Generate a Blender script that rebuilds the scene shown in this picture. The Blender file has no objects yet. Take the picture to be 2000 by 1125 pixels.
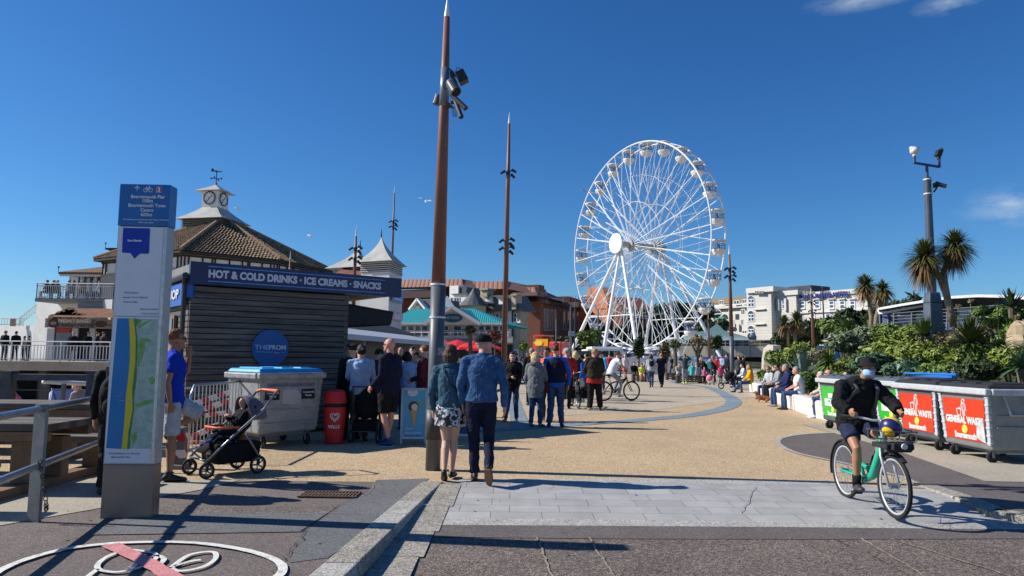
import bpy, bmesh, math, random
from mathutils import Vector, Matrix, noise
random.seed(7)
R = math.radians
sc = bpy.context.scene
col = sc.collection
# ---------------------------------------------------------------- camera, sky, sun, exposure
F = 1400.0                       # focal length in pixels of a 2000 px wide frame
PITCH = math.atan(132.5 / F); ROLL = 0.0105; CAMZ = 1.55
fw = Vector((0, math.cos(PITCH), math.sin(PITCH))); up0 = Vector((0, -math.sin(PITCH), math.cos(PITCH))); rt0 = Vector((1, 0, 0))
rt = rt0 * math.cos(ROLL) + up0 * math.sin(ROLL); up = up0 * math.cos(ROLL) - rt0 * math.sin(ROLL)
cd = bpy.data.cameras.new('camera'); cam = bpy.data.objects.new('camera', cd); col.objects.link(cam)
cd.sensor_width = 36; cd.lens = 36 * F / 2000; cd.clip_start = 0.05; cd.clip_end = 6000
cm = Matrix((rt, up, -fw)).transposed().to_4x4(); cm.translation = (0, 0, CAMZ); cam.matrix_world = cm
sc.camera = cam
SUN_EL = R(36.5); SUNV = Vector((-math.cos(SUN_EL) * math.cos(R(7)), math.cos(SUN_EL) * math.sin(R(7)), math.sin(SUN_EL)))  # towards the sun
sd = bpy.data.lights.new('sun', 'SUN'); so = bpy.data.objects.new('sun', sd); col.objects.link(so)
sd.energy = 4.9; sd.angle = R(.5); sd.color = (1, .955, .88); so.rotation_euler = SUNV.to_track_quat('Z', 'Y').to_euler()
w = bpy.data.worlds.new('World'); sc.world = w; w.use_nodes = True
nt = w.node_tree; nt.nodes.clear()
sky = nt.nodes.new('ShaderNodeTexSky'); sky.sky_type = 'NISHITA'; sky.sun_disc = False
sky.sun_elevation = SUN_EL; sky.sun_rotation = math.atan2(SUNV.x, SUNV.y); sky.air_density = 1.0; sky.dust_density = .1; sky.ozone_density = 4.0
ssp = nt.nodes.new('ShaderNodeSeparateColor'); hs = nt.nodes.new('ShaderNodeCombineColor'); nt.links.new(sky.outputs[0], ssp.inputs[0])
for i, (gm, gn) in enumerate(((1.42, .445), (1.15, .59), (1.0, .78))):      # a camera's deeper blue: a power per channel
    m1_ = nt.nodes.new('ShaderNodeMath'); m1_.operation = 'POWER'; m1_.inputs[1].default_value = gm; m2_ = nt.nodes.new('ShaderNodeMath'); m2_.operation = 'MULTIPLY'; m2_.inputs[1].default_value = gn * .1427 ** (gm - 1)
    nt.links.new(ssp.outputs[i], m1_.inputs[0]); nt.links.new(m1_.outputs[0], m2_.inputs[0]); nt.links.new(m2_.outputs[0], hs.inputs[i])
tcw = nt.nodes.new('ShaderNodeTexCoord')
def wisp(direction, size, stretch):
    mp = nt.nodes.new('ShaderNodeVectorMath'); mp.operation = 'DISTANCE'
    sc_ = nt.nodes.new('ShaderNodeVectorMath'); sc_.operation = 'MULTIPLY'; sc_.inputs[1].default_value = (1, 1, stretch)
    nt.links.new(tcw.outputs['Generated'], sc_.inputs[0]); nt.links.new(sc_.outputs[0], mp.inputs[0])
    d = Vector(direction).normalized(); mp.inputs[1].default_value = (d.x, d.y, d.z * stretch)
    mr = nt.nodes.new('ShaderNodeMapRange'); mr.inputs['From Min'].default_value = size; mr.inputs['From Max'].default_value = 0
    nt.links.new(mp.outputs['Value'], mr.inputs['Value']); return mr.outputs[0]
def pray(px, py):
    return fw * F + rt * (px - 1000) - up * (py - 562.5)
nz = nt.nodes.new('ShaderNodeTexNoise'); nz.inputs['Scale'].default_value = 13; nz.inputs['Detail'].default_value = 6; nz.inputs['Roughness'].default_value = .6
ms = nt.nodes.new('ShaderNodeVectorMath'); ms.operation = 'MULTIPLY'; ms.inputs[1].default_value = (1, 1, 2.6)
nt.links.new(tcw.outputs['Generated'], ms.inputs[0]); nt.links.new(ms.outputs[0], nz.inputs['Vector'])
acc = None
for dr, sz, stt in ((pray(1690, -4), .075, 5), (pray(1870, 4), .05, 4), (pray(1985, 400), .065, 2.2)):
    o = wisp(dr, sz, stt)
    if acc is None: acc = o
    else:
        mx = nt.nodes.new('ShaderNodeMath'); mx.operation = 'MAXIMUM'; nt.links.new(acc, mx.inputs[0]); nt.links.new(o, mx.inputs[1]); acc = mx.outputs[0]
r1 = nt.nodes.new('ShaderNodeMapRange'); r1.inputs['From Min'].default_value = .42; r1.inputs['From Max'].default_value = .8; nt.links.new(nz.outputs[0], r1.inputs['Value'])
mu = nt.nodes.new('ShaderNodeMath'); mu.operation = 'MULTIPLY'; nt.links.new(acc, mu.inputs[0]); nt.links.new(r1.outputs[0], mu.inputs[1])
mix = nt.nodes.new('ShaderNodeMixRGB'); mix.inputs['Color2'].default_value = (4.2, 4.9, 5.6, 1)
nt.links.new(hs.outputs[0], mix.inputs['Color1']); nt.links.new(mu.outputs[0], mix.inputs['Fac'])
bg = nt.nodes.new('ShaderNodeBackground'); bg.inputs['Strength'].default_value = .112
wo = nt.nodes.new('ShaderNodeOutputWorld'); nt.links.new(mix.outputs[0], bg.inputs[0]); nt.links.new(bg.outputs[0], wo.inputs[0])
vs_ = sc.view_settings; vs_.view_transform = 'Standard'; vs_.look = 'None'; vs_.gamma = 1; vs_.exposure = .35; vs_.use_curve_mapping = False
sc.cycles.max_bounces = 5; sc.cycles.diffuse_bounces = 2; sc.cycles.glossy_bounces = 2; sc.cycles.transparent_max_bounces = 6
sc.cycles.use_denoising = True
# ---------------------------------------------------------------- measuring: a photo pixel (2000x1125) -> a place in the world
def zr(y): return -.13 * min(1, max(0, (8.9 - y) / 3.3))        # the road falls away from the plaza
def G(px, py, z=0.0):
    d = pray(px, py); t = (z - CAMZ) / d.z; return Vector((d.x * t, d.y * t, z))
def GR(px, py):
    z = 0
    for _ in range(6): z = zr(G(px, py, z).y)
    return G(px, py, z)
def P(px, py, Y):
    d = pray(px, py); t = Y / d.y; return Vector((d.x * t, Y, CAMZ + d.z * t))
def ZY(py, Y, px=1000): return P(px, py, Y).z
# ---------------------------------------------------------------- materials
MATS = {}
def N(nt, t, **kw):
    n = nt.nodes.new('ShaderNode' + t)
    for k, v in kw.items(): setattr(n, k, v)
    return n
def M(key, c=(.5, .5, .5), rough=.6, metal=0, var=.14, vs=6, bump=.0, bs=50, spec=.4, alpha=1, trans=0, coat=0, grime=0, cvar=None, st=None):
    if key in MATS: return MATS[key]
    m = bpy.data.materials.new(key); m.use_nodes = True; nt = m.node_tree; b = nt.nodes['Principled BSDF']; L = nt.links.new
    tc = N(nt, 'TexCoord')
    nz = N(nt, 'TexNoise'); nz.inputs['Scale'].default_value = vs; nz.inputs['Detail'].default_value = 5; nz.inputs['Roughness'].default_value = .62
    if st: mp = N(nt, 'Mapping'); mp.inputs['Scale'].default_value = st; L(tc.outputs['Object'], mp.inputs[0]); L(mp.outputs[0], nz.inputs['Vector'])
    else: L(tc.outputs['Object'], nz.inputs['Vector'])
    rp = N(nt, 'ValToRGB'); c2 = cvar or c
    rp.color_ramp.elements[0].position = .3; rp.color_ramp.elements[1].position = .7
    rp.color_ramp.elements[0].color = (*[max(0, x * (1 - var)) for x in c], 1); rp.color_ramp.elements[1].color = (*[min(1, x * (1 + var)) for x in c2], 1)
    L(nz.outputs[0], rp.inputs[0]); out = rp.outputs[0]
    if grime:
        n2 = N(nt, 'TexNoise'); n2.inputs['Scale'].default_value = vs * .35 + .6; n2.inputs['Detail'].default_value = 8; n2.inputs['Roughness'].default_value = .7
        L(tc.outputs['Object'], n2.inputs['Vector']); r2 = N(nt, 'MapRange'); r2.inputs['From Min'].default_value = .52; r2.inputs['From Max'].default_value = .72; r2.inputs['To Max'].default_value = grime
        L(n2.outputs[0], r2.inputs['Value']); mx = N(nt, 'MixRGB'); mx.inputs['Color2'].default_value = (.09, .075, .055, 1)
        L(r2.outputs[0], mx.inputs[0]); L(out, mx.inputs[1]); out = mx.outputs[0]
    L(out, b.inputs['Base Color'])
    b.inputs['Roughness'].default_value = rough; b.inputs['Metallic'].default_value = metal; b.inputs['Specular IOR Level'].default_value = spec
    if coat: b.inputs['Coat Weight'].default_value = coat
    if trans: b.inputs['Transmission Weight'].default_value = trans
    if alpha < 1: b.inputs['Alpha'].default_value = alpha
    if bump:
        n3 = N(nt, 'TexNoise'); n3.inputs['Scale'].default_value = bs; n3.inputs['Detail'].default_value = 4
        L(tc.outputs['Object'], n3.inputs['Vector']); bp = N(nt, 'Bump'); bp.inputs['Strength'].default_value = bump; bp.inputs['Distance'].default_value = .02
        L(n3.outputs[0], bp.inputs['Height']); L(bp.outputs[0], b.inputs['Normal'])
    m['out'] = 1
    MATS[key] = m; return m
def speckle(key, base, dark, light, scale=180, rough=.9, patch=.18, pscale=.7, bump=.35, stain=.0):
    """aggregate: small voronoi stones in three tones, over slow patches of wear"""
    if key in MATS: return MATS[key]
    m = bpy.data.materials.new(key); m.use_nodes = True; nt = m.node_tree; b = nt.nodes['Principled BSDF']; L = nt.links.new
    tc = N(nt, 'TexCoord'); v = N(nt, 'TexVoronoi'); v.inputs['Scale'].default_value = scale; L(tc.outputs['Object'], v.inputs['Vector'])
    sp = N(nt, 'SeparateColor'); L(v.outputs['Color'], sp.inputs[0])
    rp = N(nt, 'ValToRGB'); rp.color_ramp.interpolation = 'LINEAR'; e = rp.color_ramp.elements
    e[0].position = 0; e[0].color = (*dark, 1); e[1].position = 1; e[1].color = (*light, 1)
    for p_, c_ in ((.25, dark), (.4, base), (.7, base)): q = e.new(p_); q.color = (*c_, 1)
    L(sp.outputs[0], rp.inputs[0])
    n1 = N(nt, 'TexNoise'); n1.inputs['Scale'].default_value = pscale; n1.inputs['Detail'].default_value = 9; n1.inputs['Roughness'].default_value = .68; L(tc.outputs['Object'], n1.inputs['Vector'])
    mr = N(nt, 'MapRange'); mr.inputs['From Min'].default_value = .3; mr.inputs['From Max'].default_value = .7; mr.inputs['To Min'].default_value = 1 - patch; mr.inputs['To Max'].default_value = 1 + patch * .6
    L(n1.outputs[0], mr.inputs['Value']); hv = N(nt, 'HueSaturation'); L(mr.outputs[0], hv.inputs['Value']); L(rp.outputs[0], hv.inputs['Color']); out = hv.outputs[0]
    if stain:
        n2 = N(nt, 'TexNoise'); n2.inputs['Scale'].default_value = 3.1; n2.inputs['Detail'].default_value = 6; n2.inputs['Roughness'].default_value = .75; L(tc.outputs['Object'], n2.inputs['Vector'])
        r2 = N(nt, 'MapRange'); r2.inputs['From Min'].default_value = .6; r2.inputs['From Max'].default_value = .7; r2.inputs['To Max'].default_value = stain
        L(n2.outputs[0], r2.inputs['Value']); mx = N(nt, 'MixRGB'); mx.blend_type = 'MULTIPLY'; mx.inputs['Color2'].default_value = (.45, .42, .4, 1); L(r2.outputs[0], mx.inputs[0]); L(out, mx.inputs[1]); out = mx.outputs[0]
    L(out, b.inputs['Base Color']); b.inputs['Roughness'].default_value = rough; b.inputs['Specular IOR Level'].default_value = .25
    bp = N(nt, 'Bump'); bp.inputs['Strength'].default_value = bump; bp.inputs['Distance'].default_value = .006; L(v.outputs['Distance'], bp.inputs['Height']); L(bp.outputs[0], b.inputs['Normal'])
    MATS[key] = m; return m
def brickmat(key, c1, c2, mortar, bw, bh, ms=.006, rot=0, rough=.8, off=.5, var=.2, gscale=3, axis='XY'):
    if key in MATS: return MATS[key]
    m = bpy.data.materials.new(key); m.use_nodes = True; nt = m.node_tree; b = nt.nodes['Principled BSDF']; L = nt.links.new
    tc = N(nt, 'TexCoord'); mp = N(nt, 'Mapping'); mp.inputs['Rotation'].default_value = (R(90) if axis == 'XZ' else 0, 0, rot); L(tc.outputs['Object'], mp.inputs[0])
    br = N(nt, 'TexBrick'); br.offset = off; br.inputs['Scale'].default_value = 1; br.inputs['Brick Width'].default_value = bw; br.inputs['Row Height'].default_value = bh
    br.inputs['Mortar Size'].default_value = ms; br.inputs['Mortar Smooth'].default_value = .2; br.inputs['Color1'].default_value = (*c1, 1); br.inputs['Color2'].default_value = (*c2, 1); br.inputs['Mortar'].default_value = (*mortar, 1)
    L(mp.outputs[0], br.inputs['Vector']); n1 = N(nt, 'TexNoise'); n1.inputs['Scale'].default_value = gscale; n1.inputs['Detail'].default_value = 9; n1.inputs['Roughness'].default_value = .7; L(tc.outputs['Object'], n1.inputs['Vector'])
    mr = N(nt, 'MapRange'); mr.inputs['From Min'].default_value = .3; mr.inputs['From Max'].default_value = .7; mr.inputs['To Min'].default_value = 1 - var; mr.inputs['To Max'].default_value = 1 + var * .5
    L(n1.outputs[0], mr.inputs['Value']); hv = N(nt, 'HueSaturation'); L(mr.outputs[0], hv.inputs['Value']); L(br.outputs[0], hv.inputs['Color']); L(hv.outputs[0], b.inputs['Base Color'])
    b.inputs['Roughness'].default_value = rough; bp = N(nt, 'Bump'); bp.inputs['Strength'].default_value = .5; bp.inputs['Distance'].default_value = .01; bp.invert = True
    L(br.outputs['Fac'], bp.inputs['Height']); L(bp.outputs[0], b.inputs['Normal']); MATS[key] = m; return m
def wavemat(key, c1, c2, scale, direction='X', rough=.6, dist=0, metal=0, bump=.6, sharp=(.35, .6), coords='Object', var=.15):
    """ribs, tile rows or board lines: a wave along one axis"""
    if key in MATS: return MATS[key]
    m = bpy.data.materials.new(key); m.use_nodes = True; nt = m.node_tree; b = nt.nodes['Principled BSDF']; L = nt.links.new
    tc = N(nt, 'TexCoord'); wv = N(nt, 'TexWave'); wv.bands_direction = direction; wv.inputs['Scale'].default_value = scale; wv.inputs['Distortion'].default_value = dist; wv.inputs['Detail Scale'].default_value = 1.5
    L(tc.outputs[coords], wv.inputs['Vector']); rp = N(nt, 'ValToRGB'); rp.color_ramp.elements[0].position = sharp[0]; rp.color_ramp.elements[1].position = sharp[1]
    rp.color_ramp.elements[0].color = (*c2, 1); rp.color_ramp.elements[1].color = (*c1, 1); L(wv.outputs['Fac'], rp.inputs[0])
    n1 = N(nt, 'TexNoise'); n1.inputs['Scale'].default_value = 2.5; n1.inputs['Detail'].default_value = 8; n1.inputs['Roughness'].default_value = .7; L(tc.outputs['Object'], n1.inputs['Vector'])
    mr = N(nt, 'MapRange'); mr.inputs['From Min'].default_value = .3; mr.inputs['From Max'].default_value = .7; mr.inputs['To Min'].default_value = 1 - var; mr.inputs['To Max'].default_value = 1 + var
    L(n1.outputs[0], mr.inputs['Value']); hv = N(nt, 'HueSaturation'); L(mr.outputs[0], hv.inputs['Value']); L(rp.outputs[0], hv.inputs['Color']); L(hv.outputs[0], b.inputs['Base Color'])
    b.inputs['Roughness'].default_value = rough; b.inputs['Metallic'].default_value = metal
    bp = N(nt, 'Bump'); bp.inputs['Strength'].default_value = bump; bp.inputs['Distance'].default_value = .03; L(wv.outputs['Fac'], bp.inputs['Height']); L(bp.outputs[0], b.inputs['Normal'])
    MATS[key] = m; return m
def cloth(key, c, rough=.85, var=.16, c2=None):
    return M('cloth_' + key, c, rough=rough, var=var, vs=14, bump=.45, bs=38, spec=.15, cvar=c2)
def leafmat(key, c, c2):
    """leaves: each face of the crown its own tone, through a cell noise of object space"""
    if key in MATS: return MATS[key]
    m = bpy.data.materials.new(key); m.use_nodes = True; nt = m.node_tree; b = nt.nodes['Principled BSDF']; L = nt.links.new
    tc = N(nt, 'TexCoord'); n1 = N(nt, 'TexNoise'); n1.inputs['Scale'].default_value = 2.2; n1.inputs['Detail'].default_value = 10; n1.inputs['Roughness'].default_value = .85; L(tc.outputs['Object'], n1.inputs['Vector'])
    rp = N(nt, 'ValToRGB'); rp.color_ramp.elements[0].position = .36; rp.color_ramp.elements[1].position = .66; rp.color_ramp.elements[0].color = (*c, 1); rp.color_ramp.elements[1].color = (*c2, 1)
    L(n1.outputs[0], rp.inputs[0]); L(rp.outputs[0], b.inputs['Base Color']); b.inputs['Roughness'].default_value = .5; b.inputs['Specular IOR Level'].default_value = .35
    b.inputs['Subsurface Weight'].default_value = 0; MATS[key] = m; return m
def glassmat(key, c=(.03, .05, .08), rough=.08):
    return M(key, c, rough=rough, var=.35, vs=1.2, spec=.9)
SKIN = M('skin', (.62, .36, .25), rough=.55, var=.08, vs=9, bump=.06, bs=90, spec=.35)
SKIN_TAN = M('skin_tan', (.36, .18, .1), rough=.5, var=.1, vs=9, bump=.06, bs=90, spec=.4)
SKIN_RED = M('skin_ruddy', (.6, .29, .21), rough=.55, var=.12, vs=9, bump=.06, bs=90, spec=.35)
# ---------------------------------------------------------------- objects
def tag(o, label=None, cat=None, group=None, kind=None):
    if label: o['label'] = label
    if cat: o['category'] = cat
    if group: o['group'] = group
    if kind: o['kind'] = kind
    return o
def thing(name, label, cat, loc=(0, 0, 0), rz=0, group=None):
    o = bpy.data.objects.new(name, None); col.objects.link(o); o.location = loc; o.rotation_euler = (0, 0, rz); o.empty_display_size = .1
    return tag(o, label, cat, group)
def rootM(o):
    while o.parent: o = o.parent
    return Matrix.Translation(o.location) @ o.rotation_euler.to_matrix().to_4x4()
def dup(root, loc, rz, label=None, name=None):
    r = root.copy(); col.objects.link(r); r.location = loc; r.rotation_euler = (0, 0, rz)
    if label: r['label'] = label
    def rec(src, dst):
        for ch in list(src.children):
            c = ch.copy(); col.objects.link(c); c.parent = dst; rec(ch, c)
    rec(root, r); return r
class MB:
    def __init__(s): s.v = []; s.f = []; s.m = []; s.mi = 0
    def add(s, vs, fs):
        o = len(s.v); s.v += [Vector(v) for v in vs]; s.f += [tuple(i + o for i in f) for f in fs]; s.m += [s.mi] * len(fs); return s
    def box(s, c, d, rz=0, rot=None, top=1, topy=None):
        """box by its centre and size; top scales the upper face"""
        x, y, z = [a / 2 for a in d]; ty = top if topy is None else topy
        vs = [Vector(p) for p in ((-x, -y, -z), (x, -y, -z), (x, y, -z), (-x, y, -z), (-x * top, -y * ty, z), (x * top, -y * ty, z), (x * top, y * ty, z), (-x * top, y * ty, z))]
        q = rot if rot is not None else Matrix.Rotation(rz, 3, 'Z'); c = Vector(c)
        return s.add([q @ v + c for v in vs], [(0, 3, 2, 1), (4, 5, 6, 7), (0, 1, 5, 4), (1, 2, 6, 5), (2, 3, 7, 6), (3, 0, 4, 7)])
    def bar(s, a, b, wd, ht, upv=(0, 0, 1)):
        a = Vector(a); b = Vector(b); y = (b - a); l = y.length; y.normalize(); x = y.cross(Vector(upv))
        if x.length < 1e-4: x = y.cross(Vector((1, 0, 0)))
        x.normalize(); z = x.cross(y); q = Matrix((x, y, z)).transposed(); return s.box((a + b) / 2, (wd, l, ht), rot=q)
    def tube(s, pts, rs, seg=8, side=None, cap=True):
        pts = [Vector(p) for p in pts]; n = len(pts)
        if not isinstance(rs, list): rs = [rs] * n
        o = len(s.v); ref = Vector(side) if side else None
        for i, p in enumerate(pts):
            t = (pts[min(i + 1, n - 1)] - pts[max(i - 1, 0)])
            if t.length < 1e-7: t = Vector((0, 0, 1))
            t.normalize()
            if ref is None: ref = Vector((1, 0, 0)) if abs(t.x) < .8 else Vector((0, 1, 0))
            x = ref - t * ref.dot(t); x.normalize(); y = t.cross(x)
            if side is None: ref = x
            r = rs[i]; rx, ry = r if isinstance(r, (tuple, list)) else (r, r)
            for k in range(seg):
                a = 2 * math.pi * k / seg; s.v.append(p + x * math.cos(a) * rx + y * math.sin(a) * ry)
        for i in range(n - 1):
            for k in range(seg):
                k2 = (k + 1) % seg; s.f.append((o + i * seg + k, o + i * seg + k2, o + (i + 1) * seg + k2, o + (i + 1) * seg + k)); s.m.append(s.mi)
        if cap:
            s.f.append(tuple(o + k for k in reversed(range(seg)))); s.f.append(tuple(o + (n - 1) * seg + k for k in range(seg))); s.m += [s.mi] * 2
        return s
    def ball(s, c, r, seg=12, rings=8, rot=None, fn=None):
        c = Vector(c); r = (r, r, r) if isinstance(r, (int, float)) else r; vs = []
        for i in range(rings + 1):
            th = math.pi * i / rings
            for k in range(seg):
                a = 2 * math.pi * k / seg; v = Vector((math.sin(th) * math.cos(a) * r[0], math.sin(th) * math.sin(a) * r[1], math.cos(th) * r[2]))
                if i in (0, rings): v = Vector((0, 0, math.cos(th) * r[2]))
                if fn: v = fn(v)
                if rot is not None: v = rot @ v
                vs.append(v + c)
        o = len(s.v); s.v += vs
        for i in range(rings):
            for k in range(seg):
                k2 = (k + 1) % seg; q = (o + i * seg + k, o + (i + 1) * seg + k, o + (i + 1) * seg + k2, o + i * seg + k2)
                if i == 0: q = (o + k, o + seg + k, o + seg + k2)
                elif i == rings - 1: q = (o + i * seg + k, o + (i + 1) * seg + k, o + i * seg + k2)
                s.f.append(q); s.m.append(s.mi)
        return s
    def ring(s, c, n, Rr, r, seg=24, rs=6, a0=0, a1=2 * math.pi, flat=1):
        """torus round axis n"""
        c = Vector(c); n = Vector(n).normalized(); x = n.orthogonal().normalized() if abs(n.z) > .9 else Vector((0, 0, 1)).cross(n).normalized(); y = n.cross(x)
        full = abs(a1 - a0 - 2 * math.pi) < 1e-6; cnt = seg if full else seg + 1; o = len(s.v)
        for i in range(cnt):
            a = a0 + (a1 - a0) * i / seg; d = x * math.cos(a) + y * math.sin(a)
            for k in range(rs):
                b = 2 * math.pi * k / rs; s.v.append(c + d * (Rr + r * math.cos(b)) + n * r * flat * math.sin(b))
        for i in range(seg):
            j = (i + 1) % cnt
            for k in range(rs):
                k2 = (k + 1) % rs; s.f.append((o + i * rs + k, o + j * rs + k, o + j * rs + k2, o + i * rs + k2)); s.m.append(s.mi)
        return s
    def disc(s, c, n, r, th=.01, seg=32, ry=None, upv=(0, 0, 1)):
        """a coin with axis n"""
        c = Vector(c); n = Vector(n).normalized(); y = Vector(upv); y = (y - n * y.dot(n)).normalized(); x = y.cross(n); ry = ry or r; o = len(s.v)
        for sg in (-1, 1):
            for k in range(seg):
                a = 2 * math.pi * k / seg; s.v.append(c + x * r * math.cos(a) + y * ry * math.sin(a) + n * th / 2 * sg)
        s.f.append(tuple(o + k for k in reversed(range(seg)))); s.f.append(tuple(o + seg + k for k in range(seg)))
        s.f += [(o + k, o + (k + 1) % seg, o + seg + (k + 1) % seg, o + seg + k) for k in range(seg)]; s.m += [s.mi] * (seg + 2); return s
    def prism(s, pts, ext):
        """polygon pts (3d, planar) pushed along vector ext"""
        n = len(pts); pts = [Vector(p) for p in pts]; ext = Vector(ext); o = len(s.v); s.v += pts + [p + ext for p in pts]
        s.f.append(tuple(o + k for k in reversed(range(n)))); s.f.append(tuple(o + n + k for k in range(n)))
        s.f += [(o + k, o + (k + 1) % n, o + n + (k + 1) % n, o + n + k) for k in range(n)]; s.m += [s.mi] * (n + 2); return s
    def build(s, name, mat, parent=None, W=False, smooth=False, rm=None, disp=0, bevel=0, angle=None, dsize=.09):
        me = bpy.data.meshes.new(name); vs = s.v
        if W and parent is not None:
            inv = rootM(parent).inverted(); vs = [inv @ v for v in vs]
        me.from_pydata([tuple(v) for v in vs], [], s.f)
        for m in (mat if isinstance(mat, (list, tuple)) else [mat]): me.materials.append(m)
        if isinstance(mat, (list, tuple)): me.polygons.foreach_set('material_index', s.m)
        b = bmesh.new(); b.from_mesh(me)
        if len(b.faces) < 60000 and not getattr(s, 'nonorm', 0): bmesh.ops.recalc_face_normals(b, faces=b.faces)
        b.to_mesh(me); b.free()
        if smooth: me.polygons.foreach_set('use_smooth', [True] * len(me.polygons))
        o = bpy.data.objects.new(name, me); col.objects.link(o)
        if parent is not None: o.parent = parent
        if rm:
            q = o.modifiers.new('remesh', 'REMESH'); q.mode = 'VOXEL'; q.voxel_size = rm; q.use_smooth_shade = True
            q = o.modifiers.new('smooth', 'SMOOTH'); q.factor = .5; q.iterations = 5
            if disp:
                q = o.modifiers.new('folds', 'DISPLACE'); q.texture = foldtex(dsize); q.strength = disp; q.mid_level = .5; q.texture_coords = 'LOCAL'
        if bevel:
            q = o.modifiers.new('bevel', 'BEVEL'); q.width = bevel; q.segments = 2; q.limit_method = 'ANGLE'; q.angle_limit = R(40)
        return o
def foldtex(size):
    k = 'folds%.3f' % size; t = bpy.data.textures.get(k)
    if not t: t = bpy.data.textures.new(k, 'CLOUDS'); t.noise_scale = size; t.noise_depth = 2
    return t
TEXTS = []
def text(s, size, mat, parent, org, xdir, ydir, ext=.004, align='CENTER', bold=0, name='lettering', W=True, width=None, space=1):
    """raised lettering: org = centre of the line, xdir reads along, ydir is up"""
    cu = bpy.data.curves.new('lettering', 'FONT'); cu.body = s; cu.size = size; cu.extrude = ext; cu.offset = bold; cu.align_x = align; cu.align_y = 'CENTER'; cu.resolution_u = 3; cu.space_character = space
    ob = bpy.data.objects.new('tmp_text', cu); col.objects.link(ob); bpy.context.view_layer.update()
    me = bpy.data.meshes.new_from_object(ob.evaluated_get(bpy.context.evaluated_depsgraph_get())); bpy.data.objects.remove(ob)
    x = Vector(xdir).normalized(); y = Vector(ydir); y = (y - x * y.dot(x)).normalized(); z = x.cross(y); sx = 1
    if width:
        xs = [v.co.x for v in me.vertices]; sx = width / (max(xs) - min(xs))
    m = Matrix((x, y, z)).transposed().to_4x4() @ Matrix.Diagonal((sx, 1, 1, 1)); m.translation = Vector(org)
    if W and parent is not None: m = rootM(parent).inverted() @ m
    me.transform(m); me.materials.clear(); me.materials.append(mat); me.name = name
    o = bpy.data.objects.new(name, me); col.objects.link(o); o.parent = parent; return o
def copy_tree_label(o, label): o['label'] = label
# ================================================================ THE SETTING
def patch(top, bot, name, mat, off, n=24, m=6, zf=zr, pts=False):
    """a sheet of ground between two lines (photo pixels or places), laid on the ground height zf"""
    def lin(L_, t):
        L_ = [Vector(q) for q in L_]; k = t * (len(L_) - 1); i = min(int(k), len(L_) - 2); return L_[i].lerp(L_[i + 1], k - i)
    if not pts: top = [GR(*q) for q in top]; bot = [GR(*q) for q in bot]
    mb = MB(); vs = []
    for j in range(m + 1):
        for i in range(n + 1):
            p = lin(top, i / n).lerp(lin(bot, i / n), j / m); vs.append((p.x, p.y, (zf(p.y) if zf else 0) + off))
    mb.add(vs, [(j * (n + 1) + i, j * (n + 1) + i + 1, (j + 1) * (n + 1) + i + 1, (j + 1) * (n + 1) + i) for j in range(m) for i in range(n)])
    o = mb.build(name, mat); return tag(o, kind='structure')
def flat(px, name, mat, z, pts=False):
    mb = MB(); q = [Vector((p[0], p[1], z)) for p in px] if pts else [G(*p) + Vector((0, 0, z)) for p in px]
    mb.add(q, [tuple(range(len(q)))]); return tag(mb.build(name, mat), kind='structure')
def ribbon(pts, wd, z, name, mat):
    pts = [Vector((p[0], p[1], 0)) for p in pts]; n = len(pts); mb = MB(); vs = []
    for i, p in enumerate(pts):
        t = (pts[min(i + 1, n - 1)] - pts[max(i - 1, 0)]).normalized(); s = Vector((-t.y, t.x, 0)); ww = wd[i] if isinstance(wd, (list, tuple)) else wd
        vs += [p + s * ww / 2 + Vector((0, 0, z)), p - s * ww / 2 + Vector((0, 0, z))]
    mb.add(vs, [(2 * i, 2 * i + 1, 2 * i + 3, 2 * i + 2) for i in range(n - 1)]); return mb.build(name, mat)
def smoothline(p, n=8):
    p = [Vector(q) for q in p]; out = []
    for i in range(len(p) - 1):
        a = p[max(i - 1, 0)]; b = p[i]; c = p[i + 1]; d = p[min(i + 2, len(p) - 1)]
        for k in range(n):
            t = k / n; out.append(.5 * (2 * b + (c - a) * t + (2 * a - 5 * b + 4 * c - d) * t * t + (3 * b - a - 3 * c + d) * t ** 3))
    return out + [p[-1]]
TAN = speckle('resin_gravel', (.53, .375, .21), (.27, .19, .11), (.74, .6, .42), scale=95, patch=.14, pscale=.5, stain=.25)
TAN2 = speckle('resin_gravel_pale', (.47, .39, .28), (.3, .24, .17), (.66, .58, .46), scale=90, patch=.16, pscale=.5, stain=.2)
BLUE = speckle('resin_blue', (.2, .26, .3), (.13, .17, .2), (.36, .42, .46), scale=95, patch=.15)
MAROON = speckle('asphalt_worn', (.17, .142, .127), (.115, .092, .086), (.27, .22, .19), scale=105, patch=.2, pscale=.8, stain=.3, bump=.5)
COARSE = speckle('asphalt_coarse', (.165, .13, .115), (.09, .072, .066), (.33, .27, .21), scale=72, patch=.25, pscale=1.1, stain=.35, bump=.9)
SMOOTHA = speckle('asphalt_smooth', (.14, .12, .112), (.095, .08, .076), (.21, .18, .165), scale=110, patch=.16, pscale=1.2)
GREYA = speckle('asphalt_grey', (.15, .15, .15), (.1, .1, .1), (.22, .22, .22), scale=110, patch=.18, pscale=1.3, stain=.25)
GRANITE = speckle('granite', (.34, .31, .26), (.17, .155, .135), (.5, .46, .4), scale=80, patch=.22, pscale=2.5, stain=.4)
GRANITE_L = speckle('granite_pale', (.42, .4, .36), (.26, .245, .22), (.56, .54, .5), scale=80, patch=.2, pscale=2.5, stain=.2)
SAND = speckle('sand', (.5, .4, .26), (.36, .28, .18), (.6, .5, .35), scale=40, patch=.1)
CONCP = speckle('concrete_pale', (.42, .37, .29), (.3, .27, .21), (.5, .45, .36), scale=120, patch=.15, stain=.5)
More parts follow.
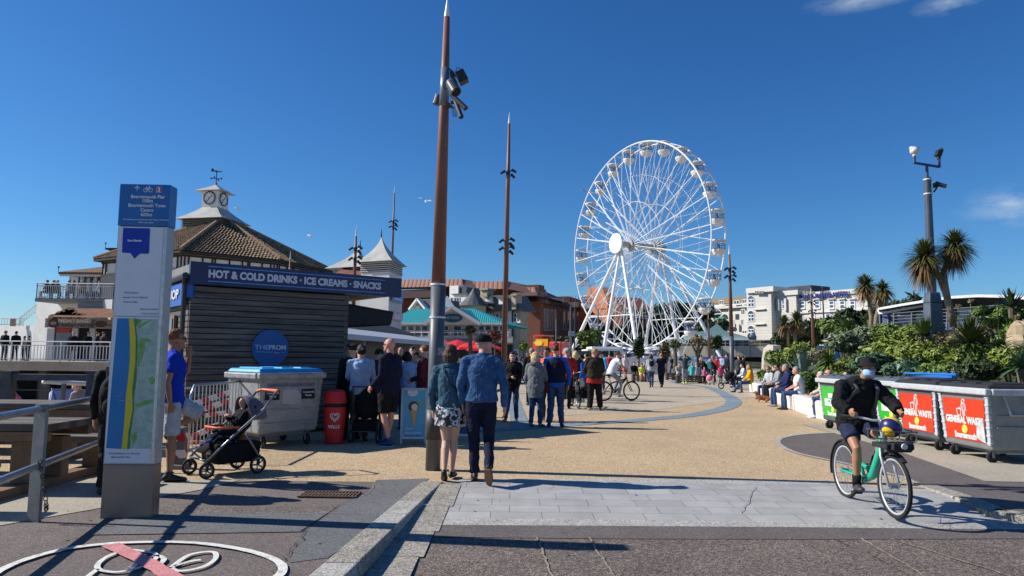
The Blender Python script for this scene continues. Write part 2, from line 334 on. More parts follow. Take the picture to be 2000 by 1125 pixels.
PAVE = brickmat('paving', (.35, .34, .325), (.41, .4, .38), (.17, .155, .14), .52, .28, ms=.004, rough=.75, off=.37, var=.22, gscale=2)
PAINT = M('road_paint', (.72, .7, .64), rough=.7, var=.1, vs=30, bump=.3, grime=.8); PINKP = M('red_paint_faded', (.62, .24, .24), rough=.7, var=.15, vs=20, bump=.3, grime=.4)
# --- ground sheets
mb = MB(); BIG = 2500
mb.add([(-BIG, -60, -1.4), (BIG, -60, -1.4), (BIG, BIG, -1.4), (-BIG, BIG, -1.4)], [(0, 1, 2, 3)]); tag(mb.build('ground', SAND), kind='structure')
flat([(-9.4, 8.95), (60, 8.95), (140, 140), (-30, 140), (-13, 30), (-10.5, 19)], 'plaza', TAN, 0, pts=True)
patch([Vector((-70, 30, 0)), Vector((-11, 30, 0))], [Vector((-70, 8.9, 0)), Vector((-9, 8.9, 0))], 'beach', SAND, -.02, m=12, zf=lambda y: -1.38 * max(0, min(1, (y - 12.5) / 17)), pts=True)
flat([(-14, -6), (-1.2, -6), (-1.2, 8.95), (-14, 8.95)], 'pavement', MAROON, 0, pts=True)
mb = MB(); mb.add([(-1.25, -6, -.13), (24, -6, -.13), (24, 5.6, -.13), (24, 8.95, 0), (-1.25, 8.95, 0), (-1.25, 5.6, -.13)], [(0, 1, 2, 5), (5, 2, 3, 4)]); tag(mb.build('road', COARSE), kind='structure')
flat([(760, 720), (2300, 720), (1950, 738), (1560, 765), (1290, 800), (1100, 812), (900, 790)], 'pale_plaza_band', TAN2, .004)
# crossing of grey slabs, granite channel, smooth band
patch([(868, 946), (1250, 944), (1640, 948), (1830, 957)], [(826, 1012), (1200, 1016), (1600, 1020), (2010, 1024)], 'paved_crossing', PAVE, .004)
patch([(826, 1012), (1200, 1016), (1600, 1020), (2020, 1024)], [(812, 1026), (1200, 1028), (1600, 1031), (2100, 1036)], 'granite_channel', GRANITE_L, .005)
patch([(812, 1026), (1200, 1028), (1600, 1031), (2300, 1036)], [(795, 1049), (1200, 1053), (1600, 1054), (2300, 1052)], 'asphalt_band', SMOOTHA, .004)
patch([(905, 936), (1250, 936), (1620, 940)], [(868, 946), (1250, 944), (1640, 948)], 'granite_threshold', GRANITE_L, .005, zf=None)
mb = MB()   # pale joints in the road
for a, b in (((1050, 1050), (1085, 1140)), ((1150, 1051), (1210, 1140)), ((1680, 1053), (1830, 1140)), ((1738, 1053), (2000, 1135)), ((797, 1052), (770, 1130))):
    p, q = GR(*a), GR(*b); L_ = []
    for i in range(15): L_.append(p.lerp(q, i / 14) + Vector((random.uniform(-.014, .014), 0, 0)))
    for i in range(14):
        u, v = L_[i], L_[i + 1]; uz, vz = zr(u.y) + .009, zr(v.y) + .009
        wd = .007 + .004 * random.random(); mb.add([(u.x - wd, u.y, uz), (u.x + wd, u.y, uz), (v.x + wd, v.y, vz), (v.x - wd, v.y, vz)], [(0, 1, 2, 3)])
tag(mb.build('road_joint_lines', speckle('joint', (.33, .27, .2), (.2, .16, .12), (.45, .38, .3), scale=60)), kind='structure')
# gutter of granite setts beside the left kerb
mb = MB(); y = 9.0
for px0, px1 in (((868, 947), (840, 990)), ((840, 990), (806, 1040)), ((806, 1040), (770, 1090)), ((770, 1090), (720, 1160))):
    a, b = GR(*px0), GR(*px1); u = Vector((a.x, a.y, zr(a.y) + .011)); v = Vector((b.x, b.y, zr(b.y) + .011))
    mb.add([u + Vector((-.12, 0, 0)), u + Vector((.2, 0, 0)), v + Vector((.24, .008, 0)), v + Vector((-.12, .008, 0))], [(0, 1, 2, 3)])
tag(mb.build('gutter_setts', GRANITE), kind='structure')
# left kerb: five dressed stones, the road side showing a real face
KX = lambda y: -.80 - .1 * max(0, 8.9 - y) ** .9
mb = MB(); y = 8.96
for L_ in (1.15, 1.2, 1.12, 1.2, 1.15, 1.2, 1.2):
    y2 = y - L_; x1, x2 = KX(y), KX(y2); wd = .27
    mb.mi = 1 if abs(y - 7.8) < .3 or abs(y - 5.5) < .3 else 0
    g = .008; z0 = -.2
    mb.add([(x1 - wd, y - g, z0), (x1, y - g, z0), (x2, y2 + g, z0), (x2 - wd, y2 + g, z0), (x1 - wd, y - g, .012), (x1 - .02, y - g, .012), (x2 - .02, y2 + g, .012), (x2 - wd, y2 + g, .012)],
           [(0, 3, 2, 1), (4, 5, 6, 7), (0, 1, 5, 4), (1, 2, 6, 5), (2, 3, 7, 6), (3, 0, 4, 7)]); y = y2
tag(mb.build('kerb', [GRANITE, GRANITE_L], bevel=.012), kind='structure')
# pavement repairs in grey tarmac
flat([(735, 938), (838, 935), (800, 985), (640, 1090), (565, 1100), (590, 1040), (668, 985), (722, 960)], 'tarmac_repair', GREYA, .004)
flat([(205, 1022), (300, 1004), (640, 1003), (585, 1040), (180, 1046)], 'tarmac_repair_strip', GREYA, .0075)
flat([(300, 985), (560, 992), (660, 990), (640, 1003), (300, 1004)], 'asphalt_mottled_strip', COARSE, .006)
flat([(-14, -6), (-4.35, -6), (-4.6, 6.4), (-4.05, 7.3), (-3.5, 8.3), (-3.3, 8.94), (-14, 8.94)], 'beach_walkway', CONCP, .006, pts=True)
# cracks, a sealed trench, chewing gum and drips
CRK = M('crack_dark', (.03, .025, .022), rough=1); SEAL = M('seal_tan', (.3, .24, .18), rough=.9, var=.3, vs=30)
def crack(pl, wd, mat, name, zf=None, seed=1, amp=.03):
    rn = random.Random(seed); q = []; pl = [(GR if zf else G)(*p) for p in pl]
    for i in range(len(pl) - 1):
        for k in range(9): p = pl[i].lerp(pl[i + 1], k / 9); q.append(Vector((p.x + rn.uniform(-amp, amp), p.y + rn.uniform(-amp, amp) * .5, 0)))
    q.append(pl[-1]); mb = MB(); vs = []
    for i, p in enumerate(q):
        t = (q[min(i + 1, len(q) - 1)] - q[max(i - 1, 0)]); t.z = 0; t.normalize(); s = Vector((-t.y, t.x, 0)) * wd * rn.uniform(.3, 1); z = (zf(p.y) if zf else 0) + .0145; vs += [(p.x + s.x, p.y + s.y, z), (p.x - s.x, p.y - s.y, z)]
    mb.add(vs, [(2 * i, 2 * i + 1, 2 * i + 3, 2 * i + 2) for i in range(len(q) - 1)]); tag(mb.build(name, mat), kind='structure')
crack([(595, 1034), (585, 1060), (560, 1086), (540, 1105), (528, 1140)], .006, CRK, 'pavement_crack', seed=2); crack([(735, 940), (722, 962), (705, 972)], .004, SEAL, 'pavement_crack_seal', seed=3, amp=.012)
crack([(722, 960), (668, 985), (585, 1042)], .004, CRK, 'pavement_crack', seed=4, amp=.012); crack([(310, 1010), (480, 1011), (640, 1004), (800, 1006)], .004, SEAL, 'pavement_crack_seal', seed=5, amp=.01)
crack([(190, 1045), (120, 1062), (30, 1075)], .004, CRK, 'pavement_crack', seed=6); crack([(1475, 952), (1462, 980), (1448, 1004)], .007, M('slab_stain', (.26, .25, .235), rough=.9), 'slab_stain_line', zf=zr, seed=7, amp=.015)
crack([(1630, 1053), (1810, 1140)], .004, CRK, 'road_crack', zf=zr, seed=8); crack([(880, 1120), (990, 1062), (1010, 1054)], .003, CRK, 'road_crack', zf=zr, seed=9)
rn = random.Random(5); mb = MB()
for _ in range(420):
    x, y = rn.uniform(-5, 7), rn.uniform(5.3, 26)
    if x < -1.1 and y < 9: z = .0148
    elif y < 8.9: z = zr(y) + .012
    else: z = .0125
    r = rn.uniform(.008, .02); mb.add([(x + r * math.cos(k * 1.05) * rn.uniform(.7, 1.1), y + r * math.sin(k * 1.05), z) for k in range(6)], [(0, 1, 2, 3, 4, 5)])
o = mb.build('gum_spots', M('gum_grey', (.12, .11, .1), rough=.8, var=.5, vs=2)); tag(o, 'old flattened chewing gum spots all over the paving', 'gum spots', kind='stuff')
# drain grate
dg = thing('drain_grate', 'rusty slotted iron drain grate set in the brown pavement', 'drain', G(645, 968))
mb = MB(); mb.box((0, 0, .006), (.62, .30, .008)); mb.build('pit', M('iron_dark', (.02, .015, .012), rough=.9), dg)
mb = MB()
for i in range(17): mb.box((-.3 + i * .0375, 0, .016), (.014, .27, .012))
for sy in (-.145, .145, 0): mb.box((0, sy, .0165), (.64, .02, .014))
mb.build('bars', M('rust_iron', (.16, .095, .065), rough=.8, var=.4, vs=20), dg)
# blue inlay bands
def pxl(L_): return [G(*p) for p in L_]
o = ribbon(smoothline(pxl([(1345, 752), (1385, 757), (1425, 776), (1428, 792), (1370, 808), (1260, 820), (1140, 828), (1000, 838), (900, 842)])), .55, .008, 'blue_inlay_band', BLUE); tag(o, kind='structure')
o = ribbon(smoothline(pxl([(1003, 775), (1008, 800), (1018, 838)])), .42, .011, 'blue_inlay_branch', BLUE); tag(o, kind='structure')
o = ribbon(smoothline(pxl([(1345, 752), (1315, 746), (1350, 740)])), .5, .012, 'blue_inlay_end', BLUE); tag(o, kind='structure')
# dark asphalt on the right with a pale edging
edge = smoothline(pxl([(1720, 846), (1600, 847), (1535, 854), (1520, 866), (1555, 885), (1650, 906), (1760, 932)])) + [G(1790, 945)]
reg = edge + [Vector((5.3, 6.9, 0)), Vector((5.6, 4.0, 0)), Vector((30, 4, 0)), Vector((30, 17, 0)), Vector((7.9, 15.6, 0))]
mb = MB(); mb.add([(p.x, p.y, .006) for p in reg], [tuple(range(len(reg)))]); tag(mb.build('asphalt_apron', SMOOTHA), kind='structure')
o = ribbon(edge, .09, .012, 'apron_edging', GRANITE_L); tag(o, kind='structure')
flat([(6.1, 9.4), (12, 9.0), (12, 17), (6.9, 17.2), (6.6, 12.5)], 'pale_hardstanding', CONCP, .011, pts=True)
mb = MB()
KR = [G(1790, 948), G(1862, 972), G(1928, 1000), Vector((5.45, 6.9, 0)), Vector((5.75, 5.9, 0)), Vector((6.2, 4.9, 0))]
for i in range(5):
    a, b = KR[i], KR[i + 1]; t = (b - a).normalized(); a = a + t * .012; b = b - t * .012; s = Vector((t.y, -t.x, 0)) * -.24
    mb.prism([a + Vector((0, 0, -.16)), b + Vector((0, 0, -.16)), b + s + Vector((0, 0, -.16)), a + s + Vector((0, 0, -.16))], (0, 0, .176))
tag(mb.build('kerb_right', GRANITE, bevel=.015), kind='structure')
# "no cycling" roundel painted on the pavement
def paint(pl, wd, name, mat, z, parent):
    mb = MB(); pl = smoothline([G(*q) for q in pl], 6); n = len(pl); vs = []
    for i, p in enumerate(pl):
        t = (pl[min(i + 1, n - 1)] - pl[max(i - 1, 0)]).normalized(); s = Vector((-t.y, t.x, 0)) * wd / 2 * (1 + .18 * noise.noise(p * 9)); vs += [p + s, p - s]
    vs = [Vector((v.x, v.y, z)) for v in vs]; mb.add(vs, [(2 * i, 2 * i + 1, 2 * i + 3, 2 * i + 2) for i in range(n - 1)]); return mb.build(name, mat, parent, W=True)
rd = thing('painted_roundel', 'white painted roundel with bicycle symbol crossed by faded red bar', 'road marking', G(300, 1100))
paint([(-60, 1165), (0, 1118), (70, 1090), (150, 1072), (250, 1063), (370, 1063), (470, 1076), (535, 1096), (552, 1118), (520, 1145), (470, 1170)], .066, 'painted_ring', PAINT, .016, rd)
paint([(215, 1068), (262, 1090), (310, 1116), (380, 1160)], .13, 'painted_bar', PINKP, .020, rd)
for L_ in ([(300, 1084), (250, 1078), (205, 1094), (190, 1114), (225, 1122), (275, 1112), (305, 1094), (300, 1084)], [(335, 1112), (370, 1088), (415, 1082), (420, 1096), (395, 1112), (350, 1120), (333, 1112)], [(255, 1112), (300, 1090), (320, 1096), (310, 1112), (335, 1114)], [(340, 1110), (375, 1100), (392, 1098)], [(190, 1116), (165, 1136), (140, 1160)]):
    paint(L_, .038, 'painted_bicycle', PAINT, .018, rd)
# ================================================================ BUILDINGS
WHITE = M('white_render', (.68, .67, .64), rough=.8, var=.06, vs=1.2, grime=.25); WHITE2 = M('white_paint', (.72, .72, .7), rough=.55, var=.06, vs=3, grime=.12)
TILE = wavemat('roof_tiles', (.26, .155, .085), (.085, .05, .028), 2.4, 'X', rough=.85, dist=.4, bump=.8, var=.3)
TILE_R = wavemat('roof_tiles_red', (.36, .15, .075), (.1, .04, .025), 3.2, 'X', rough=.85, dist=.3, bump=.8, var=.3)
LEAD = M('lead_roof', (.42, .41, .38), rough=.6, var=.16, vs=1.5, grime=.35); LOUV = M('louvre_wood', (.2, .2, .19), rough=.8, var=.25, vs=5)
DARK = M('dark_void', (.012, .013, .016), rough=.7); TIMB = M('dark_timber', (.035, .03, .03), rough=.8, var=.3, vs=4)
GLASS = glassmat('window_glass', (.04, .07, .12)); BGLASS = glassmat('window_glass_blue', (.05, .09, .2)); STEELW = M('white_steel', (.78, .78, .77), rough=.4, var=.05, vs=3, grime=.08)
GREYM = M('grey_metal', (.17, .18, .19), rough=.5, metal=.2, var=.2, vs=6)
def Xat(px, py, Y): return P(px, py, Y).x
def wbox(parent, name, mat, x0, y0, x1, y1, Y, depth, dy=0, bevel=0):
    """box whose front face fills a photo rectangle at distance Y"""
    mx, my = (x0 + x1) / 2, (y0 + y1) / 2; X0, X1 = Xat(x0, my, Y), Xat(x1, my, Y); z1, z0 = ZY(y0, Y, mx), ZY(y1, Y, mx)
    mb = MB(); mb.box(((X0 + X1) / 2, Y + dy + depth / 2, (z0 + z1) / 2), (X1 - X0, depth, abs(z1 - z0))); return mb.build(name, mat, parent, W=True, bevel=bevel)
def window(parent, x0, y0, x1, y1, Y, glass=None, frame=WHITE2, nx=2, ny=2, fw_=.07, name='window', proud=.05):
    mx, my = (x0 + x1) / 2, (y0 + y1) / 2; X0, X1 = Xat(x0, my, Y), Xat(x1, my, Y); z1, z0 = ZY(y0, Y, mx), ZY(y1, Y, mx); mb = MB(); yf = Y - proud
    for i in range(nx + 1): x = X0 + (X1 - X0) * i / nx; mb.box((x, yf, (z0 + z1) / 2), (fw_ * (1.3 if i in (0, nx) else .8), .1, z1 - z0 + fw_))
    for j in range(ny + 1): z = z0 + (z1 - z0) * j / ny; mb.box(((X0 + X1) / 2, yf + .004, z), (X1 - X0 + fw_, .1, fw_))
    f = mb.build(name, frame, parent, W=True); mb = MB(); mb.box(((X0 + X1) / 2, yf + .045, (z0 + z1) / 2), (X1 - X0, .03, z1 - z0)); mb.build('pane', glass or GLASS, f, W=True); return f
def pyramid(parent, name, mat, base, apex, steps=7, flare=1.5, th=.0):
    """roof over polygon base (places) rising to apex with a bell curve"""
    mb = MB(); n = len(base); ap = Vector(apex); c = sum((Vector(b) for b in base), Vector()) / n; vs = []
    for k in range(steps):
        t = k / steps; s = (1 - t) ** flare
        for b in base: b = Vector(b); vs.append(Vector((c.x + (b.x - c.x) * s + (ap.x - c.x) * t, c.y + (b.y - c.y) * s + (ap.y - c.y) * t, b.z + (ap.z - b.z) * t)))
    vs.append(ap); fs = []
    for k in range(steps - 1):
        for i in range(n): fs.append((k * n + i, k * n + (i + 1) % n, (k + 1) * n + (i + 1) % n, (k + 1) * n + i))
    fs += [((steps - 1) * n + i, (steps - 1) * n + (i + 1) % n, len(vs) - 1) for i in range(n)]; fs.append(tuple(reversed(range(n))))
    mb.add(vs, fs); return mb.build(name, mat, parent, W=True)
def railing(parent, a, b, h, n, mat, post=.06, bar=.02, gap=0, name='railing', zrail=None, posts=None):
    a, b = Vector(a), Vector(b); mb = MB(); u = Vector((0, 0, 1))
    mb.tube([a + u * h, b + u * h], post * .6, 6); mb.tube([a + u * .12, b + u * .12], post * .4, 6)
    if gap: mb.tube([a + u * (h - gap), b + u * (h - gap)], post * .4, 6)
    for i in range(n + 1):
        p = a.lerp(b, i / n); mb.tube([p + u * .1, p + u * (h - gap)], bar, 4)
    np_ = posts or max(1, int((b - a).length / 2))
    for i in range(np_ + 1):
        p = a.lerp(b, i / np_); mb.tube([p, p + u * h], post * .6, 6)
    return mb.build(name, mat, parent, W=True)
class Fac:
    """a vertical facade plane through two photo columns at two distances"""
    def __init__(s, px0, Y0, px1, Y1, py=640):
        s.a = Vector((Xat(px0, py, Y0), Y0, 0)); s.b = Vector((Xat(px1, py, Y1), Y1, 0)); s.d = (s.b - s.a).normalized(); s.n = Vector((s.d.y, -s.d.x, 0))
    def at(s, px, py, off=0):
        r = pray(px, py); o = Vector((0, 0, CAMZ)); p0 = s.a + s.n * off; t = (p0 - o).dot(s.n) / r.dot(s.n); return o + r * t
    def box(s, parent, name, mat, x0, y0, x1, y1, off=0, depth=1, bevel=0, ext=None):
        mx, my = (x0 + x1) / 2, (y0 + y1) / 2; l = s.at(x0, my, off); r = s.at(x1, my, off); zt = s.at(mx, y0, off).z; zb = s.at(mx, y1, off).z
        c = (l + r) / 2 - s.n * depth / 2; mb = MB() if ext is None else ext
        mb.box((c.x, c.y, (zt + zb) / 2), ((r - l).length, depth, zt - zb), rot=Matrix((s.d, -s.n, Vector((0, 0, 1)))).transposed())
        return mb.build(name, mat, parent, W=True, bevel=bevel) if ext is None else None
    def win(s, parent, x0, y0, x1, y1, glass=None, frame=None, nx=2, ny=2, bw=.08, name='window', arch=False, hood=False):
        mx, my = (x0 + x1) / 2, (y0 + y1) / 2; l = s.at(x0, my, .0); r = s.at(x1, my, .0); zt = s.at(mx, y0).z; zb = s.at(mx, y1).z; c = (l + r) / 2; wd = (r - l).length; q = Matrix((s.d, -s.n, Vector((0, 0, 1)))).transposed()
        mb = MB(); o = c + s.n * .03
        for i in range(nx + 1): p = o + s.d * (i / nx - .5) * wd; mb.box((p.x, p.y, (zt + zb) / 2), (bw, .12, zt - zb + bw), rot=q)
        for j in range(ny + 1): mb.box((o.x, o.y, zb + (zt - zb) * j / ny), (wd + bw, .125, bw), rot=q)
        if arch: mb.ring((o.x, o.y, zt), s.n, wd / 2, bw * .7, 12, 4, a0=0, a1=2 * math.pi)
        if hood: mb.box((o.x, o.y, zt + .35), (wd * 1.5, .7, .14), rot=q); mb.box((o.x, o.y, zb - .12), (wd * 1.2, .4, .1), rot=q)
        f = mb.build(name, frame or WHITE2, parent, W=True); mb = MB(); mb.box((c.x + s.n.x * .015, c.y + s.n.y * .015, (zt + zb) / 2), (wd, .05, zt - zb), rot=q)
        if arch: mb.disc((c.x + s.n.x * .015, c.y + s.n.y * .015, zt), s.n, wd / 2, .05, 16)
        mb.build('pane', glass or GLASS, f, W=True); return f
    def poly(s, parent, name, mat, pts, off=0, depth=.3):
        mb = MB(); mb.prism([s.at(x, y, off) for x, y in pts], -s.n * depth); return mb.build(name, mat, parent, W=True)
# ---- pier pavilion ----
pc = Vector((-20.3, 49.5, 0)); pav = thing('pier_pavilion', 'white pier pavilion with brown tiled roofs and a clock turret', 'building', pc)
A = P(352, 489, 42); ez = A.z; B = Vector((Xat(548, 505, 46), 46, ez)); C = Vector((Xat(652, 528, 52.3), 52.3, ez)); hexa = [A, B, C] + [Vector((2 * pc.x - q.x, 2 * pc.y - q.y, ez)) for q in (A, B, C)]
def shrink(poly, s, z): return [Vector((pc.x + (q.x - pc.x) * s, pc.y + (q.y - pc.y) * s, z)) for q in poly]
# tiled roof in real rows of pantiles
apx = Vector((pc.x + .3, pc.y - .6, 10.9)); pyramid(pav, 'roof_deck', TIMB, [Vector((q.x, q.y, ez)) for q in hexa], apx - Vector((0, 0, .05)), steps=2, flare=1); mb = MB(); mb.nonorm = 1
rf = MB(); rf.prism(shrink(hexa, 1.0, ez - .12), (0, 0, .12)); rf.build('eaves', TIMB, pav, W=True)
for i in range(6):
    p, q = hexa[i], hexa[(i + 1) % 6]; e = (q - p); L_ = e.length; rows = 22; nrm = e.cross(apx - p).normalized()
    if nrm.z < 0: nrm = -nrm
    for r_ in range(rows):
        t0, t1 = r_ / rows, (r_ + 1) / rows; a0, b0, a1, b1 = p.lerp(apx, t0), q.lerp(apx, t0), p.lerp(apx, t1), q.lerp(apx, t1); ncol = max(2, int(L_ * (1 - t0) / .22))
        for c_ in range(ncol):
            u0, u1 = c_ / ncol, (c_ + 1) / ncol; um = (u0 + u1) / 2; k = .06
            v = [a0.lerp(b0, u0) + nrm * .03, a0.lerp(b0, um) + nrm * (k + .05), a0.lerp(b0, u1) + nrm * .03, a1.lerp(b1, u1), a1.lerp(b1, um) + nrm * k, a1.lerp(b1, u0)]
            mb.add(v, [(0, 1, 4, 5), (1, 2, 3, 4)])
mb.build('tiled_roof', M('pantile', (.2, .13, .075), rough=.85, var=.5, vs=3.5, bump=.3, bs=10, cvar=(.29, .19, .11)), pav, W=True)
mb = MB()
for i in range(6): mb.tube([hexa[i] + Vector((0, 0, .1)), apx + Vector((0, 0, .05))], .11, 6)
mb.build('hip_ridge', M('ridge_tile', (.3, .19, .11), rough=.85, var=.3), pav, W=True)
inn = shrink(hexa, .93, 0); mb = MB(); mb.prism(shrink(hexa, .925, 1.1), (0, 0, ez - 1.2)); mb.build('wall', WHITE, pav, W=True)
mb = MB(); tb = MB()
for i in range(6):
    p, q = shrink(hexa, .935, 0)[i], shrink(hexa, .935, 0)[(i + 1) % 6]
    for zc, h in ((ez - .22, .12), (ez - 1.02, .14)): mb.bar(p + Vector((0, 0, zc)), q + Vector((0, 0, zc)), .06, h)
    for k in (.02, .06, .2, .3, .33, .48, .62, .68, .7, .84, .94, .98): r_ = p.lerp(q, k); mb.bar(r_ + Vector((0, 0, ez - 1.0)), r_ + Vector((0, 0, ez - .2)), .06, .08, upv=(1, 0, 0))
    tb.bar(p + Vector((0, 0, ez - 2.2)), q + Vector((0, 0, ez - 2.2)), .05, 2.1)
mb.build('timber_framing', TIMB, pav, W=True); tb.build('dark_boarding', M('dark_blue_board', (.03, .035, .045), rough=.7, var=.3), pav, W=True)
# clock turret
tc = Vector((P(418, 440, 49.5).x, 49.5, 0)); tur = MB(); tz = 10.25
def sq(c, hw, z, rot=R(30)): return [Vector((c.x + hw * math.sqrt(2) * math.cos(rot + R(45 + 90 * k)), c.y + hw * math.sqrt(2) * math.sin(rot + R(45 + 90 * k)), z)) for k in range(4)]
RT = R(-12)
lv = MB(); lv.prism(sq(tc, 1.42, 9.6, RT), (0, 0, 1.1)); lvo = lv.build('louvre_box', DARK, pav, W=True)
mb = MB()
for k in range(8): mb.prism(sq(tc, 1.5, 9.7 + k * .13, RT), (0, 0, .055))
mb.build('louvre', LOUV, lvo, W=True)
pyramid(pav, 'turret_skirt', LEAD, sq(tc, 1.8, 10.62, RT), (tc.x, tc.y, 13.2), steps=9, flare=2.3)
mb = MB(); mb.prism(sq(tc, .62, 11.2, RT), (0, 0, 1.75)); shaft = mb.build('clock_shaft', WHITE2, pav, W=True)
pyramid(pav, 'turret_cap', LEAD, sq(tc, 1.0, 12.72, RT), (tc.x, tc.y, 13.35), steps=4, flare=1.2)
for k in range(4):
    n_ = Vector((math.cos(RT + R(-90 + 90 * k)), math.sin(RT + R(-90 + 90 * k)), 0)); cc = Vector((tc.x, tc.y, 12.22)) + n_ * .64
    mb = MB(); mb.disc(cc, n_, .44, .05); cf = mb.build('clock_face', M('clock_white', (.7, .7, .66), rough=.4), pav, W=True)
    mb = MB(); mb.ring(cc + n_ * .03, n_, .44, .035); u = Vector((0, 0, 1)); s = u.cross(n_)
    for h in range(12): d = s * math.sin(R(30 * h)) + u * math.cos(R(30 * h)); mb.bar(cc + n_ * .035 + d * .32, cc + n_ * .035 + d * .4, .03, .012, upv=n_)
    for ang, ln in ((R(220), .38), (R(50), .26)): d = s * math.sin(ang) + u * math.cos(ang); mb.bar(cc + n_ * .045 - d * .06, cc + n_ * .045 + d * ln, .035, .012, upv=n_)
    mb.build('clock_hands', M('clock_black', (.02, .02, .025), rough=.5), cf, W=True)
mb = MB(); t0 = Vector((tc.x, tc.y, 13.25)); mb.tube([t0, t0 + Vector((0, 0, 1.0))], .03, 6); mb.ball(t0 + Vector((0, 0, .1)), .09, 8, 6)
for d in ((1, 0, 0), (0, 1, 0)): d = Vector(d); mb.tube([t0 + Vector((0, 0, .5)) - d * .32, t0 + Vector((0, 0, .5)) + d * .32], .018, 5)
for d in ((1, 0, 0), (-1, 0, 0), (0, 1, 0), (0, -1, 0)): mb.box(t0 + Vector((0, 0, .5)) + Vector(d) * .36, (.09, .03, .12))
mb.tube([t0 + Vector((-.38, 0, 1.05)), t0 + Vector((.4, 0, .98))], [.05, .03], 6); mb.box(t0 + Vector((-.3, 0, 1.12)), (.16, .02, .18)); mb.box(t0 + Vector((0, 0, 1.02)), (.14, .5, .02))
mb.build('weathervane', M('vane_black', (.015, .015, .02), rough=.5), pav, W=True)
# left wing with terrace
TZ = ZY(586, 47, 150)
Fac(66, 49.5, 300, 43.5).box(pav, 'terrace_block', WHITE, 66, 588, 214, 760, 0, 5); wbox(pav, 'rear_block', WHITE, 90, 589, 700, 760, 50, 5)
wbox(pav, 'terrace_edge', M('terrace_grey', (.25, .25, .24), rough=.8), 68, 583, 300, 590, 45.9, 9.4)
railing(pav, (Xat(70, 585, 46), 46.05, TZ), (Xat(300, 585, 46), 46.05, TZ), 1.0, 62, STEELW, gap=.16, bar=.018)
railing(pav, (Xat(70, 585, 46), 46.05, TZ), (Xat(72, 585, 46), 54, TZ), 1.0, 30, STEELW, gap=.16, bar=.018)
wbox(pav, 'wing_wall', WHITE, 134, 532, 340, 588, 50, 5)
for i, x0 in enumerate((152, 163, 172, 189, 205, 219, 232)): window(pav, x0, 541, x0 + (9 if i == 0 else 12), 583, 50, BGLASS, nx=1, ny=1)
ra = [P(114, 531, 47.5), P(330, 531, 47.5), P(330, 531, 47.5) + Vector((0, 9, 0)), P(114, 531, 47.5) + Vector((0, 9, 0))]
for q in ra: q.z = ra[0].z
mb = MB(); mb.mi = 0; rz_ = ra[0].z; r1_, r2_ = Vector((ra[0].x + 4.8, 52, rz_ + 1.5)), Vector((ra[1].x, 52, rz_ + 1.5))
mb.add(ra + [r1_, r2_] + [q - Vector((0, 0, .14)) for q in ra], [(0, 1, 5, 4), (1, 2, 5), (2, 3, 4, 5), (3, 0, 4), (6, 9, 8, 7), (0, 6, 7, 1), (3, 9, 6, 0)]); mb.build('wing_roof', TILE, pav, W=True)
mb = MB()   # scalloped valance under the wing eaves
for i in range(40): x = ra[0].x + .12 + i * .19; mb.disc((x, 47.6, rz_ - .2), (0, 1, 0), .1, .03, 8)
mb.build('scalloped_valance', WHITE2, pav, W=True)
for px in (138, 160, 188): mb = MB(); p = P(px, 531, 47.8); mb.tube([(p.x, 47.8, TZ), (p.x, 47.8, rz_)], .06, 6); mb.build('veranda_post', WHITE2, pav, W=True)
mb = MB(); t_ = P(206, 486, 50); u_ = P(345, 486, 50); mb.box(((t_.x + u_.x) / 2, 52, (t_.z + ZY(512, 50, 215)) / 2), (u_.x - t_.x, 3, t_.z - ZY(512, 50, 215))); mb.build('dormer', M('dormer_tile', (.14, .1, .075), rough=.9, var=.3), pav, W=True)
mb = MB(); mb.box(((t_.x + u_.x) / 2, 52, t_.z + .06), (u_.x - t_.x + .4, 3.4, .12)); mb.build('dormer_eave', TIMB, pav, W=True)
for q in (P(206, 484, 50), ra[0]): mb = MB(); mb.tube([q, q + Vector((0, 0, .3))], .02, 5); mb.ball(q + Vector((0, 0, .32)), .07, 6, 5); mb.build('finial', TIMB, pav, W=True)
wbox(pav, 'sky_blue_panel', M('grey_panel', (.22, .23, .23), rough=.6, var=.3), 152, 591, 212, 602, 45.9, .2)
# little tiled roof over the pasty shop + shop front
pz = P(90, 618, 44)
mb = MB(); e0, e1 = P(95, 619, 43.6), P(330, 623, 43.6); e1.z = e0.z; k0, k1 = P(150, 602, 45.6), P(330, 600, 45.6); k1.z = k0.z
mb.add([e0, e1, k1, k0, e0 + Vector((0, 2.4, 0))], [(0, 1, 2, 3), (0, 3, 4)]); mb.build('shop_roof', TILE_R, pav, W=True)
wbox(pav, 'shop_front', DARK, 104, 640, 330, 706, 45.0, 1)
SHW = M('shop_white', (.6, .58, .55), rough=.6, var=.1)
for x0, x1, y0, m_, nm in ((90, 104, 641, SHW, 'shop_pillar'), (139, 150, 641, SHW, 'menu_panel'), (173, 184, 641, SHW, 'shop_post'), (108, 137, 642, glassmat('shop_glass', (.1, .14, .2)), 'shop_window'), (110, 136, 641, M('shop_red', (.5, .05, .04), rough=.5), 'shop_banner')):
    wbox(pav, nm, m_, x0, y0, x1, 706 if nm != 'shop_banner' else 650, 44.8 - (.1 if nm == 'shop_banner' else 0), .12)
ps = thing('pasty_shop_sign', 'brown pasty shop sign topped by a row of round loaves', 'sign', P(135, 640, 44.1))
SGB = M('sign_brown', (.36, .26, .2), rough=.6, var=.2, vs=4); wbox(ps, 'board', SGB, 88, 622, 179, 640, 44, .12)
mb = MB()
for i, (px, py) in enumerate(((104, 620), (113, 618), (123, 616), (132, 614), (141, 611), (150, 617), (118, 614), (128, 610), (137, 606), (160, 618))): q = P(px, py, 44.1); mb.disc(q, (0, -1, 0), .3, .1, 14, ry=.2)
mb.build('pictured_loaves', M('loaf', (.55, .33, .18), rough=.7, var=.35, vs=4), ps, W=True)
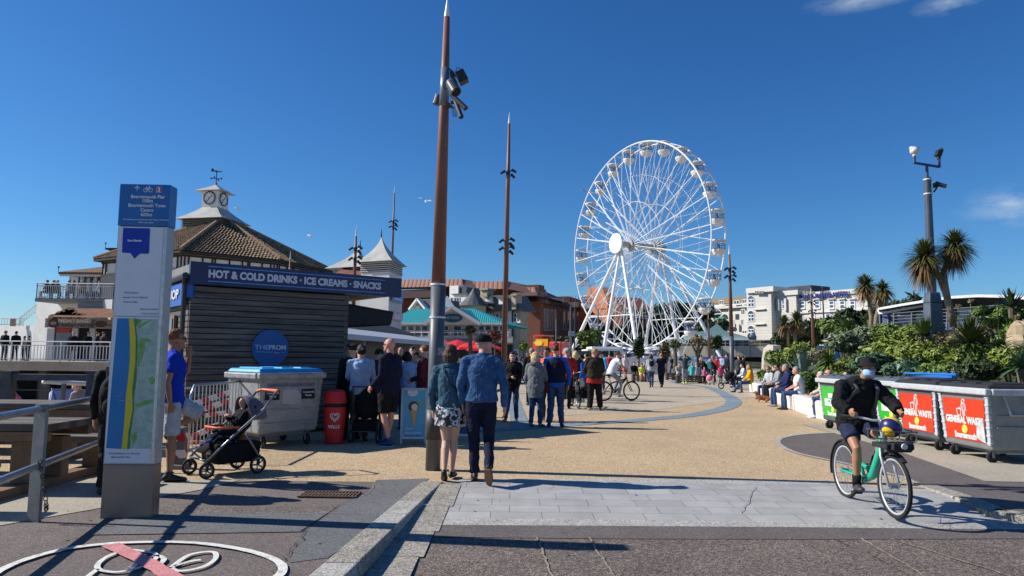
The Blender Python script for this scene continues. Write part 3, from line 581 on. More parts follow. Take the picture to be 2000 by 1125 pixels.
CREAM = M('cream_letters', (.75, .68, .55), rough=.5); BRN = M('brown_letters', (.08, .035, .02), rough=.5)
q = P(145, 627, 43.93); text('FRESHLY BAKED', .27, CREAM, ps, q, (1, 0, 0), (0, 0, 1), bold=.008)
q = P(145, 636, 43.93); text('CORNISH PASTIES', .3, BRN, ps, q, (1, 0, 0), (0, 0, 1), bold=.006)
mb = MB(); mb.disc(P(104, 631, 43.93), (0, -1, 0), .3, .03, 20); mb.build('emblem', BRN, ps, W=True); mb = MB(); mb.disc(P(104, 631, 43.9), (0, -1, 0), .2, .02, 12, ry=.1); mb.build('emblem_pasty', SGB, ps, W=True)
ps2 = thing('pasty_shop_fascia', 'second brown shop fascia with dark oval badge, beside the pasty sign', 'sign', P(205, 640, 44.1))
wbox(ps2, 'board', SGB, 181, 624, 240, 642, 44.2, .12); mb = MB(); mb.disc(P(197, 633, 44.15), (0, -1, 0), .34, .03, 20, ry=.2); mb.build('emblem', BRN, ps2, W=True); text('PASTIES', .26, BRN, ps2, P(222, 636, 44.12), (1, 0, 0), (0, 0, 1))
# pier deck with its beam, piles and rail
pd = thing('pier_deck', 'concrete pier deck with white railing over dark piles', 'pier', (-30, 40, 0)); DZ = ZY(706, 40, 100)
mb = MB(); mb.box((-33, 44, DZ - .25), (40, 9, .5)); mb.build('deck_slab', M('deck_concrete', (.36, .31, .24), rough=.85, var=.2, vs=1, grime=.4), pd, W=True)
mb = MB(); mb.box((-33, 44.5, DZ / 2 - .8), (46, .4, DZ + 1.4)); mb.build('under_deck_shade', M('deck_shade_dark', (.03, .03, .032), rough=.9, var=.4), pd, W=True)  # near-black sheet standing in for the shade among the piles
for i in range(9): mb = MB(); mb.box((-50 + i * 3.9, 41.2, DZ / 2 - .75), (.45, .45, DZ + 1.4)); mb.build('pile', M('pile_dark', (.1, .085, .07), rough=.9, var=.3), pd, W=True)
railing(pd, (-52, 39.7, DZ), (-14, 39.7, DZ), 1.1, 210, STEELW, gap=.22, bar=.022, posts=14)
# white stair block at the far left
sb = thing('stair_block', 'low white block with a railed stair going up, left of the pavilion', 'building', P(0, 690, 50)); Fac(-60, 54, 66, 49.5).box(sb, 'wall', WHITE, -60, 637, 66, 707, 0, 5)
railing(sb, P(-60, 637, 50), Vector((P(45, 637, 50).x, 50, P(0, 637, 50).z)), .55, 20, STEELW); railing(sb, P(38, 637, 49.9), P(70, 612, 49.9), .6, 10, STEELW); wbox(sb, 'door_panel', M('panel_tan', (.4, .3, .24), rough=.7), 20, 622, 30, 637, 49.8, .1)
# ---- twin pyramid towers and white block ----
tw = thing('twin_tower_block', 'white block with two bell shaped lead pyramid roofs', 'building', (-7.5, 41, 0))
def ptower(bx, apex, hz, zl, over, zb=None):
    mb = MB(); mb.prism([Vector((q.x, q.y, zl)) for q in bx], (0, 0, hz - zl)); mb.build('louvre_core', DARK, tw, W=True); c = sum(bx, Vector()) / 4; mb = MB()
    for k in range(5):
        z = zl + (hz - zl) * (k + .2) / 5; mb.prism([Vector((c.x + (q.x - c.x) * 1.05, c.y + (q.y - c.y) * 1.05, z)) for q in bx], (0, 0, (hz - zl) / 9))
    mb.build('louvre', M('louvre_grey', (.42, .43, .43), rough=.7, var=.15), tw, W=True)
    pyramid(tw, 'pyramid_roof', LEAD, [Vector((c.x + (q.x - c.x) * over, c.y + (q.y - c.y) * over, hz)) for q in bx], apex, steps=10, flare=1.75)
    mb = MB(); mb.tube([apex - Vector((0, 0, .3)), apex + Vector((0, 0, .35))], [.05, .01], 6); mb.build('finial', TIMB, tw, W=True)
m_, l_, r_ = Vector((Xat(761, 515, 40), 40, 0)), Vector((Xat(706, 515, 40.8), 40.8, 0)), Vector((Xat(785, 520, 42.4), 42.4, 0)); bx1 = [l_, m_, r_, l_ + r_ - m_]
hz = ZY(510, 40, 761); zl = ZY(530, 40, 761); c1 = sum(bx1, Vector()) / 4; ptower(bx1, Vector((Xat(745, 460, c1.y), c1.y, ZY(457, c1.y, 745))), hz, zl, 1.28)
bx2 = [q + Vector((Xat(690, 500, 47) - c1.x + (47 - c1.y) * 0, 47 - c1.y, 0)) for q in bx1]; c2_ = sum(bx2, Vector()) / 4; hz2 = ZY(527, 46.5, 690); ptower(bx2, Vector((Xat(704, 475, 47), 47, ZY(478, 47, 704))), hz2, hz2 - .5, 1.5)
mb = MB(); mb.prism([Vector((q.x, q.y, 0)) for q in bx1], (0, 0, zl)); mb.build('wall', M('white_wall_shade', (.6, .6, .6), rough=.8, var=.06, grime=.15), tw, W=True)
wl = MB(); wl.box((-10.2, 45.2, 2.5), (5.6, 6, 5.0)); wl.build('side_wall', WHITE, tw, W=True)
mb = MB(); a_, b_ = P(648, 537, 43), P(720, 537, 43); b_.z = a_.z; mb.add([a_, b_, b_ + Vector((0, 3, .8)), a_ + Vector((0, 3, .8))], [(0, 1, 2, 3)]); mb.build('tiled_strip', TILE_R, tw, W=True)
q = m_.lerp(r_, .5); dd = (r_ - m_).normalized(); nn = Vector((dd.y, -dd.x, 0))
for (py0, py1, c_, nm, tx) in ((567, 590, (.1, .25, .6), 'blue_advert', 'PIER'), (612, 625, (.65, .35, .42), 'pink_advert', 'OPEN')):
    z1_, z0_ = ZY(py0, 41, 772), ZY(py1, 41, 772); o_ = thing('wall_advert', ('blue and white' if py0 < 600 else 'small pink') + ' advert panel on the white tower wall', 'sign', q + nn * .1 + Vector((0, 0, z0_)))
    mb = MB(); mb.bar(q - dd * 1.0 + nn * .15 + Vector((0, 0, (z0_ + z1_) / 2)), q + dd * 1.0 + nn * .15 + Vector((0, 0, (z0_ + z1_) / 2)), .08, z1_ - z0_); pn = mb.build('panel', M('ad_' + nm, c_, rough=.5, var=.25, vs=2), o_, W=True)
    mb = MB()
    for k in range(3): mb.bar(q - dd * (.7 - .1 * k) + nn * .2 + Vector((0, 0, z0_ + (z1_ - z0_) * (.25 + .22 * k))), q + dd * (.75 - .2 * k) + nn * .2 + Vector((0, 0, z0_ + (z1_ - z0_) * (.25 + .22 * k))), .012, .06)
    mb.build('print_lines', M('ad_white', (.7, .72, .8)), o_, W=True)
# ---- low cafe with black hipped roof and lean-to awning ----
cf = thing('promenade_cafe', 'low white cafe with black hipped roof and pale lean-to awning', 'building', (-3.6, 28, 0))
mb = MB(); e = [P(690, 652, 24), P(802, 652, 31)]; ez_ = ZY(655, 28, 770); bb = [Vector((-5.6, 25.5, 0)), Vector((-4.35, 31.6, 0)), Vector((-8.5, 33, 0)), Vector((-9.6, 26.6, 0))]
CE = 2.4
mb.prism([Vector((b.x, b.y, .0)) for b in bb], (0, 0, CE)); mb.build('wall', WHITE, cf, W=True)
cc = sum(bb, Vector()) / 4; pyramid(cf, 'roof', M('slate_black', (.02, .022, .027), rough=.7, var=.3, vs=3), [Vector((cc.x + (b.x - cc.x) * 1.12, cc.y + (b.y - cc.y) * 1.12, CE)) for b in bb], (cc.x + .3, cc.y, CE + .85), steps=3, flare=1.0)
f0, f1 = Vector((-5.62, 25.4, 0)), Vector((-4.33, 31.7, 0)); dd = (f1 - f0).normalized(); nn = Vector((dd.y, -dd.x, 0))
mb = MB(); a, b = f0 + dd * 2.3 + nn * .07 + Vector((0, 0, CE - .28)), f0 + dd * 5.3 + nn * .07 + Vector((0, 0, CE - .28)); mb.bar(a, b, .06, .34); fs = mb.build('fascia_sign', DARK, cf, W=True)
text('FISH AND CHIPS', .24, M('sign_white', (.75, .75, .75), rough=.5), fs, (a + b) / 2 - dd * .5 + nn * .05, dd, (0, 0, 1), width=1.7, bold=.008); text('BAR', .24, M('sign_red', (.5, .05, .09), rough=.5), fs, (a + b) / 2 + dd * .85 + nn * .05, dd, (0, 0, 1), width=.6, bold=.01)
mb = MB(); aw = [Vector((-4.75, 19.0, 2.12)), Vector((-3.05, 34, 2.12)), Vector((-3.9, 34, 2.36)), Vector((-5.6, 19.0, 2.36))]
for i in range(26):
    t0, t1 = i / 26, (i + .92) / 26; p0, p1, q0, q1 = aw[0].lerp(aw[1], t0), aw[0].lerp(aw[1], t1), aw[3].lerp(aw[2], t0), aw[3].lerp(aw[2], t1); mb.add([p0, p1, q1, q0, p0 - Vector((0, 0, .05)), p1 - Vector((0, 0, .05)), q1 - Vector((0, 0, .05)), q0 - Vector((0, 0, .05))], [(0, 1, 2, 3), (4, 7, 6, 5), (0, 4, 5, 1), (2, 6, 7, 3), (1, 5, 6, 2), (0, 3, 7, 4)])
mb.bar(aw[0] - Vector((0, 0, .1)), aw[1] - Vector((0, 0, .1)), .05, .12); mb.build('awning', M('awning_pale', (.45, .48, .52), rough=.6, var=.1), cf, W=True)
for i in range(6): t = i / 5; mb = MB(); p = aw[0].lerp(aw[1], t); mb.box((p.x - .15, p.y + .1, 1.03), (.12, .12, 2.06)); mb.build('awning_post', M('post_grey', (.3, .31, .32), rough=.6), cf, W=True)
mb = MB(); mb.bar(Vector((-5.4, 19.2, 1.1)), Vector((-3.95, 33.8, 1.1)), .08, 2.2); mb.build('shop_front', M('shop_dark', (.035, .033, .04), rough=.4, var=.5, vs=2), cf, W=True)
# ---- refreshment kiosk ----
KL = Vector((-5.85, 13.0, 0)); KD = Vector((3.35, 2.6, 0)).normalized(); KN = Vector((KD.y, -KD.x, 0)); KB = -KN; KT = ZY(514, 13, 372); KW = 3.1; KS = 4.25
ko = thing('snack_kiosk', 'dark timber clad snack kiosk with navy sign along its roof', 'kiosk', KL)
PLK = M('kiosk_plank', (.115, .102, .09), rough=.75, var=.55, vs=1.2, bump=.4, bs=30, st=(.7, .7, 9))
def kp(s_, b_, z): p = KL + KD * s_ + KB * b_; return Vector((p.x, p.y, z))
mb = MB(); mb.prism([kp(0.06, .06, 0), kp(KW - .05, .06, 0), kp(KW - .05, 3.8, 0), kp(0.06, 3.8, 0)], (0, 0, KT - .3)); mb.build('inner_wall', M('kiosk_gap', (.008, .008, .009), rough=.9), ko, W=True)
mb = MB(); zc = .12
while zc < KT - .42:
    mb.bar(kp(0, .02, zc), kp(KW, .02, zc), .06, .092); mb.bar(kp(.02, .05, zc), kp(.02, 3.9, zc), .06, .092); zc += .108
mb.build('cladding', PLK, ko, W=True)
NAVY = M('sign_navy', (.008, .01, .075), rough=.4, var=.1, coat=.2); LB = M('sign_line_blue', (.12, .3, .75), rough=.5); SW = M('sign_letters', (.62, .62, .72), rough=.5, var=.03)
KM = Matrix((KD, KB, Vector((0, 0, 1)))).transposed()
def kbox(s0, s1, b0, b1, z0, z1, name, mat, par=None, bevel=0): mb = MB(); mb.box(kp((s0 + s1) / 2, (b0 + b1) / 2, (z0 + z1) / 2), (s1 - s0, b1 - b0, z1 - z0), rot=KM); return mb.build(name, mat, par or ko, W=True, bevel=bevel)
SH = .41
sg = kbox(-.06, KS, -.16, -.06, KT - SH + .02, KT + .02, 'fascia_sign', NAVY)
kbox(-.04, KS - .03, -.055, 4.0, KT - .2, KT - .02, 'roof', M('kiosk_roof', (.2, .2, .2), rough=.8, var=.2))
kbox(KW, KS - .05, -.05, 3.9, KT - SH + .06, KT - SH + .1, 'soffit', M('soffit_cream', (.5, .48, .42), rough=.7))
text('HOT & COLD DRINKS · ICE CREAMS · SNACKS', .19, SW, sg, kp(2.0, -.163, KT - SH / 2 + .015), KD, (0, 0, 1), bold=.009, width=3.5)
for z in (KT - .05, KT - SH + .09): kbox(.25, 3.85, -.168, -.16, z - .008, z + .008, 'sign_line', LB, sg)
dm = thing('kiosk_roundel', 'round blue wall sign lettered THE PROM on the dark cladding', 'sign', kp(1.72, -.03, 0))
# place the roundel where the photo has it on the wall plane
kf = Fac(372, 13, 775, 15.6); kf.a = KL.copy(); kf.d = KD; kf.n = KN
rc = kf.at(528, 680, .07); mb = MB(); mb.disc(rc, KN, kf.at(562, 680, .07).x * 0 + (kf.at(563, 680, .07) - rc).length, .03, 48); rb = mb.build('disc', M('roundel_blue', (.012, .1, .33), rough=.45, var=.08), dm, W=True)
LBW = M('pale_blue_letters', (.4, .55, .75), rough=.5)
text('THE', .125, LBW, rb, rc + KN * .018 - KD * .17 + Vector((0, 0, .01)), KD, (0, 0, 1), width=.26); text('PROM', .125, SW, rb, rc + KN * .018 + KD * .13 + Vector((0, 0, .01)), KD, (0, 0, 1), width=.33, bold=.003)
mb = MB(); mb.bar(rc + KN * .019 - KD * .28 - Vector((0, 0, .075)), rc + KN * .019 + KD * .05 - Vector((0, 0, .075)), .004, .006); mb.bar(rc + KN * .019 + KD * .2 - Vector((0, 0, .075)), rc + KN * .019 + KD * .28 - Vector((0, 0, .075)), .004, .006); mb.build('rule', LBW, rb, W=True)
text('from', .05, LBW, rb, rc + KN * .018 + KD * .125 - Vector((0, 0, .085)), KD, (0, 0, 1))
# left flank: gutter, downpipe, blue sign, windows
BM = M('kiosk_blue', (.02, .1, .42), rough=.45); GUT = M('gutter_black', (.03, .03, .035), rough=.4)
def lk(b, z, off=0): p = KL + KB * b - KD * off; return Vector((p.x, p.y, z))
mb = MB(); mb.bar(lk(.12, KT - .55, .07), lk(3.8, KT - .55, .07), .05, .42); bs_ = mb.build('side_sign', BM, ko, W=True)
text('COFFEE SHOP', .24, SW, bs_, lk(1.6, KT - .55, .11), -KB, (0, 0, 1), width=2.4, bold=.008)
mb = MB(); mb.tube([lk(-.1, KT - .24, .12), lk(3.95, KT - .3, .12)], .06, 8); mb.build('gutter', GUT, ko, W=True)
mb = MB(); mb.tube([lk(-.02, KT - .25, .12), lk(.03, KT - .42, .1), lk(.03, .05, .1)], .045, 8); mb.build('downpipe', GUT, ko, W=True)
mb = MB(); mb.bar(lk(.02, KT - .22, .01) - KD * 0, lk(.02, KT - .63, .01), .16, .1, upv=(0, 1, 0)); mb.build('sign_return', BM, ko, W=True)
for b in (1.2, 2.4): mb = MB(); mb.bar(lk(b - .4, 1.9, .05), lk(b + .4, 1.9, .05), .05, .7); f_ = mb.build('window', M('win_wood', (.2, .12, .07), rough=.6), ko, W=True); mb = MB(); mb.bar(lk(b - .33, 1.9, .085), lk(b + .33, 1.9, .085), .02, .58); mb.build('pane', GLASS, f_, W=True)
# serving hatch awning on the right flank
AWB = M('awning_black', (.016, .017, .02), rough=.7, var=.2)
mb = MB(); c0, c1 = KW + .02, KW + 1.05
mb.prism([kp(c0, .2, 2.62), kp(c1, .0, 2.48), kp(c1, .0, 2.43), kp(c0, .2, 2.57)], KB * 3.3); mb.build('hatch_awning', AWB, ko, W=True)
mb = MB(); mb.prism([kp(c1, .0, 2.46), kp(c1 - .06, .0, 2.18), kp(c1 - .08, .0, 2.18), kp(c1 - .03, .0, 2.46)], KB * 3.4); mb.build('awning_valance', M('valance_grey', (.07, .075, .08), rough=.8), ko, W=True)
mb = MB(); mb.prism([kp(c0, .02, 2.55), kp(c1 - .01, -.02, 2.43), kp(c1 - .06, -.02, 2.2), kp(c0, .02, 2.15)], KB * .03); mb.build('awning_cheek', AWB, ko, W=True)
mb = MB(); mb.box(kp(KW + .1, .35, 1.25), (.09, .09, 2.5), rot=KM); mb.build('corner_post', GREYM, ko, W=True)
mb = MB(); mb.box(kp(KW + .25, 2.0, 1.02), (.4, 3.0, .06), rot=KM); mb.build('counter', GREYM, ko, W=True)
# ---- turquoise roofed restaurant ----
TQ = wavemat('turquoise_ribs', (.03, .4, .4), (.012, .16, .17), 1.7, 'X', rough=.45, bump=.9, sharp=(.3, .7), var=.12)
rs_ = thing('turquoise_roof_restaurant', 'cream restaurant with ribbed turquoise roof and gabled centre bearing an oval sign', 'building', P(885, 690, 60))
fr = Fac(750, 61, 1010, 58.5)
mb = MB(); L0, L1 = fr.at(748, 632, .8), fr.at(985, 632, .8); L1.z = L0.z; k0, k1 = fr.at(806, 603, -5), fr.at(925, 605, -5); k1.z = k0.z
b0, b1 = L0 - fr.n * 11, L1 - fr.n * 11; mb.add([L0, L1, k1, k0, b1, b0], [(0, 1, 2, 3), (1, 4, 2), (4, 5, 3, 2), (5, 0, 3)]); mb.build('roof', TQ, rs_, W=True)
CRM = M('cream_wall', (.62, .6, .54), rough=.7, var=.08, grime=.15); fr.box(rs_, 'wall', CRM, 748, 632, 985, 704, 0, 1.2)
fr.box(rs_, 'white_gutter', WHITE2, 748, 630, 985, 634, .9, .3)
fr.poly(rs_, 'gable', CRM, [(832, 633), (884, 601), (935, 633)], 1.3, 2.5)
for (a, b) in (((828, 633), (884, 600)), ((884, 600), (938, 633))): mb = MB(); mb.bar(fr.at(*a, 1.5), fr.at(*b, 1.5), .6, .22, upv=(0, 0, 1)); mb.build('barge_board', WHITE2, rs_, W=True)
mb = MB(); g0, g1, gp = fr.at(828, 632, 1.45), fr.at(938, 632, 1.45), fr.at(884, 598.5, 1.45); mb.add([g0, gp, gp - fr.n * 7, g0 - fr.n * 7, g1, g1 - fr.n * 7], [(0, 1, 2, 3), (4, 5, 2, 1)]); mb.build('gable_roof', TQ, rs_, W=True)
oc = fr.at(884, 621, 1.36); mb = MB(); mb.disc(oc, fr.n, .75, .06, 32, ry=.3); mb.disc(oc - fr.n * .01, fr.n, .82, .05, 32, ry=.36); ov = mb.build('oval_sign', M('oval_teal', (.01, .12, .16), rough=.4), rs_, W=True)
text('HOT ROCKS', .3, SW, ov, oc + fr.n * .05, fr.d, (0, 0, 1), width=1.15)
mb = MB(); lp = fr.at(873, 596, 0); pyr = [lp + Vector((-.7, -.7, -.2)), lp + Vector((.7, -.7, -.2)), lp + Vector((.7, .7, -.2)), lp + Vector((-.7, .7, -.2))]; pyramid(rs_, 'lantern', M('lantern_glass', (.45, .5, .5), rough=.3, var=.3), pyr, lp + Vector((0, 0, .8)), steps=2, flare=1)
WBL = glassmat('teal_glass', (.03, .1, .12))
for x0, x1 in ((783, 795), (797, 809), (811, 822), (824, 836), (846, 858), (867, 877), (886, 902), (935, 946), (948, 960), (962, 974), (976, 988)): fr.win(rs_, x0, 636, x1, 656, WBL, nx=1, ny=2, bw=.09)
fr.box(rs_, 'balcony_wall', CRM, 780, 657, 1000, 668, .9, .4); fr.box(rs_, 'fascia_band', M('band_grey', (.25, .25, .24), rough=.7), 846, 661, 935, 668, 1.0, .1)
text('HOT ROCKS', .28, M('letters_dark', (.04, .04, .05)), rs_, fr.at(905, 664, 1.03), fr.d, (0, 0, 1), width=1.5)
for i in range(16): mb = MB(); p = fr.at(782 + i * 14, 657, .9); mb.tube([p, p + Vector((0, 0, .42))], .03, 4); mb.build('balcony_post', WHITE2, rs_, W=True)
mb = MB(); p, q = fr.at(781, 649, .9), fr.at(995, 649, .9); q.z = p.z; mb.tube([p, q], .035, 4); mb.build('balcony_rail', WHITE2, rs_, W=True)
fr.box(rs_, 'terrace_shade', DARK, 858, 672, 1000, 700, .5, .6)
# red parasols of the terrace
REDC = M('parasol_red', (.62, .02, .03), rough=.7, var=.1)
for i, (px, Y) in enumerate(((893, 52), (925, 51), (948, 50), (868, 53))):
    t = thing('terrace_parasol', ['red parasol in front of the teal roofed restaurant, just left of the cap', 'red parasol tip right above the denim shoulders', 'last red parasol to the right, behind the flat cap man', 'red parasol beside the thick mast'][i], 'parasol', (Xat(px, 680, Y), Y, 0), group='red parasols on the restaurant terrace')
    zt = ZY(663 + i * 2 % 5, Y, px); mb = MB(); mb.tube([(0, 0, 0), (0, 0, zt)], .03, 6); mb.build('pole', GREYM, t)
    mb = MB(); rim = [Vector((math.cos(R(45 * k)) * 1.35, math.sin(R(45 * k)) * 1.35, zt - .5)) for k in range(8)]; mb.add(rim + [Vector((0, 0, zt)), ] + [r + Vector((0, 0, -.16)) for r in rim], [(k, (k + 1) % 8, 8) for k in range(8)] + [(k, k + 9, (k + 1) % 8 + 9, (k + 1) % 8) for k in range(8)]); mb.build('canopy', REDC, t)
# ---- conference centre: brown brick and ribbed copper mansards ----
CU = wavemat('copper_ribs', (.33, .165, .11), (.14, .07, .05), .42, 'X', rough=.5, metal=.0, bump=.8, sharp=(.1, .35), var=.12)
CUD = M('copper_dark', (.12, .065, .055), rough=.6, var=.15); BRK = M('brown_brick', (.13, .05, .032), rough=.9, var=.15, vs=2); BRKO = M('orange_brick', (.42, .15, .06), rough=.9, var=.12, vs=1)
bc = thing('conference_centre', 'huge brown brick hall with ribbed copper mansard roofs', 'building', P(950, 690, 110))
def mans(pts, Y, dY, mat, name, par=bc):
    """sloped roof panel: upper two points set back"""
    mb = MB(); a, b, c, d = [P(x, y, Y + (dY if k in (1, 2) else 0)) for k, (x, y) in enumerate(pts)]; mb.add([a, b, c, d, a + Vector((0, 3, 0)), b + Vector((0, 3, 0)), c + Vector((0, 3, 0)), d + Vector((0, 3, 0))], [(0, 1, 2, 3), (4, 7, 6, 5), (0, 4, 5, 1), (1, 5, 6, 2), (2, 6, 7, 3), (3, 7, 4, 0)]); return mb.build(name, mat, par, W=True)
fb = Fac(760, 126, 1055, 112); fb2 = Fac(1052, 112, 1160, 150)
fb.box(bc, 'upper_wall', BRK, 760, 562, 1052, 690, -1.5, 2); fb.box(bc, 'brick_wall', BRKO, 1000, 588, 1033, 700, .4, 1); fb.box(bc, 'brick_pier', BRK, 1031, 590, 1055, 700, .5, 1)
def fslope(f, pts, back, mat, name):
    a, b, c, d = [f.at(x, y, .8 - (back if k in (1, 2) else 0)) for k, (x, y) in enumerate(pts)]; dn = -f.n * 4; mb = MB(); mb.add([a, b, c, d] + [q + dn for q in (a, b, c, d)], [(0, 1, 2, 3), (4, 7, 6, 5), (0, 4, 5, 1), (1, 5, 6, 2), (2, 6, 7, 3), (3, 7, 4, 0)]); return mb.build(name, mat, bc, W=True)
fslope(fb, [(740, 562), (740, 546), (902, 545), (905, 559)], 2, CU, 'mansard'); fslope(fb, [(904, 559), (902, 545), (925, 552), (932, 564)], 3, CUD, 'mansard_return')
fslope(fb, [(932, 564), (922, 550), (991, 549), (993, 564)], 2, CU, 'mansard'); fslope(fb, [(991, 564), (991, 549), (1026, 556), (1040, 575)], 3, CUD, 'mansard_return')
fslope(fb, [(985, 590), (998, 577), (1048, 576), (1053, 590)], 2.4, CU, 'mansard'); fslope(fb, [(1038, 576), (1029, 561), (1045, 561), (1048, 575)], 2, CU, 'mansard')
fslope(fb2, [(1052, 590), (1048, 575), (1140, 597), (1145, 605)], 2.4, CUD, 'mansard_wing'); fslope(fb2, [(1050, 577), (1046, 561), (1094, 582), (1112, 592)], 3, CUD, 'mansard_wing')
fb2.box(bc, 'wing_wall', BRK, 1054, 596, 1160, 700, 0, 10); fb.box(bc, 'dark_band', M('band_brown', (.07, .035, .035), rough=.7), 742, 566, 870, 582, .5, 1)
for i, x in enumerate((1033, 1038, 1043, 1048)): fb.win(bc, x, 598 + i * .5, x + 4, 644, GLASS, M('mullion_dark', (.05, .05, .06)), nx=1, ny=4, bw=.15)
for x in (1062, 1068, 1075, 1082, 1100, 1108, 1118, 1126): fb2.win(bc, x, 604 + (x - 1060) * .1, x + 3.4, 645 - (x - 1060) * .04, GLASS, M('fin_grey', (.25, .22, .22), rough=.6), nx=1, ny=1, bw=.25)
fb2.box(bc, 'far_block', BRK, 1112, 588, 1168, 700, -3, 10); fb.box(bc, 'roof_plant', CUD, 1095, 590, 1130, 600, -20, 4)
mb = MB()
for x in range(1100, 1138, 6): p = P(x, 592, 118); mb.tube([p, p + Vector((0, 0, 1.3))], .05, 4)
mb.build('roof_rail', GREYM, bc, W=True)
fw2 = Fac(1140, 150, 1195, 135); o_ = thing('brick_fly_tower', 'sloping orange brick tower block behind the wheel', 'building', P(1165, 690, 140)); fw2.poly(o_, 'wall', BRKO, [(1137, 605), (1150, 560), (1175, 561), (1187, 590), (1184, 700), (1137, 700)], 0, 1.5); fw2.poly(o_, 'shaded_flank', BRK, [(1184, 700), (1187, 590), (1193, 580), (1215, 603), (1215, 700)], -1, 6)  # flank lies parallel to the wall; its shade is put into darker brick
# ---- Victorian villa with slate roof ----
SLT = M('slate', (.085, .09, .1), rough=.6, var=.25, vs=1.5); STN = M('villa_stone', (.4, .33, .24), rough=.85, var=.15, vs=2)
vi = thing('slate_roof_villa', 'old stone villa with slate roof, dormers, chimneys and a conical turret', 'building', P(940, 690, 80)); fv = Fac(870, 82, 1020, 76)
fv.box(vi, 'wall', STN, 872, 606, 1016, 700, 0, 1.5); fv.poly(vi, 'roof', SLT, [(868, 607), (893, 578), (1000, 576), (1018, 607)], .6, 3)
fv.box(vi, 'penthouse', WHITE2, 878, 558, 895, 582, -1, 5); fv.box(vi, 'penthouse_side', M('pent_dark', (.06, .07, .08)), 895, 561, 911, 582, -1.2, 5)
for x0, x1, y0, y1 in ((884, 912, 575, 593), (948, 957, 581, 592), (974, 984, 583, 594)): fv.box(vi, 'dormer', WHITE2, x0, y0, x1, y1, 1.2, 3); fv.box(vi, 'dormer_roof', SLT, x0 - 2, y0 - 2, x1 + 2, y0, 1.4, 3.2)
for x in (887, 894, 901, 906): fv.win(vi, x, 583, x + 5, 590, GLASS, nx=1, ny=1, bw=.06).location += fv.n * 1.2
cb = P(925, 598, 77); mb = MB(); mb.tube([cb, cb + Vector((0, 0, .15)), cb + Vector((0, 0, 1.2)), cb + Vector((0, 0, 2.0))], [1.7, 1.55, .55, .03], 16); mb.build('turret_roof', SLT, vi, W=True)
mb = MB(); mb.tube([cb + Vector((0, 0, -6)), cb], 1.35, 16); mb.build('turret_wall', M('turret_cream', (.5, .42, .3), rough=.8), vi, W=True)
mb = MB(); mb.tube([cb + Vector((0, 0, 1.9)), cb + Vector((0, 0, 2.7))], .04, 5); mb.build('finial', GREYM, vi, W=True)
for x0, x1, y0, y1 in ((938, 951, 565, 594), (999, 1007, 576, 604)): fv.box(vi, 'chimney', STN, x0, y0, x1, y1, .8, 1.2); fv.box(vi, 'chimney_cap', STN, x0 - 1.5, y0 - 2, x1 + 1.5, y0 + 1, 1.0, 1.6)
for x0 in (903, 911, 956, 969, 1004): fv.win(vi, x0, 612, x0 + 6, 628, GLASS, nx=1, ny=2)
mb = MB()
for x in (950, 1001): a, b = fv.at(x, 600, .15), fv.at(x, 665, .15); mb.tube([a, b], .08, 6)
mb.build('drainpipe', GUT, vi, W=True)
fv.box(vi, 'white_pipe_wall', WHITE2, 992, 606, 999, 670, .12, .2); fv.box(vi, 'white_band', WHITE2, 985, 628, 1016, 631, .14, .2)
ga = thing('gabled_cottage', 'small cream gable peeping over the teal roof', 'building', P(817, 690, 72)); fg = Fac(795, 73, 840, 71); fg.poly(ga, 'wall', STN, [(803, 640), (803, 606), (817, 586), (832, 606), (832, 640)], 0, 5); mb = MB(); mb.bar(fg.at(801, 605, .2), fg.at(817, 584, .2), .5, .2); mb.bar(fg.at(817, 584, .2), fg.at(834, 605, .2), .5, .2); mb.build('barge_board', WHITE2, ga, W=True); fg.box(ga, 'window', WHITE2, 810, 597, 819, 606, .06, .1); fg.box(ga, 'roof', SLT, 822, 584, 845, 606, -1, 4)
# ---- hotel ----
HO = M('hotel_white', (.62, .59, .53), rough=.8, var=.05, vs=.5, grime=.1); HOB = brickmat('hotel_courses', (.63, .6, .54), (.6, .57, .51), (.45, .42, .38), 30, .55, ms=.03, axis='XZ', var=.06, gscale=.3)
ht = thing('white_hotel', 'grand white hotel with arched windows, balustrades and blue roof lettering', 'building', P(1500, 690, 130)); fh = Fac(1380, 152, 1720, 120)
fh.box(ht, 'tower', HOB, 1459, 570, 1507, 665, 2.2, 14); fh.box(ht, 'tower_parapet', HO, 1457, 561, 1510, 571, 2.7, 14)
fh.box(ht, 'centre_block', HOB, 1507, 576, 1556, 672, .8, 12); fh.box(ht, 'centre_parapet', HO, 1507, 568, 1558, 577, 1.1, 12); fh.box(ht, 'right_wing', HOB, 1554, 576, 1702, 680, 0, 4); fh.box(ht, 'wing_parapet', HO, 1555, 567, 1702, 576, .3, .8)
fh.box(ht, 'left_wing', HO, 1384, 594, 1460, 672, -1, 10); fh.box(ht, 'left_cornice', HO, 1384, 597, 1460, 602, -.3, 1.0)
fh.poly(ht, 'brown_roof', M('roof_tan', (.3, .2, .12), rough=.9, var=.2), [(1382, 593), (1400, 583), (1461, 579), (1461, 593)], -1.5, 8)
fh.box(ht, 'rooftop_plant', M('plant_dark', (.035, .04, .05), rough=.6), 1530, 559, 1584, 569, -5, 6)
mb = MB()
for x in list(range(1568, 1592, 3)) + list(range(1601, 1622, 3)) + list(range(1636, 1658, 3)) + list(range(1474, 1490, 3)): fh.box(None, '', None, x, 568.5, x + 1.6, 573.5, .42 if x > 1500 else 2.9, .2, ext=mb)
mb.build('balustrade_gaps', M('gap_shade', (.3, .29, .27)), ht, W=True)
for y0, y1 in ((586, 600), (615, 628), (644, 657)): fh.win(ht, 1476, y0, 1488, y1, BGLASS, nx=2, ny=2, bw=.16, arch=True).location += fh.n * 2.2
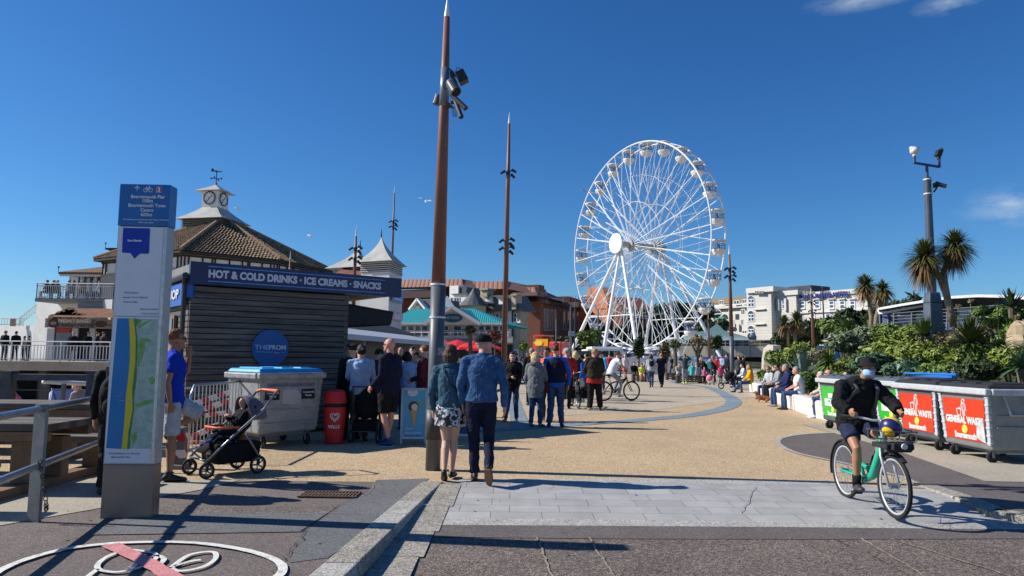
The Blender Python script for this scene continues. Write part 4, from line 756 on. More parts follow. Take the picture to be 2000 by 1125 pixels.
for y in (603, 632): fh.box(ht, 'string_course', HO, 1472, y, 1493, y + 2, 2.6, .5)
for x in (1510, 1533): fh.win(ht, x, 586, x + 9, 603, BGLASS, nx=1, ny=2, bw=.15).location += fh.n * .8
for x in (1563, 1592, 1620, 1641, 1661): fh.win(ht, x, 588, x + 9, 602, BGLASS, nx=1, ny=2, bw=.18, hood=True)
for x in (1583, 1613, 1637, 1665): fh.win(ht, x, 613, x + 9, 626, BGLASS, nx=1, ny=2, bw=.18, hood=True)
for x in (1520, 1534): fh.box(ht, 'pilaster', HO, x - 3, 583, x + 1, 607, 1.2, .5)
fh.box(ht, 'wing_string_course', HO, 1556, 606, 1702, 609, .3, .5)
for x, y0, y1, w_ in ((1405, 587, 594, 8), (1434, 587, 594, 10), (1450, 585, 592, 8), (1420, 624, 637, 4), (1431, 625, 638, 4), (1447, 624, 635, 5), (1448, 604, 614, 7), (1424, 605, 614, 6), (1450, 646, 651, 9)): fh.win(ht, x, y0, x + w_, y1, GLASS, nx=2, ny=1, bw=.12)
q = fh.at(1402, 616, -1); fh.win(ht, 1397, 613, 1409, 623, GLASS, nx=1, ny=1, bw=.15, arch=True); fh.box(ht, 'green_balcony', M('balcony_green', (.12, .3, .22), rough=.6), 1392, 619, 1413, 625, .6, 1)
fh.box(ht, 'balcony_slab', HO, 1390, 625, 1415, 629, .9, 2)
tq = fh.at(1608, 577.5, .35); text('ROYAL EXETER HOTEL', 1.05, M('hotel_letter_blue', (.03, .035, .2), rough=.5), ht, tq, fh.d, (0, 0, 1), ext=.12, bold=.05, width=(fh.at(1656, 577, .35) - fh.at(1560, 577, .35)).length)
# ---- concrete overpass wall, arch, hoarding, bridge rail ----
CONC = wavemat('concrete_panels', (.5, .45, .36), (.3, .27, .22), .16, 'X', rough=.9, bump=.2, sharp=(.0, .06), var=.16)
ow = thing('overpass_parapet', 'pale concrete overpass wall with steel rail behind the wheel', 'wall', P(1300, 700, 86)); fo = Fac(1085, 128, 1700, 108)
fo.box(ow, 'wall', CONC, 1090, 684, 1330, 699, 0, 1); fo.box(ow, 'wall', CONC, 1329, 676, 1530, 697, .3, 1); fo.box(ow, 'dark_opening', DARK, 1400, 696, 1530, 716, -.5, .5)
fo.box(ow, 'blue_boarded_wall', M('mural_blue', (.02, .28, .72), rough=.6, var=.15), 1520, 675, 1640, 702, .1, 1)
for x0, y0, x1, y1 in ((1545, 681, 1552, 690), (1556, 684, 1562, 691), (1586, 683, 1592, 693), (1596, 682, 1600, 691)): fo.box(ow, 'painted_letter', WHITE2, x0, y0, x1, y1, .16, .1)
mb = MB()
for x in list(range(1092, 1330, 13)) + list(range(1332, 1680, 17)):
    y = 684 if x < 1330 else 676; a = fo.at(x, y, .2); mb.tube([a, a + Vector((0, 0, .9))], .06, 5)
for x0, x1, y in ((1092, 1329, 684), (1329, 1660, 676)):
    a, b = fo.at(x0, y, .2), fo.at(x1, y, .2)
    b.z = a.z if False else b.z; mb.tube([a + Vector((0, 0, .9)), b + Vector((0, 0, .9))], .07, 5); mb.tube([a + Vector((0, 0, .45)), b + Vector((0, 0, .45))], .045, 5)
mb.build('rail', M('rail_grey', (.35, .34, .32), rough=.5), ow, W=True)
ar = thing('concrete_arch_end', 'weathered pale concrete arch slab at the end of the overpass', 'wall', P(1500, 725, 60)); fa = Fac(1480, 61, 1515, 59)
fa.poly(ar, 'slab', M('arch_concrete', (.5, .46, .38), rough=.9, var=.2, vs=1, grime=.4), [(1487, 725), (1488, 700), (1491, 680), (1500, 673), (1510, 675), (1511, 725)], 0, .8); fa.poly(ar, 'recess', M('arch_recess', (.22, .19, .14), rough=.9, var=.5, vs=3), [(1491, 725), (1492, 696), (1496, 686), (1502, 684), (1506, 688), (1507, 725)], .05, .1)
hw = thing('white_hoarding', 'long low white hoarding round the wheel', 'hoarding', P(1250, 720, 66))
mb = MB()
for i in range(16): a, b = Vector((Xat(1192 + i * 13, 715, 66), 66, 0)), Vector((Xat(1204.6 + i * 13, 715, 66), 66, 0)); z = ZY(698, 66, 1200 + i * 13); mb.box(((a.x + b.x) / 2, 66, z / 2), (b.x - a.x, .08, z))
mb.build('panels', M('hoarding_white', (.74, .75, .77), rough=.6, var=.04), hw, W=True)
wbox(hw, 'pale_blue_panel', M('hoarding_blue', (.2, .65, .8), rough=.6, var=.2), 1335, 697, 1350, 716, 65.8, .1)
tb = thing('ticket_booth', 'flat roofed white ticket booth under the wheel', 'booth', P(1190, 720, 70)); wbox(tb, 'roof_slab', STEELW, 1156, 677, 1216, 682, 69, 5); wbox(tb, 'roof_canopy', STEELW, 1148, 682, 1214, 685, 68.4, 6); wbox(tb, 'dark_window', GLASS, 1168, 685, 1212, 697, 70, 2); wbox(tb, 'wall', STEELW, 1166, 697, 1215, 720, 69.8, 3)
for x in (1175, 1189, 1199): wbox(tb, 'mullion', STEELW, x, 685, x + 1.6, 697, 69.9, .1)
wbox(tb, 'corner_post', STEELW, 1212, 682, 1217, 720, 69, .4)
tn = thing('market_tent', 'white twin peaked marquee behind the hoarding', 'tent', P(1252, 710, 80))
for px in (1238, 1262): b_ = [P(px - 13, 690, 111), P(px + 12, 690, 111), P(px + 12, 690, 111) + Vector((0, 4, 0)), P(px - 13, 690, 111) + Vector((0, 4, 0))]; ap = P(px, 669, 113); pyramid(tn, 'canopy', WHITE2, b_, ap, steps=5, flare=1.6)
wbox(tn, 'stall_goods', M('stall_dark', (.1, .08, .07), var=.6, vs=5), 1226, 691, 1274, 700, 112, 1)
# big blue-white flat stand to the right
st = thing('blue_stand_roof', 'stall with blue flat roof beside the overpass opening', 'stall', P(1400, 720, 62)); wbox(st, 'roof', M('stand_blue', (.02, .2, .5), rough=.5), 1372, 698, 1432, 702, 62, 3); wbox(st, 'fascia', WHITE2, 1370, 702, 1428, 705, 61.9, .2)
for x in (1374, 1424): wbox(st, 'post', GREYM, x, 705, x + 2, 728, 62, .1)
mb = MB(); mb.box((0, 0, 0), (1, 1, 1))
# teal pavilion roof right of the wheel
tp = thing('teal_roof_pavilion', 'low pavilion with flared teal roof under the white hotel', 'building', P(1400, 690, 96)); fp = Fac(1340, 124, 1480, 120)
fp.poly(tp, 'roof', M('teal_pale', (.25, .42, .42), rough=.5, var=.15), [(1338, 661), (1352, 650), (1382, 645), (1400, 632), (1412, 645), (1456, 657), (1456, 661)], .5, 8); fp.box(tp, 'eaves', STEELW, 1336, 661, 1462, 664, 1, 9); fp.box(tp, 'wall', M('pav_dark', (.04, .06, .07), rough=.3, var=.4), 1340, 664, 1462, 690, 0, 8)
for x in (1430, 1442, 1452): fp.win(tp, x, 666, x + 8, 686, GLASS, GREYM, nx=1, ny=1)
# ---- curved roof building on the slope at the right ----
cr = thing('curved_roof_building', 'low glass building with dark curved roof and white edge above the shrubs', 'building', (24, 33, 0)); fc = Fac(1700, 40, 2120, 28)
edge_ = [(1716, 601), (1760, 593), (1816, 584), (1860, 578), (1910, 575), (1960, 576), (2010, 580), (2120, 592)]
RF = MB(); RD = MB(); RE = MB()
T_ = [fc.at(x, y, 1.2) for x, y in edge_]
for i in range(len(T_) - 1):
    a, b = T_[i], T_[i + 1]; bk = -fc.n * 9; RF.add([a, b, b + bk, a + bk, a - Vector((0, 0, .12)), b - Vector((0, 0, .12)), b + bk - Vector((0, 0, .12)), a + bk - Vector((0, 0, .12))], [(0, 1, 2, 3), (4, 7, 6, 5), (0, 4, 5, 1), (2, 6, 7, 3)])
    dn = [fc.at(x, y + (12 if j else 9), .25) for j, (x, y) in enumerate((edge_[i], edge_[i + 1]))]
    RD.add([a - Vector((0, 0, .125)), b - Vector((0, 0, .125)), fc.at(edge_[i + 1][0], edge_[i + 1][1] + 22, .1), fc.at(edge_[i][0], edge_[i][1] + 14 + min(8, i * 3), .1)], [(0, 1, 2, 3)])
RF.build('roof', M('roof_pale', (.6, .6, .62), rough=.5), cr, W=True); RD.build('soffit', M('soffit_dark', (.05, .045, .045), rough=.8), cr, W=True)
fc.poly(cr, 'end_fascia', M('fascia_white', (.6, .6, .6), rough=.5), [(1713, 606), (1716, 601), (1800, 590), (1816, 596), (1716, 614)], .9, .2)
fc.box(cr, 'glass_wall', glassmat('violet_glass', (.1, .12, .28), rough=.05), 1717, 600, 2120, 660, 0, 6)
for x in (1717, 1733, 1745, 1780, 1810, 1838, 1860, 1898, 1936, 1990): fc.box(cr, 'mullion', GREYM, x, 600, x + 1.6, 645, .12, .1)
mb = MB()
for k in range(5): a, b = fc.at(1744, 612 + k * 6, 1.0), fc.at(1960, 606 + k * 7.5, 1.0); b.z = a.z; mb.tube([a, b], .02, 5)
for x in (1746, 1781, 1850, 1900): a, b = fc.at(x, 611, 1.0), fc.at(x, 646, 1.0); mb.tube([a, b], .045, 6)
mb.build('balcony_rail', GREYM, cr, W=True)
# ---- open top tour bus ----
bu = thing('open_top_bus', 'red and yellow open top tour bus parked beyond the crowd', 'bus', P(1060, 705, 92)); fbus = Fac(1035, 93, 1110, 90)
RB = M('bus_red', (.62, .03, .02), rough=.35, var=.06, coat=.5); YB = M('bus_yellow', (.8, .33, .02), rough=.35, var=.1)
fbus.box(bu, 'body', RB, 1040, 667, 1096, 698, 0, 2.6, bevel=.15); fbus.box(bu, 'roof_rail', RB, 1041, 654, 1062, 657, .05, 2.7); fbus.box(bu, 'side_flash', YB, 1046, 662, 1070, 676, .08, .1)
mb = MB(); mb.disc(fbus.at(1052, 670, .14), fbus.n, .6, .05, 14, ry=.35); mb.build('flash_swirl', M('bus_gold', (.85, .6, .05), rough=.4), bu, W=True)
for x in (1047, 1054, 1061, 1075, 1083): fbus.box(bu, 'window', GLASS, x, 679, x + 6, 687, .05, .1)
for x in (1044, 1050, 1056): fbus.box(bu, 'upper_windscreen', GREYM, x, 657, x + 1, 667, .02, .1)
for x in (1052, 1086): mb = MB(); mb.disc(fbus.at(x, 697, .05), fbus.n, .5, .3, 20); mb.build('wheel', M('tyre', (.02, .02, .02), rough=.9), bu, W=True)
mb = MB()
for i in range(7): p = fbus.at(1045 + i * 5, 661, -1.2); mb.box(p, (.4, .4, .5), rot=None)
mb.build('seat', M('seat_orange', (.6, .2, .05)), bu, W=True)
vn = thing('white_van', 'white box van half hidden by the crowd near the brown mast', 'van', P(1003, 715, 60)); wbox(vn, 'body', M('van_white', (.6, .62, .65), rough=.4, var=.1), 990, 681, 1013, 712, 60, 4, bevel=.1); wbox(vn, 'rear_window', GLASS, 993, 686, 1010, 693, 59.95, .1)
for x in (994, 1008): wbox(vn, 'tyre', M('tyre', (.02, .02, .02)), x - 2, 709, x + 2, 715, 60.1, .5)
wpan = thing('white_banner', 'plain white banner panel low behind the crowd', 'banner', P(1050, 710, 50)); wbox(wpan, 'cloth', M('banner_white', (.8, .8, .8), rough=.6), 1040, 690, 1064, 704, 50, .05); wbox(wpan, 'frame', GREYM, 1039, 689, 1040, 716, 50, .05)
# hills
def hill(name, cx, cy, rx, ry, h, mat):
    mb = MB(); n = 28; vs = []; fs = []
    for j in range(11):
        t = j / 10
        for i in range(n): a = 2 * math.pi * i / n; vs.append((cx + rx * t * math.cos(a), cy + ry * t * math.sin(a), h * math.cos(t * math.pi / 2) ** 1.1 - .1 + .15 * noise.noise(Vector((i * .4, j * .5, cx))) * h * .3))
    for j in range(10): fs += [(j * n + i, j * n + (i + 1) % n, (j + 1) * n + (i + 1) % n, (j + 1) * n + i) for i in range(n)]
    mb.add(vs, fs); return tag(mb.build(name, mat, smooth=True), kind='structure')
SOIL = M('soil_green', (.045, .05, .02), rough=.95, var=.5, vs=1.5, bump=.5, bs=6)
hill('hillside', 60, 150, 75, 45, 5.2, SOIL); hill('hillside_back', -5, 150, 60, 40, 4.0, SOIL)
# ================================================================ WHEEL
wn = Vector((-.866, -.5, 0)); wh = Vector((.5, -.866, 0)); wz = Vector((0, 0, 1)); WC = Vector((18.1, 105, 18.0)); WR = 15.35; WW = 2.5
wt = thing('observation_wheel', 'tall white observation wheel with closed gondolas, standing against blue sky', 'wheel', (18.1, 105, 0))
SW_ = M('wheel_white', (.8, .8, .8), rough=.35, var=.03, vs=2); SWT = M('wheel_cable', (.62, .64, .66), rough=.4, var=.05)
def wp(r, a, n_): return WC + wh * math.cos(a) * r + wz * math.sin(a) * r + wn * n_
NG = 24; A0 = R(3)
for k, off in enumerate((0, -WW)):
    mb = MB(); mb.ring(WC + wn * off, wn, WR, .115, 96, 6); mb.build('rim', SW_, wt, W=True)
for i in range(NG):
    a = A0 + 2 * math.pi * i / NG; mb = MB()
    for off, ho in ((0, .9), (-WW, -WW - .9)): mb.tube([wp(.7, a, ho), wp(WR, a, off)], .055, 5)
    mb.tube([wp(WR, a, 0), wp(WR, a, -WW)], .07, 5); mb.build('spoke_pair', SW_, wt, W=True)
mb = MB()
for i in range(NG):
    a = A0 + 2 * math.pi * i / NG; b = A0 + 2 * math.pi * (i + 1) / NG
    for off, ho in ((0, .9), (-WW, -WW - .9)):
        f = .55; mb.tube([wp(WR * f, a, ho + (off - ho) * f), wp(WR, (a + b) / 2 + 0, off)], .03, 4); mb.tube([wp(WR * f, b, ho + (off - ho) * f), wp(WR, (a + b) / 2, off)], .03, 4)
        mb.tube([wp(1, a, ho), wp(WR, b, off)], .022, 4); mb.tube([wp(WR * .68, a, ho + (off - ho) * .68), wp(WR * .68, b, ho + (off - ho) * .68)], .022, 4)
    f = .42; mb.tube([wp(WR * f, a, .9 * .6), wp(WR * f, a, -WW - .5)], .035, 4); mb.tube([wp(WR * .7, a, .3), wp(WR * .7, a, -WW - .3)], .03, 4); mb.tube([wp(WR * .7, a, .3), wp(WR * .42, a, -WW - .5)], .025, 4)
mb.build('cable', SWT, wt, W=True)
for ho in (.55, -WW - .5): mb = MB(); mb.ring(WC + wn * ho, wn, WR * .42, .05, 48, 5); mb.build('inner_ring', SWT, wt, W=True)
mb = MB(); mb.tube([WC + wn * 3.4, WC - wn * (WW + 3.4)], .45, 12); mb.tube([WC + wn * 1.2, WC + wn * .6], .9, 14); mb.tube([WC - wn * (WW + .6), WC - wn * (WW + 1.2)], .9, 14)
for k in range(10): a = k * .63; mb.box(WC - wn * (WW + 2.2 + .2 * math.sin(k * 3)) + wh * math.cos(a) * .9 + wz * math.sin(a) * .8, (.5, .5, .45))
mb.build('hub', M('hub_grey', (.4, .4, .4), rough=.5, var=.3), wt, W=True)
mb = MB(); mb.disc(WC + wn * 3.5, wn, 1.48, .3, 40); mb.build('hub_disc', M('hub_disc', (.86, .86, .86), rough=.5, var=.01), wt, W=True, bevel=.05)
for a_, bs2 in ((6.2, (-9, 0, 8.3)), (-WW - 6.4, (-9, 0, 9))):
    for b_ in bs2:
        top_ = WC + (wn * 2.6 if a_ > 0 else -wn * (WW + 2.6)) - wz * .3; foot = Vector((WC.x, WC.y, .3)) + wh * b_ + wn * a_; mb = MB(); mb.tube([foot, foot.lerp(top_, .35), top_], [.22, .27, .19], 10); mb.build('leg', SW_, wt, W=True)
        mb = MB(); mb.box(foot, (1.2, 1.2, .5)); mb.build('footplate', GREYM, wt, W=True)
mb = MB()
for a_ in (6.2, -WW - 6.4):
    for b_ in (-9, 9):
        f0 = Vector((WC.x, WC.y, .3)) + wh * b_ + wn * a_; t0 = WC + (wn * 2.6 if a_ > 0 else -wn * (WW + 2.6)); m0 = Vector((WC.x, WC.y, .3)) + wn * a_
        mb.tube([f0.lerp(t0, .4), m0.lerp(t0, .4)], .07, 6); mb.tube([f0.lerp(t0, .4), m0.lerp(t0, .05)], .04, 6); mb.tube([f0.lerp(t0, .12), m0.lerp(t0, .4)], .04, 6)
for s_ in (-1, 1): mb.tube([Vector((WC.x, WC.y, 1.6)) + wh * 9 * s_ + wn * 6.2, Vector((WC.x, WC.y, 1.6)) + wh * 9 * s_ - wn * (WW + 6.4)], .16, 6)
mb.build('brace', SW_, wt, W=True)
mb = MB(); pc_ = Vector((WC.x, WC.y, .9)) - wn * 1.2; mb.box(pc_, (14, 20, .5), rot=Matrix((wn, wh, wz)).transposed()); mb.build('platform', STEELW, wt, W=True)
# one gondola, its parts copied round the wheel
GB = M('gondola_white', (.72, .71, .68), rough=.4, var=.06, vs=3); GF = M('gondola_frame', (.05, .08, .26), rough=.4); GG = M('gondola_glass', (.4, .55, .72), rough=.1, var=.1, vs=3, alpha=.14)
def gondola():
    g = bpy.data.objects.new('gondola', None); col.objects.link(g); g.parent = wt
    mb = MB(); mb.tube([(0, 0, -.12), (0, 0, .0), (0, 0, .1), (0, 0, .22)], [.98, 1.02, .95, .2], 16); mb.build('gondola_roof', GB, g)
    mb = MB(); mb.tube([(0, 0, -1.25), (0, 0, -1.55), (0, 0, -1.95), (0, 0, -2.2)], [.98, .95, .74, .3], 16); mb.build('gondola_tub', GB, g, smooth=False)
    mb = MB()
    for k in range(10): a = 2 * math.pi * k / 10; mb.tube([(math.cos(a) * .96, math.sin(a) * .96, -1.25), (math.cos(a) * .96, math.sin(a) * .96, -.1)], .03, 4)
    mb.ring((0, 0, -.6), (0, 0, 1), .97, .03, 16, 4); mb.ring((0, 0, -1.22), (0, 0, 1), .98, .035, 16, 4); mb.build('gondola_bars', GF, g)
    mb = MB(); mb.tube([(0, 0, -1.22), (0, 0, -.12)], .92, 14, cap=False); mb.build('gondola_glazing', GG, g)
    mb = MB(); mb.tube([(0, 0, -1.3), (0, 0, -.75)], [.35, .18], 8); mb.ball((0, 0, -.62), .14, 8, 6); mb.build('gondola_seat', M('gondola_inside', (.1, .09, .1)), g)
    return g
g0 = gondola()
for i in range(NG):
    a = A0 + 2 * math.pi * (i + .5) / NG; p = wp(WR, a, -WW / 2) - wt.location
    if i == 0: g = g0
    else:
        g = g0.copy(); col.objects.link(g); g.parent = wt
        for ch in list(g0.children): c = ch.copy(); col.objects.link(c); c.parent = g
    g.location = p; g.rotation_euler = (0, 0, R(30)); g.scale = (.9, .9, .93); g.name = 'gondola'
# ================================================================ STREET FURNITURE
MBR = M('mast_brown', (.2, .085, .06), rough=.5, var=.16, vs=3, bump=.1, bs=20); MGR = M('mast_grey', (.1, .11, .125), rough=.45, var=.2, vs=4, grime=.3); MWH = M('mast_tip', (.75, .77, .8), rough=.35); LAMPB = M('lamp_black', (.02, .02, .024), rough=.5, var=.2); LAMPG = M('lamp_grey', (.08, .085, .095), rough=.4, var=.1)
CHROME = M('galvanised', (.42, .45, .48), rough=.32, metal=.85, var=.12, vs=5, bump=.05)
def mast(label, base, top, r, grey_py=None, clusters=(), tip=.55, group='tall brown light masts', joint=.55, near=False):
    base = Vector(base); top = Vector(top); H = (top - base).length; t = thing('light_mast', label, 'light mast', base, group=group); ax = (top - base) / H; gz = H * (grey_py if grey_py else .36)
    seg = 24 if near else 10
    mb = MB(); mb.tube([base, base + ax * gz], [r, r * 1.04], seg); mb.build('lower_tube', MGR, t, W=True, smooth=False).data.polygons.foreach_set('use_smooth', [True] * 0 or [True] * len(t.children[-1].data.polygons))
    mb = MB(); mb.tube([base + ax * gz, base + ax * (H * .75), base + ax * (H - tip)], [r * .98, r * .7, r * .42], seg); u_ = mb.build('upper_tube', MBR, t, W=True, smooth=True)
    mb = MB(); mb.tube([base + ax * (H - tip), top], [r * .42, r * .04], seg); mb.build('tip', MWH, t, W=True)
    for zz in (gz, gz * .82): mb = MB(); mb.tube([base + ax * (zz - .012), base + ax * (zz + .012)], r * 1.1, seg); mb.build('collar', MWH if near else MGR, t, W=True)
    for cz in clusters:
        c = base + ax * cz; mb = MB(); k9 = max(.55, min(1, r / .16)); mb.tube([c - ax * .1, c + ax * .1], r * .7, 10)
        for dx, dz, a in ((r + .12, .08, -35), (-r - .1, .02, 40), (r + .08, -.14, -50)):
            q = c + Vector((dx, -.05, dz)); d = Vector((math.copysign(math.cos(R(abs(a))), dx), -.2, -math.sin(R(abs(a))))) * .11; mb.tube([c + Vector((0, 0, dz)), q], .02, 5); mb.tube([q - d, q + d], .055, 8)
        mb.build('spotlight_cluster', LAMPB, t, W=True)
    return t
m1 = mast('thick rust brown mast with grey foot, the nearest of the masts, beside the denim couple', G(845, 918), P(874, -6, 9.85), .1, grey_py=.378, near=True, tip=.3, joint=1)
b0 = G(845, 918); t0 = P(874, -6, 9.85); mH = (t0 - b0).length; max_ = (t0 - b0) / mH
def mz(py): return b0 + max_ * ((P(860, py, 9.87).z) / (t0.z) * mH)
mb = MB(); mb.tube([mz(209), mz(134)], [.069, .064], 24); mb.build('steel_sleeve', M('sleeve_steel', (.2, .22, .25), rough=.35, metal=.3, var=.1), m1, W=True, smooth=True)
mb = MB(); mb.tube([mz(858), mz(800)], .115, 24); mb.build('base_sleeve', M('sleeve_dark', (.05, .055, .06), rough=.5), m1, W=True, smooth=True)
mb = MB(); mb.box(P(860, 686, 9.76), (.06, .02, .1)); mb.build('sticker', M('sticker_worn', (.35, .36, .36), var=.6, vs=30), m1, W=True)
def mp(px, py, Y=9.8): return P(px, py, Y)
# floodlight box, drums and long shrouds, each hung on its bracket
mb = MB(); a, b = mp(890, 160), mp(909, 147); q_ = Matrix.Rotation(R(62), 3, 'Y'); mb.box(mp(902, 151, 9.75), (.13, .16, .17), rot=Matrix.Rotation(R(-28), 3, 'Y')); fl = mb.build('floodlight', LAMPB, m1, W=True, bevel=.008)
mb = MB(); mb.tube([mp(877, 134), mp(884, 140), mp(890, 150)], .012, 6); mb.box(mp(883, 144), (.06, .05, .05)); mb.box(mp(887, 158, 9.7), (.05, .1, .14), rot=Matrix.Rotation(R(-28), 3, 'Y')); mb.tube([mp(889, 142), mp(893, 132), mp(898, 133), mp(900, 138)], .006, 5); mb.build('bracket', LAMPB, fl, W=True)
mb = MB(); mb.tube([mp(879, 160, 9.6), mp(881, 164, 9.58), mp(891, 180, 9.5)], [.06, .075, .075], 18); dr = mb.build('drum_spotlight', LAMPG, m1, W=True)
mb = MB(); mb.disc(mp(891.3, 180.6, 9.49), (mp(891, 180, 9.5) - mp(881, 164, 9.58)), .064, .012, 18); mb.build('lens', DARK, dr, W=True)
mb = MB(); mb.box(mp(869, 166, 9.72), (.06, .06, .08)); mb.build('bracket', GREYM, dr, W=True)
for a, b in (((881, 184), (910, 212)), ((889, 196), (901, 229))): mb = MB(); mb.tube([mp(*a, 9.72), mp(*b, 9.6)], [.03, .036], 14); mb.build('shrouded_spotlight', LAMPB, m1, W=True)
mb = MB(); mb.tube([mp(857, 186, 10.0), mp(852, 204, 10.0)], [.05, .055], 14); mb.build('rear_spotlight', LAMPG, m1, W=True)
mb = MB()
for p in ((876, 204), (880, 208), (884, 200)): mb.box(mp(*p), (.05, .05, .035))
for i in range(4): mb.tube([mp(884 + i * 2, 208), mp(883 + i * 3, 219), mp(886 + i * 2, 228)], .004, 4)
mb.tube([mp(872, 207), mp(886, 210)], .012, 5); mb.build('cable_bracket', M('bracket_rust', (.1, .07, .05), rough=.7, var=.5, vs=20), m1, W=True)
def vmast(label, px, top_py, Y, r, clusters=(), lean=0, tip=.5, **k): x = Xat(px, 700, Y); z = ZY(top_py, Y, px); return mast(label, (x, Y, 0), (x + lean, Y, z), r, clusters=clusters, tip=tip, **k)
vmast('tallest slim brown mast, just right of the flat cap man', 984, 219, 30, .125, clusters=(ZY(338, 30), ZY(472, 30), ZY(487, 30)), lean=.12, grey_py=.09)
vmast('mast with grey lower half standing right of the wheel', 1430, 478, 37, .115, clusters=(ZY(522, 37), ZY(537, 37)), lean=-.05, grey_py=.36)
vmast('mast in front of the white hotel', 1590, 562, 60, .14, clusters=(ZY(585, 60), ZY(602, 60)), lean=-.1, grey_py=.12)
vmast('mast peeping above the kiosk sign in front of the twin pyramid roofs', 686, 440, 33, .11, clusters=(ZY(490, 33), ZY(510, 33)), lean=.05, grey_py=.36)
vmast('thin mast rising behind the right pyramid roof', 759, 362, 47, .1, clusters=(ZY(436, 47), ZY(446, 47)), lean=.1, grey_py=.1)
vmast('small mast tip between pavilion roof and kiosk sign', 558, 489, 41, .08, lean=.03)
vmast('slim mast right of the wheel leg', 1385, 600, 70, .12, clusters=(ZY(622, 70),), grey_py=.1)
vmast('slim mast above the dog, left of the palms', 1541, 618, 62, .1, grey_py=.1)
fp_ = thing('flagpole', 'thin dark blue bare flagpole in front of the white hotel wing', 'flagpole', (Xat(1613, 700, 80), 80, 0)); mb = MB(); mb.tube([(0, 0, 0), (-.15, 0, ZY(556, 80))], [.12, .07], 6); mb.build('pole', M('pole_navy', (.02, .03, .08)), fp_); mb = MB(); mb.ball((-.15, 0, ZY(555, 80)), .14, 8, 6); mb.build('finial', M('pole_navy', (.02, .03, .08)), fp_)
for px, py, Y, lab in ((1114, 600, 85, 'left of two grey street lamps by the brown hall'), (1122, 591, 85, 'right, taller of two grey street lamps by the brown hall'), (1168, 604, 80, 'grey street lamp left of the wheel ticket booth'), (1086, 624, 80, 'headless grey lamp column behind the tour bus')):
    t = thing('street_lamp', lab, 'street lamp', (Xat(px, 700, Y), Y, 0), group='grey street lamps'); z = ZY(py, Y, px); mb = MB(); mb.tube([(0, 0, 0), (0, 0, z), (.02, 0, z + .05)], [.1, .07, .05], 6); mb.build('column', GREYM, t)
    if 'headless' not in lab: mb = MB(); mb.tube([(0, 0, z), (.55, 0, z + .05)], .04, 5); mb.box((.6, 0, z + .03), (.5, .2, .1)); mb.build('lamp_head', GREYM, t)
cs = thing('road_sign_post', 'white stacked lantern shaped road sign in front of the dark trees', 'sign', (Xat(1116, 700, 84), 84, 0)); mb = MB(); mb.tube([(0, 0, 0), (0, 0, ZY(644, 84))], .06, 5); mb.build('post', GREYM, cs); mb = MB()
for py in (648, 653): mb.box((0, 0, ZY(py, 84)), (.7, .1, .28))
mb.build('plate', WHITE2, cs)
# CCTV column
cv = thing('camera_column', 'grey column with a forked arm of surveillance cameras above a box base', 'camera post', P(1826, 640, 24)); cb_ = P(1826, 640, 24); ct = P(1811, 347, 24); NG_ = M('column_navy', (.07, .085, .12), rough=.4, var=.15, vs=4)
mb = MB(); mb.tube([P(1821, 590, 24), ct], [.145, .115], 16); mb.build('column', NG_, cv, W=True, smooth=False)
c_ = P(1822.5, 612, 24); mb = MB(); mb.box((c_.x, 24, c_.z - .3), (.42, .42, 1.3)); mb.box((c_.x - .004, 24, c_.z + .36 + .17), (.42, .42, .34), top=.8); mb.build('base_box', M('base_box_grey', (.09, .11, .14), rough=.4, var=.25, vs=3, grime=.2), cv, W=True, bevel=.02)
mb = MB(); mb.tube([ct, P(1810, 325, 24)], .05, 8); mb.tube([P(1786, 318, 24), P(1835, 326, 24)], .045, 8); mb.tube([P(1786, 319, 24), P(1786, 306, 24)], .045, 8); mb.tube([P(1835, 327, 24), P(1834, 313, 24)], .045, 8); mb.disc(P(1786, 310, 24), (0, 0, 1), .09, .02, 12); mb.disc(P(1834, 317, 24), (0, 0, 1), .09, .02, 12); mb.build('fork_arm', M('arm_blue', (.04, .07, .16), rough=.4), cv, W=True)
mb = MB(); mb.tube([P(1786, 306, 24), P(1786, 301, 24)], .06, 10); mb.ball(P(1786, 295, 24), (.15, .15, .13), 12, 8); mb.tube([P(1778, 290, 24), P(1794, 290, 24)], [.07, .07], 8); mb.build('dome_camera', M('camera_white', (.7, .68, .64), rough=.4), cv, W=True, smooth=True)
mb = MB(); mb.tube([P(1834, 312, 24), P(1833, 304, 24)], .06, 8); mb.box(P(1833, 300, 24), (.16, .2, .2), rot=Matrix.Rotation(R(20), 3, 'Y')); mb.tube([P(1830, 297, 24), P(1842, 291, 23.9)], .06, 8); mb.build('spot_camera', LAMPB, cv, W=True)
mb = MB(); mb.tube([P(1824, 375, 24), P(1829, 368, 24), P(1830, 362, 24)], .03, 6); mb.tube([P(1827, 358, 24), P(1848, 364, 23.8)], [.075, .07], 10); mb.box(P(1827, 362, 24), (.12, .12, .16)); mb.build('bullet_camera', LAMPB, cv, W=True)
mb = MB(); mb.box(P(1819, 374, 23.95), (.05, .1, .24)); mb.tube([P(1813, 378, 24), P(1813, 380, 24)], .14, 14); mb.tube([P(1812, 350, 24), P(1812, 352, 24)], .14, 14); mb.build('clamp', WHITE2, cv, W=True)
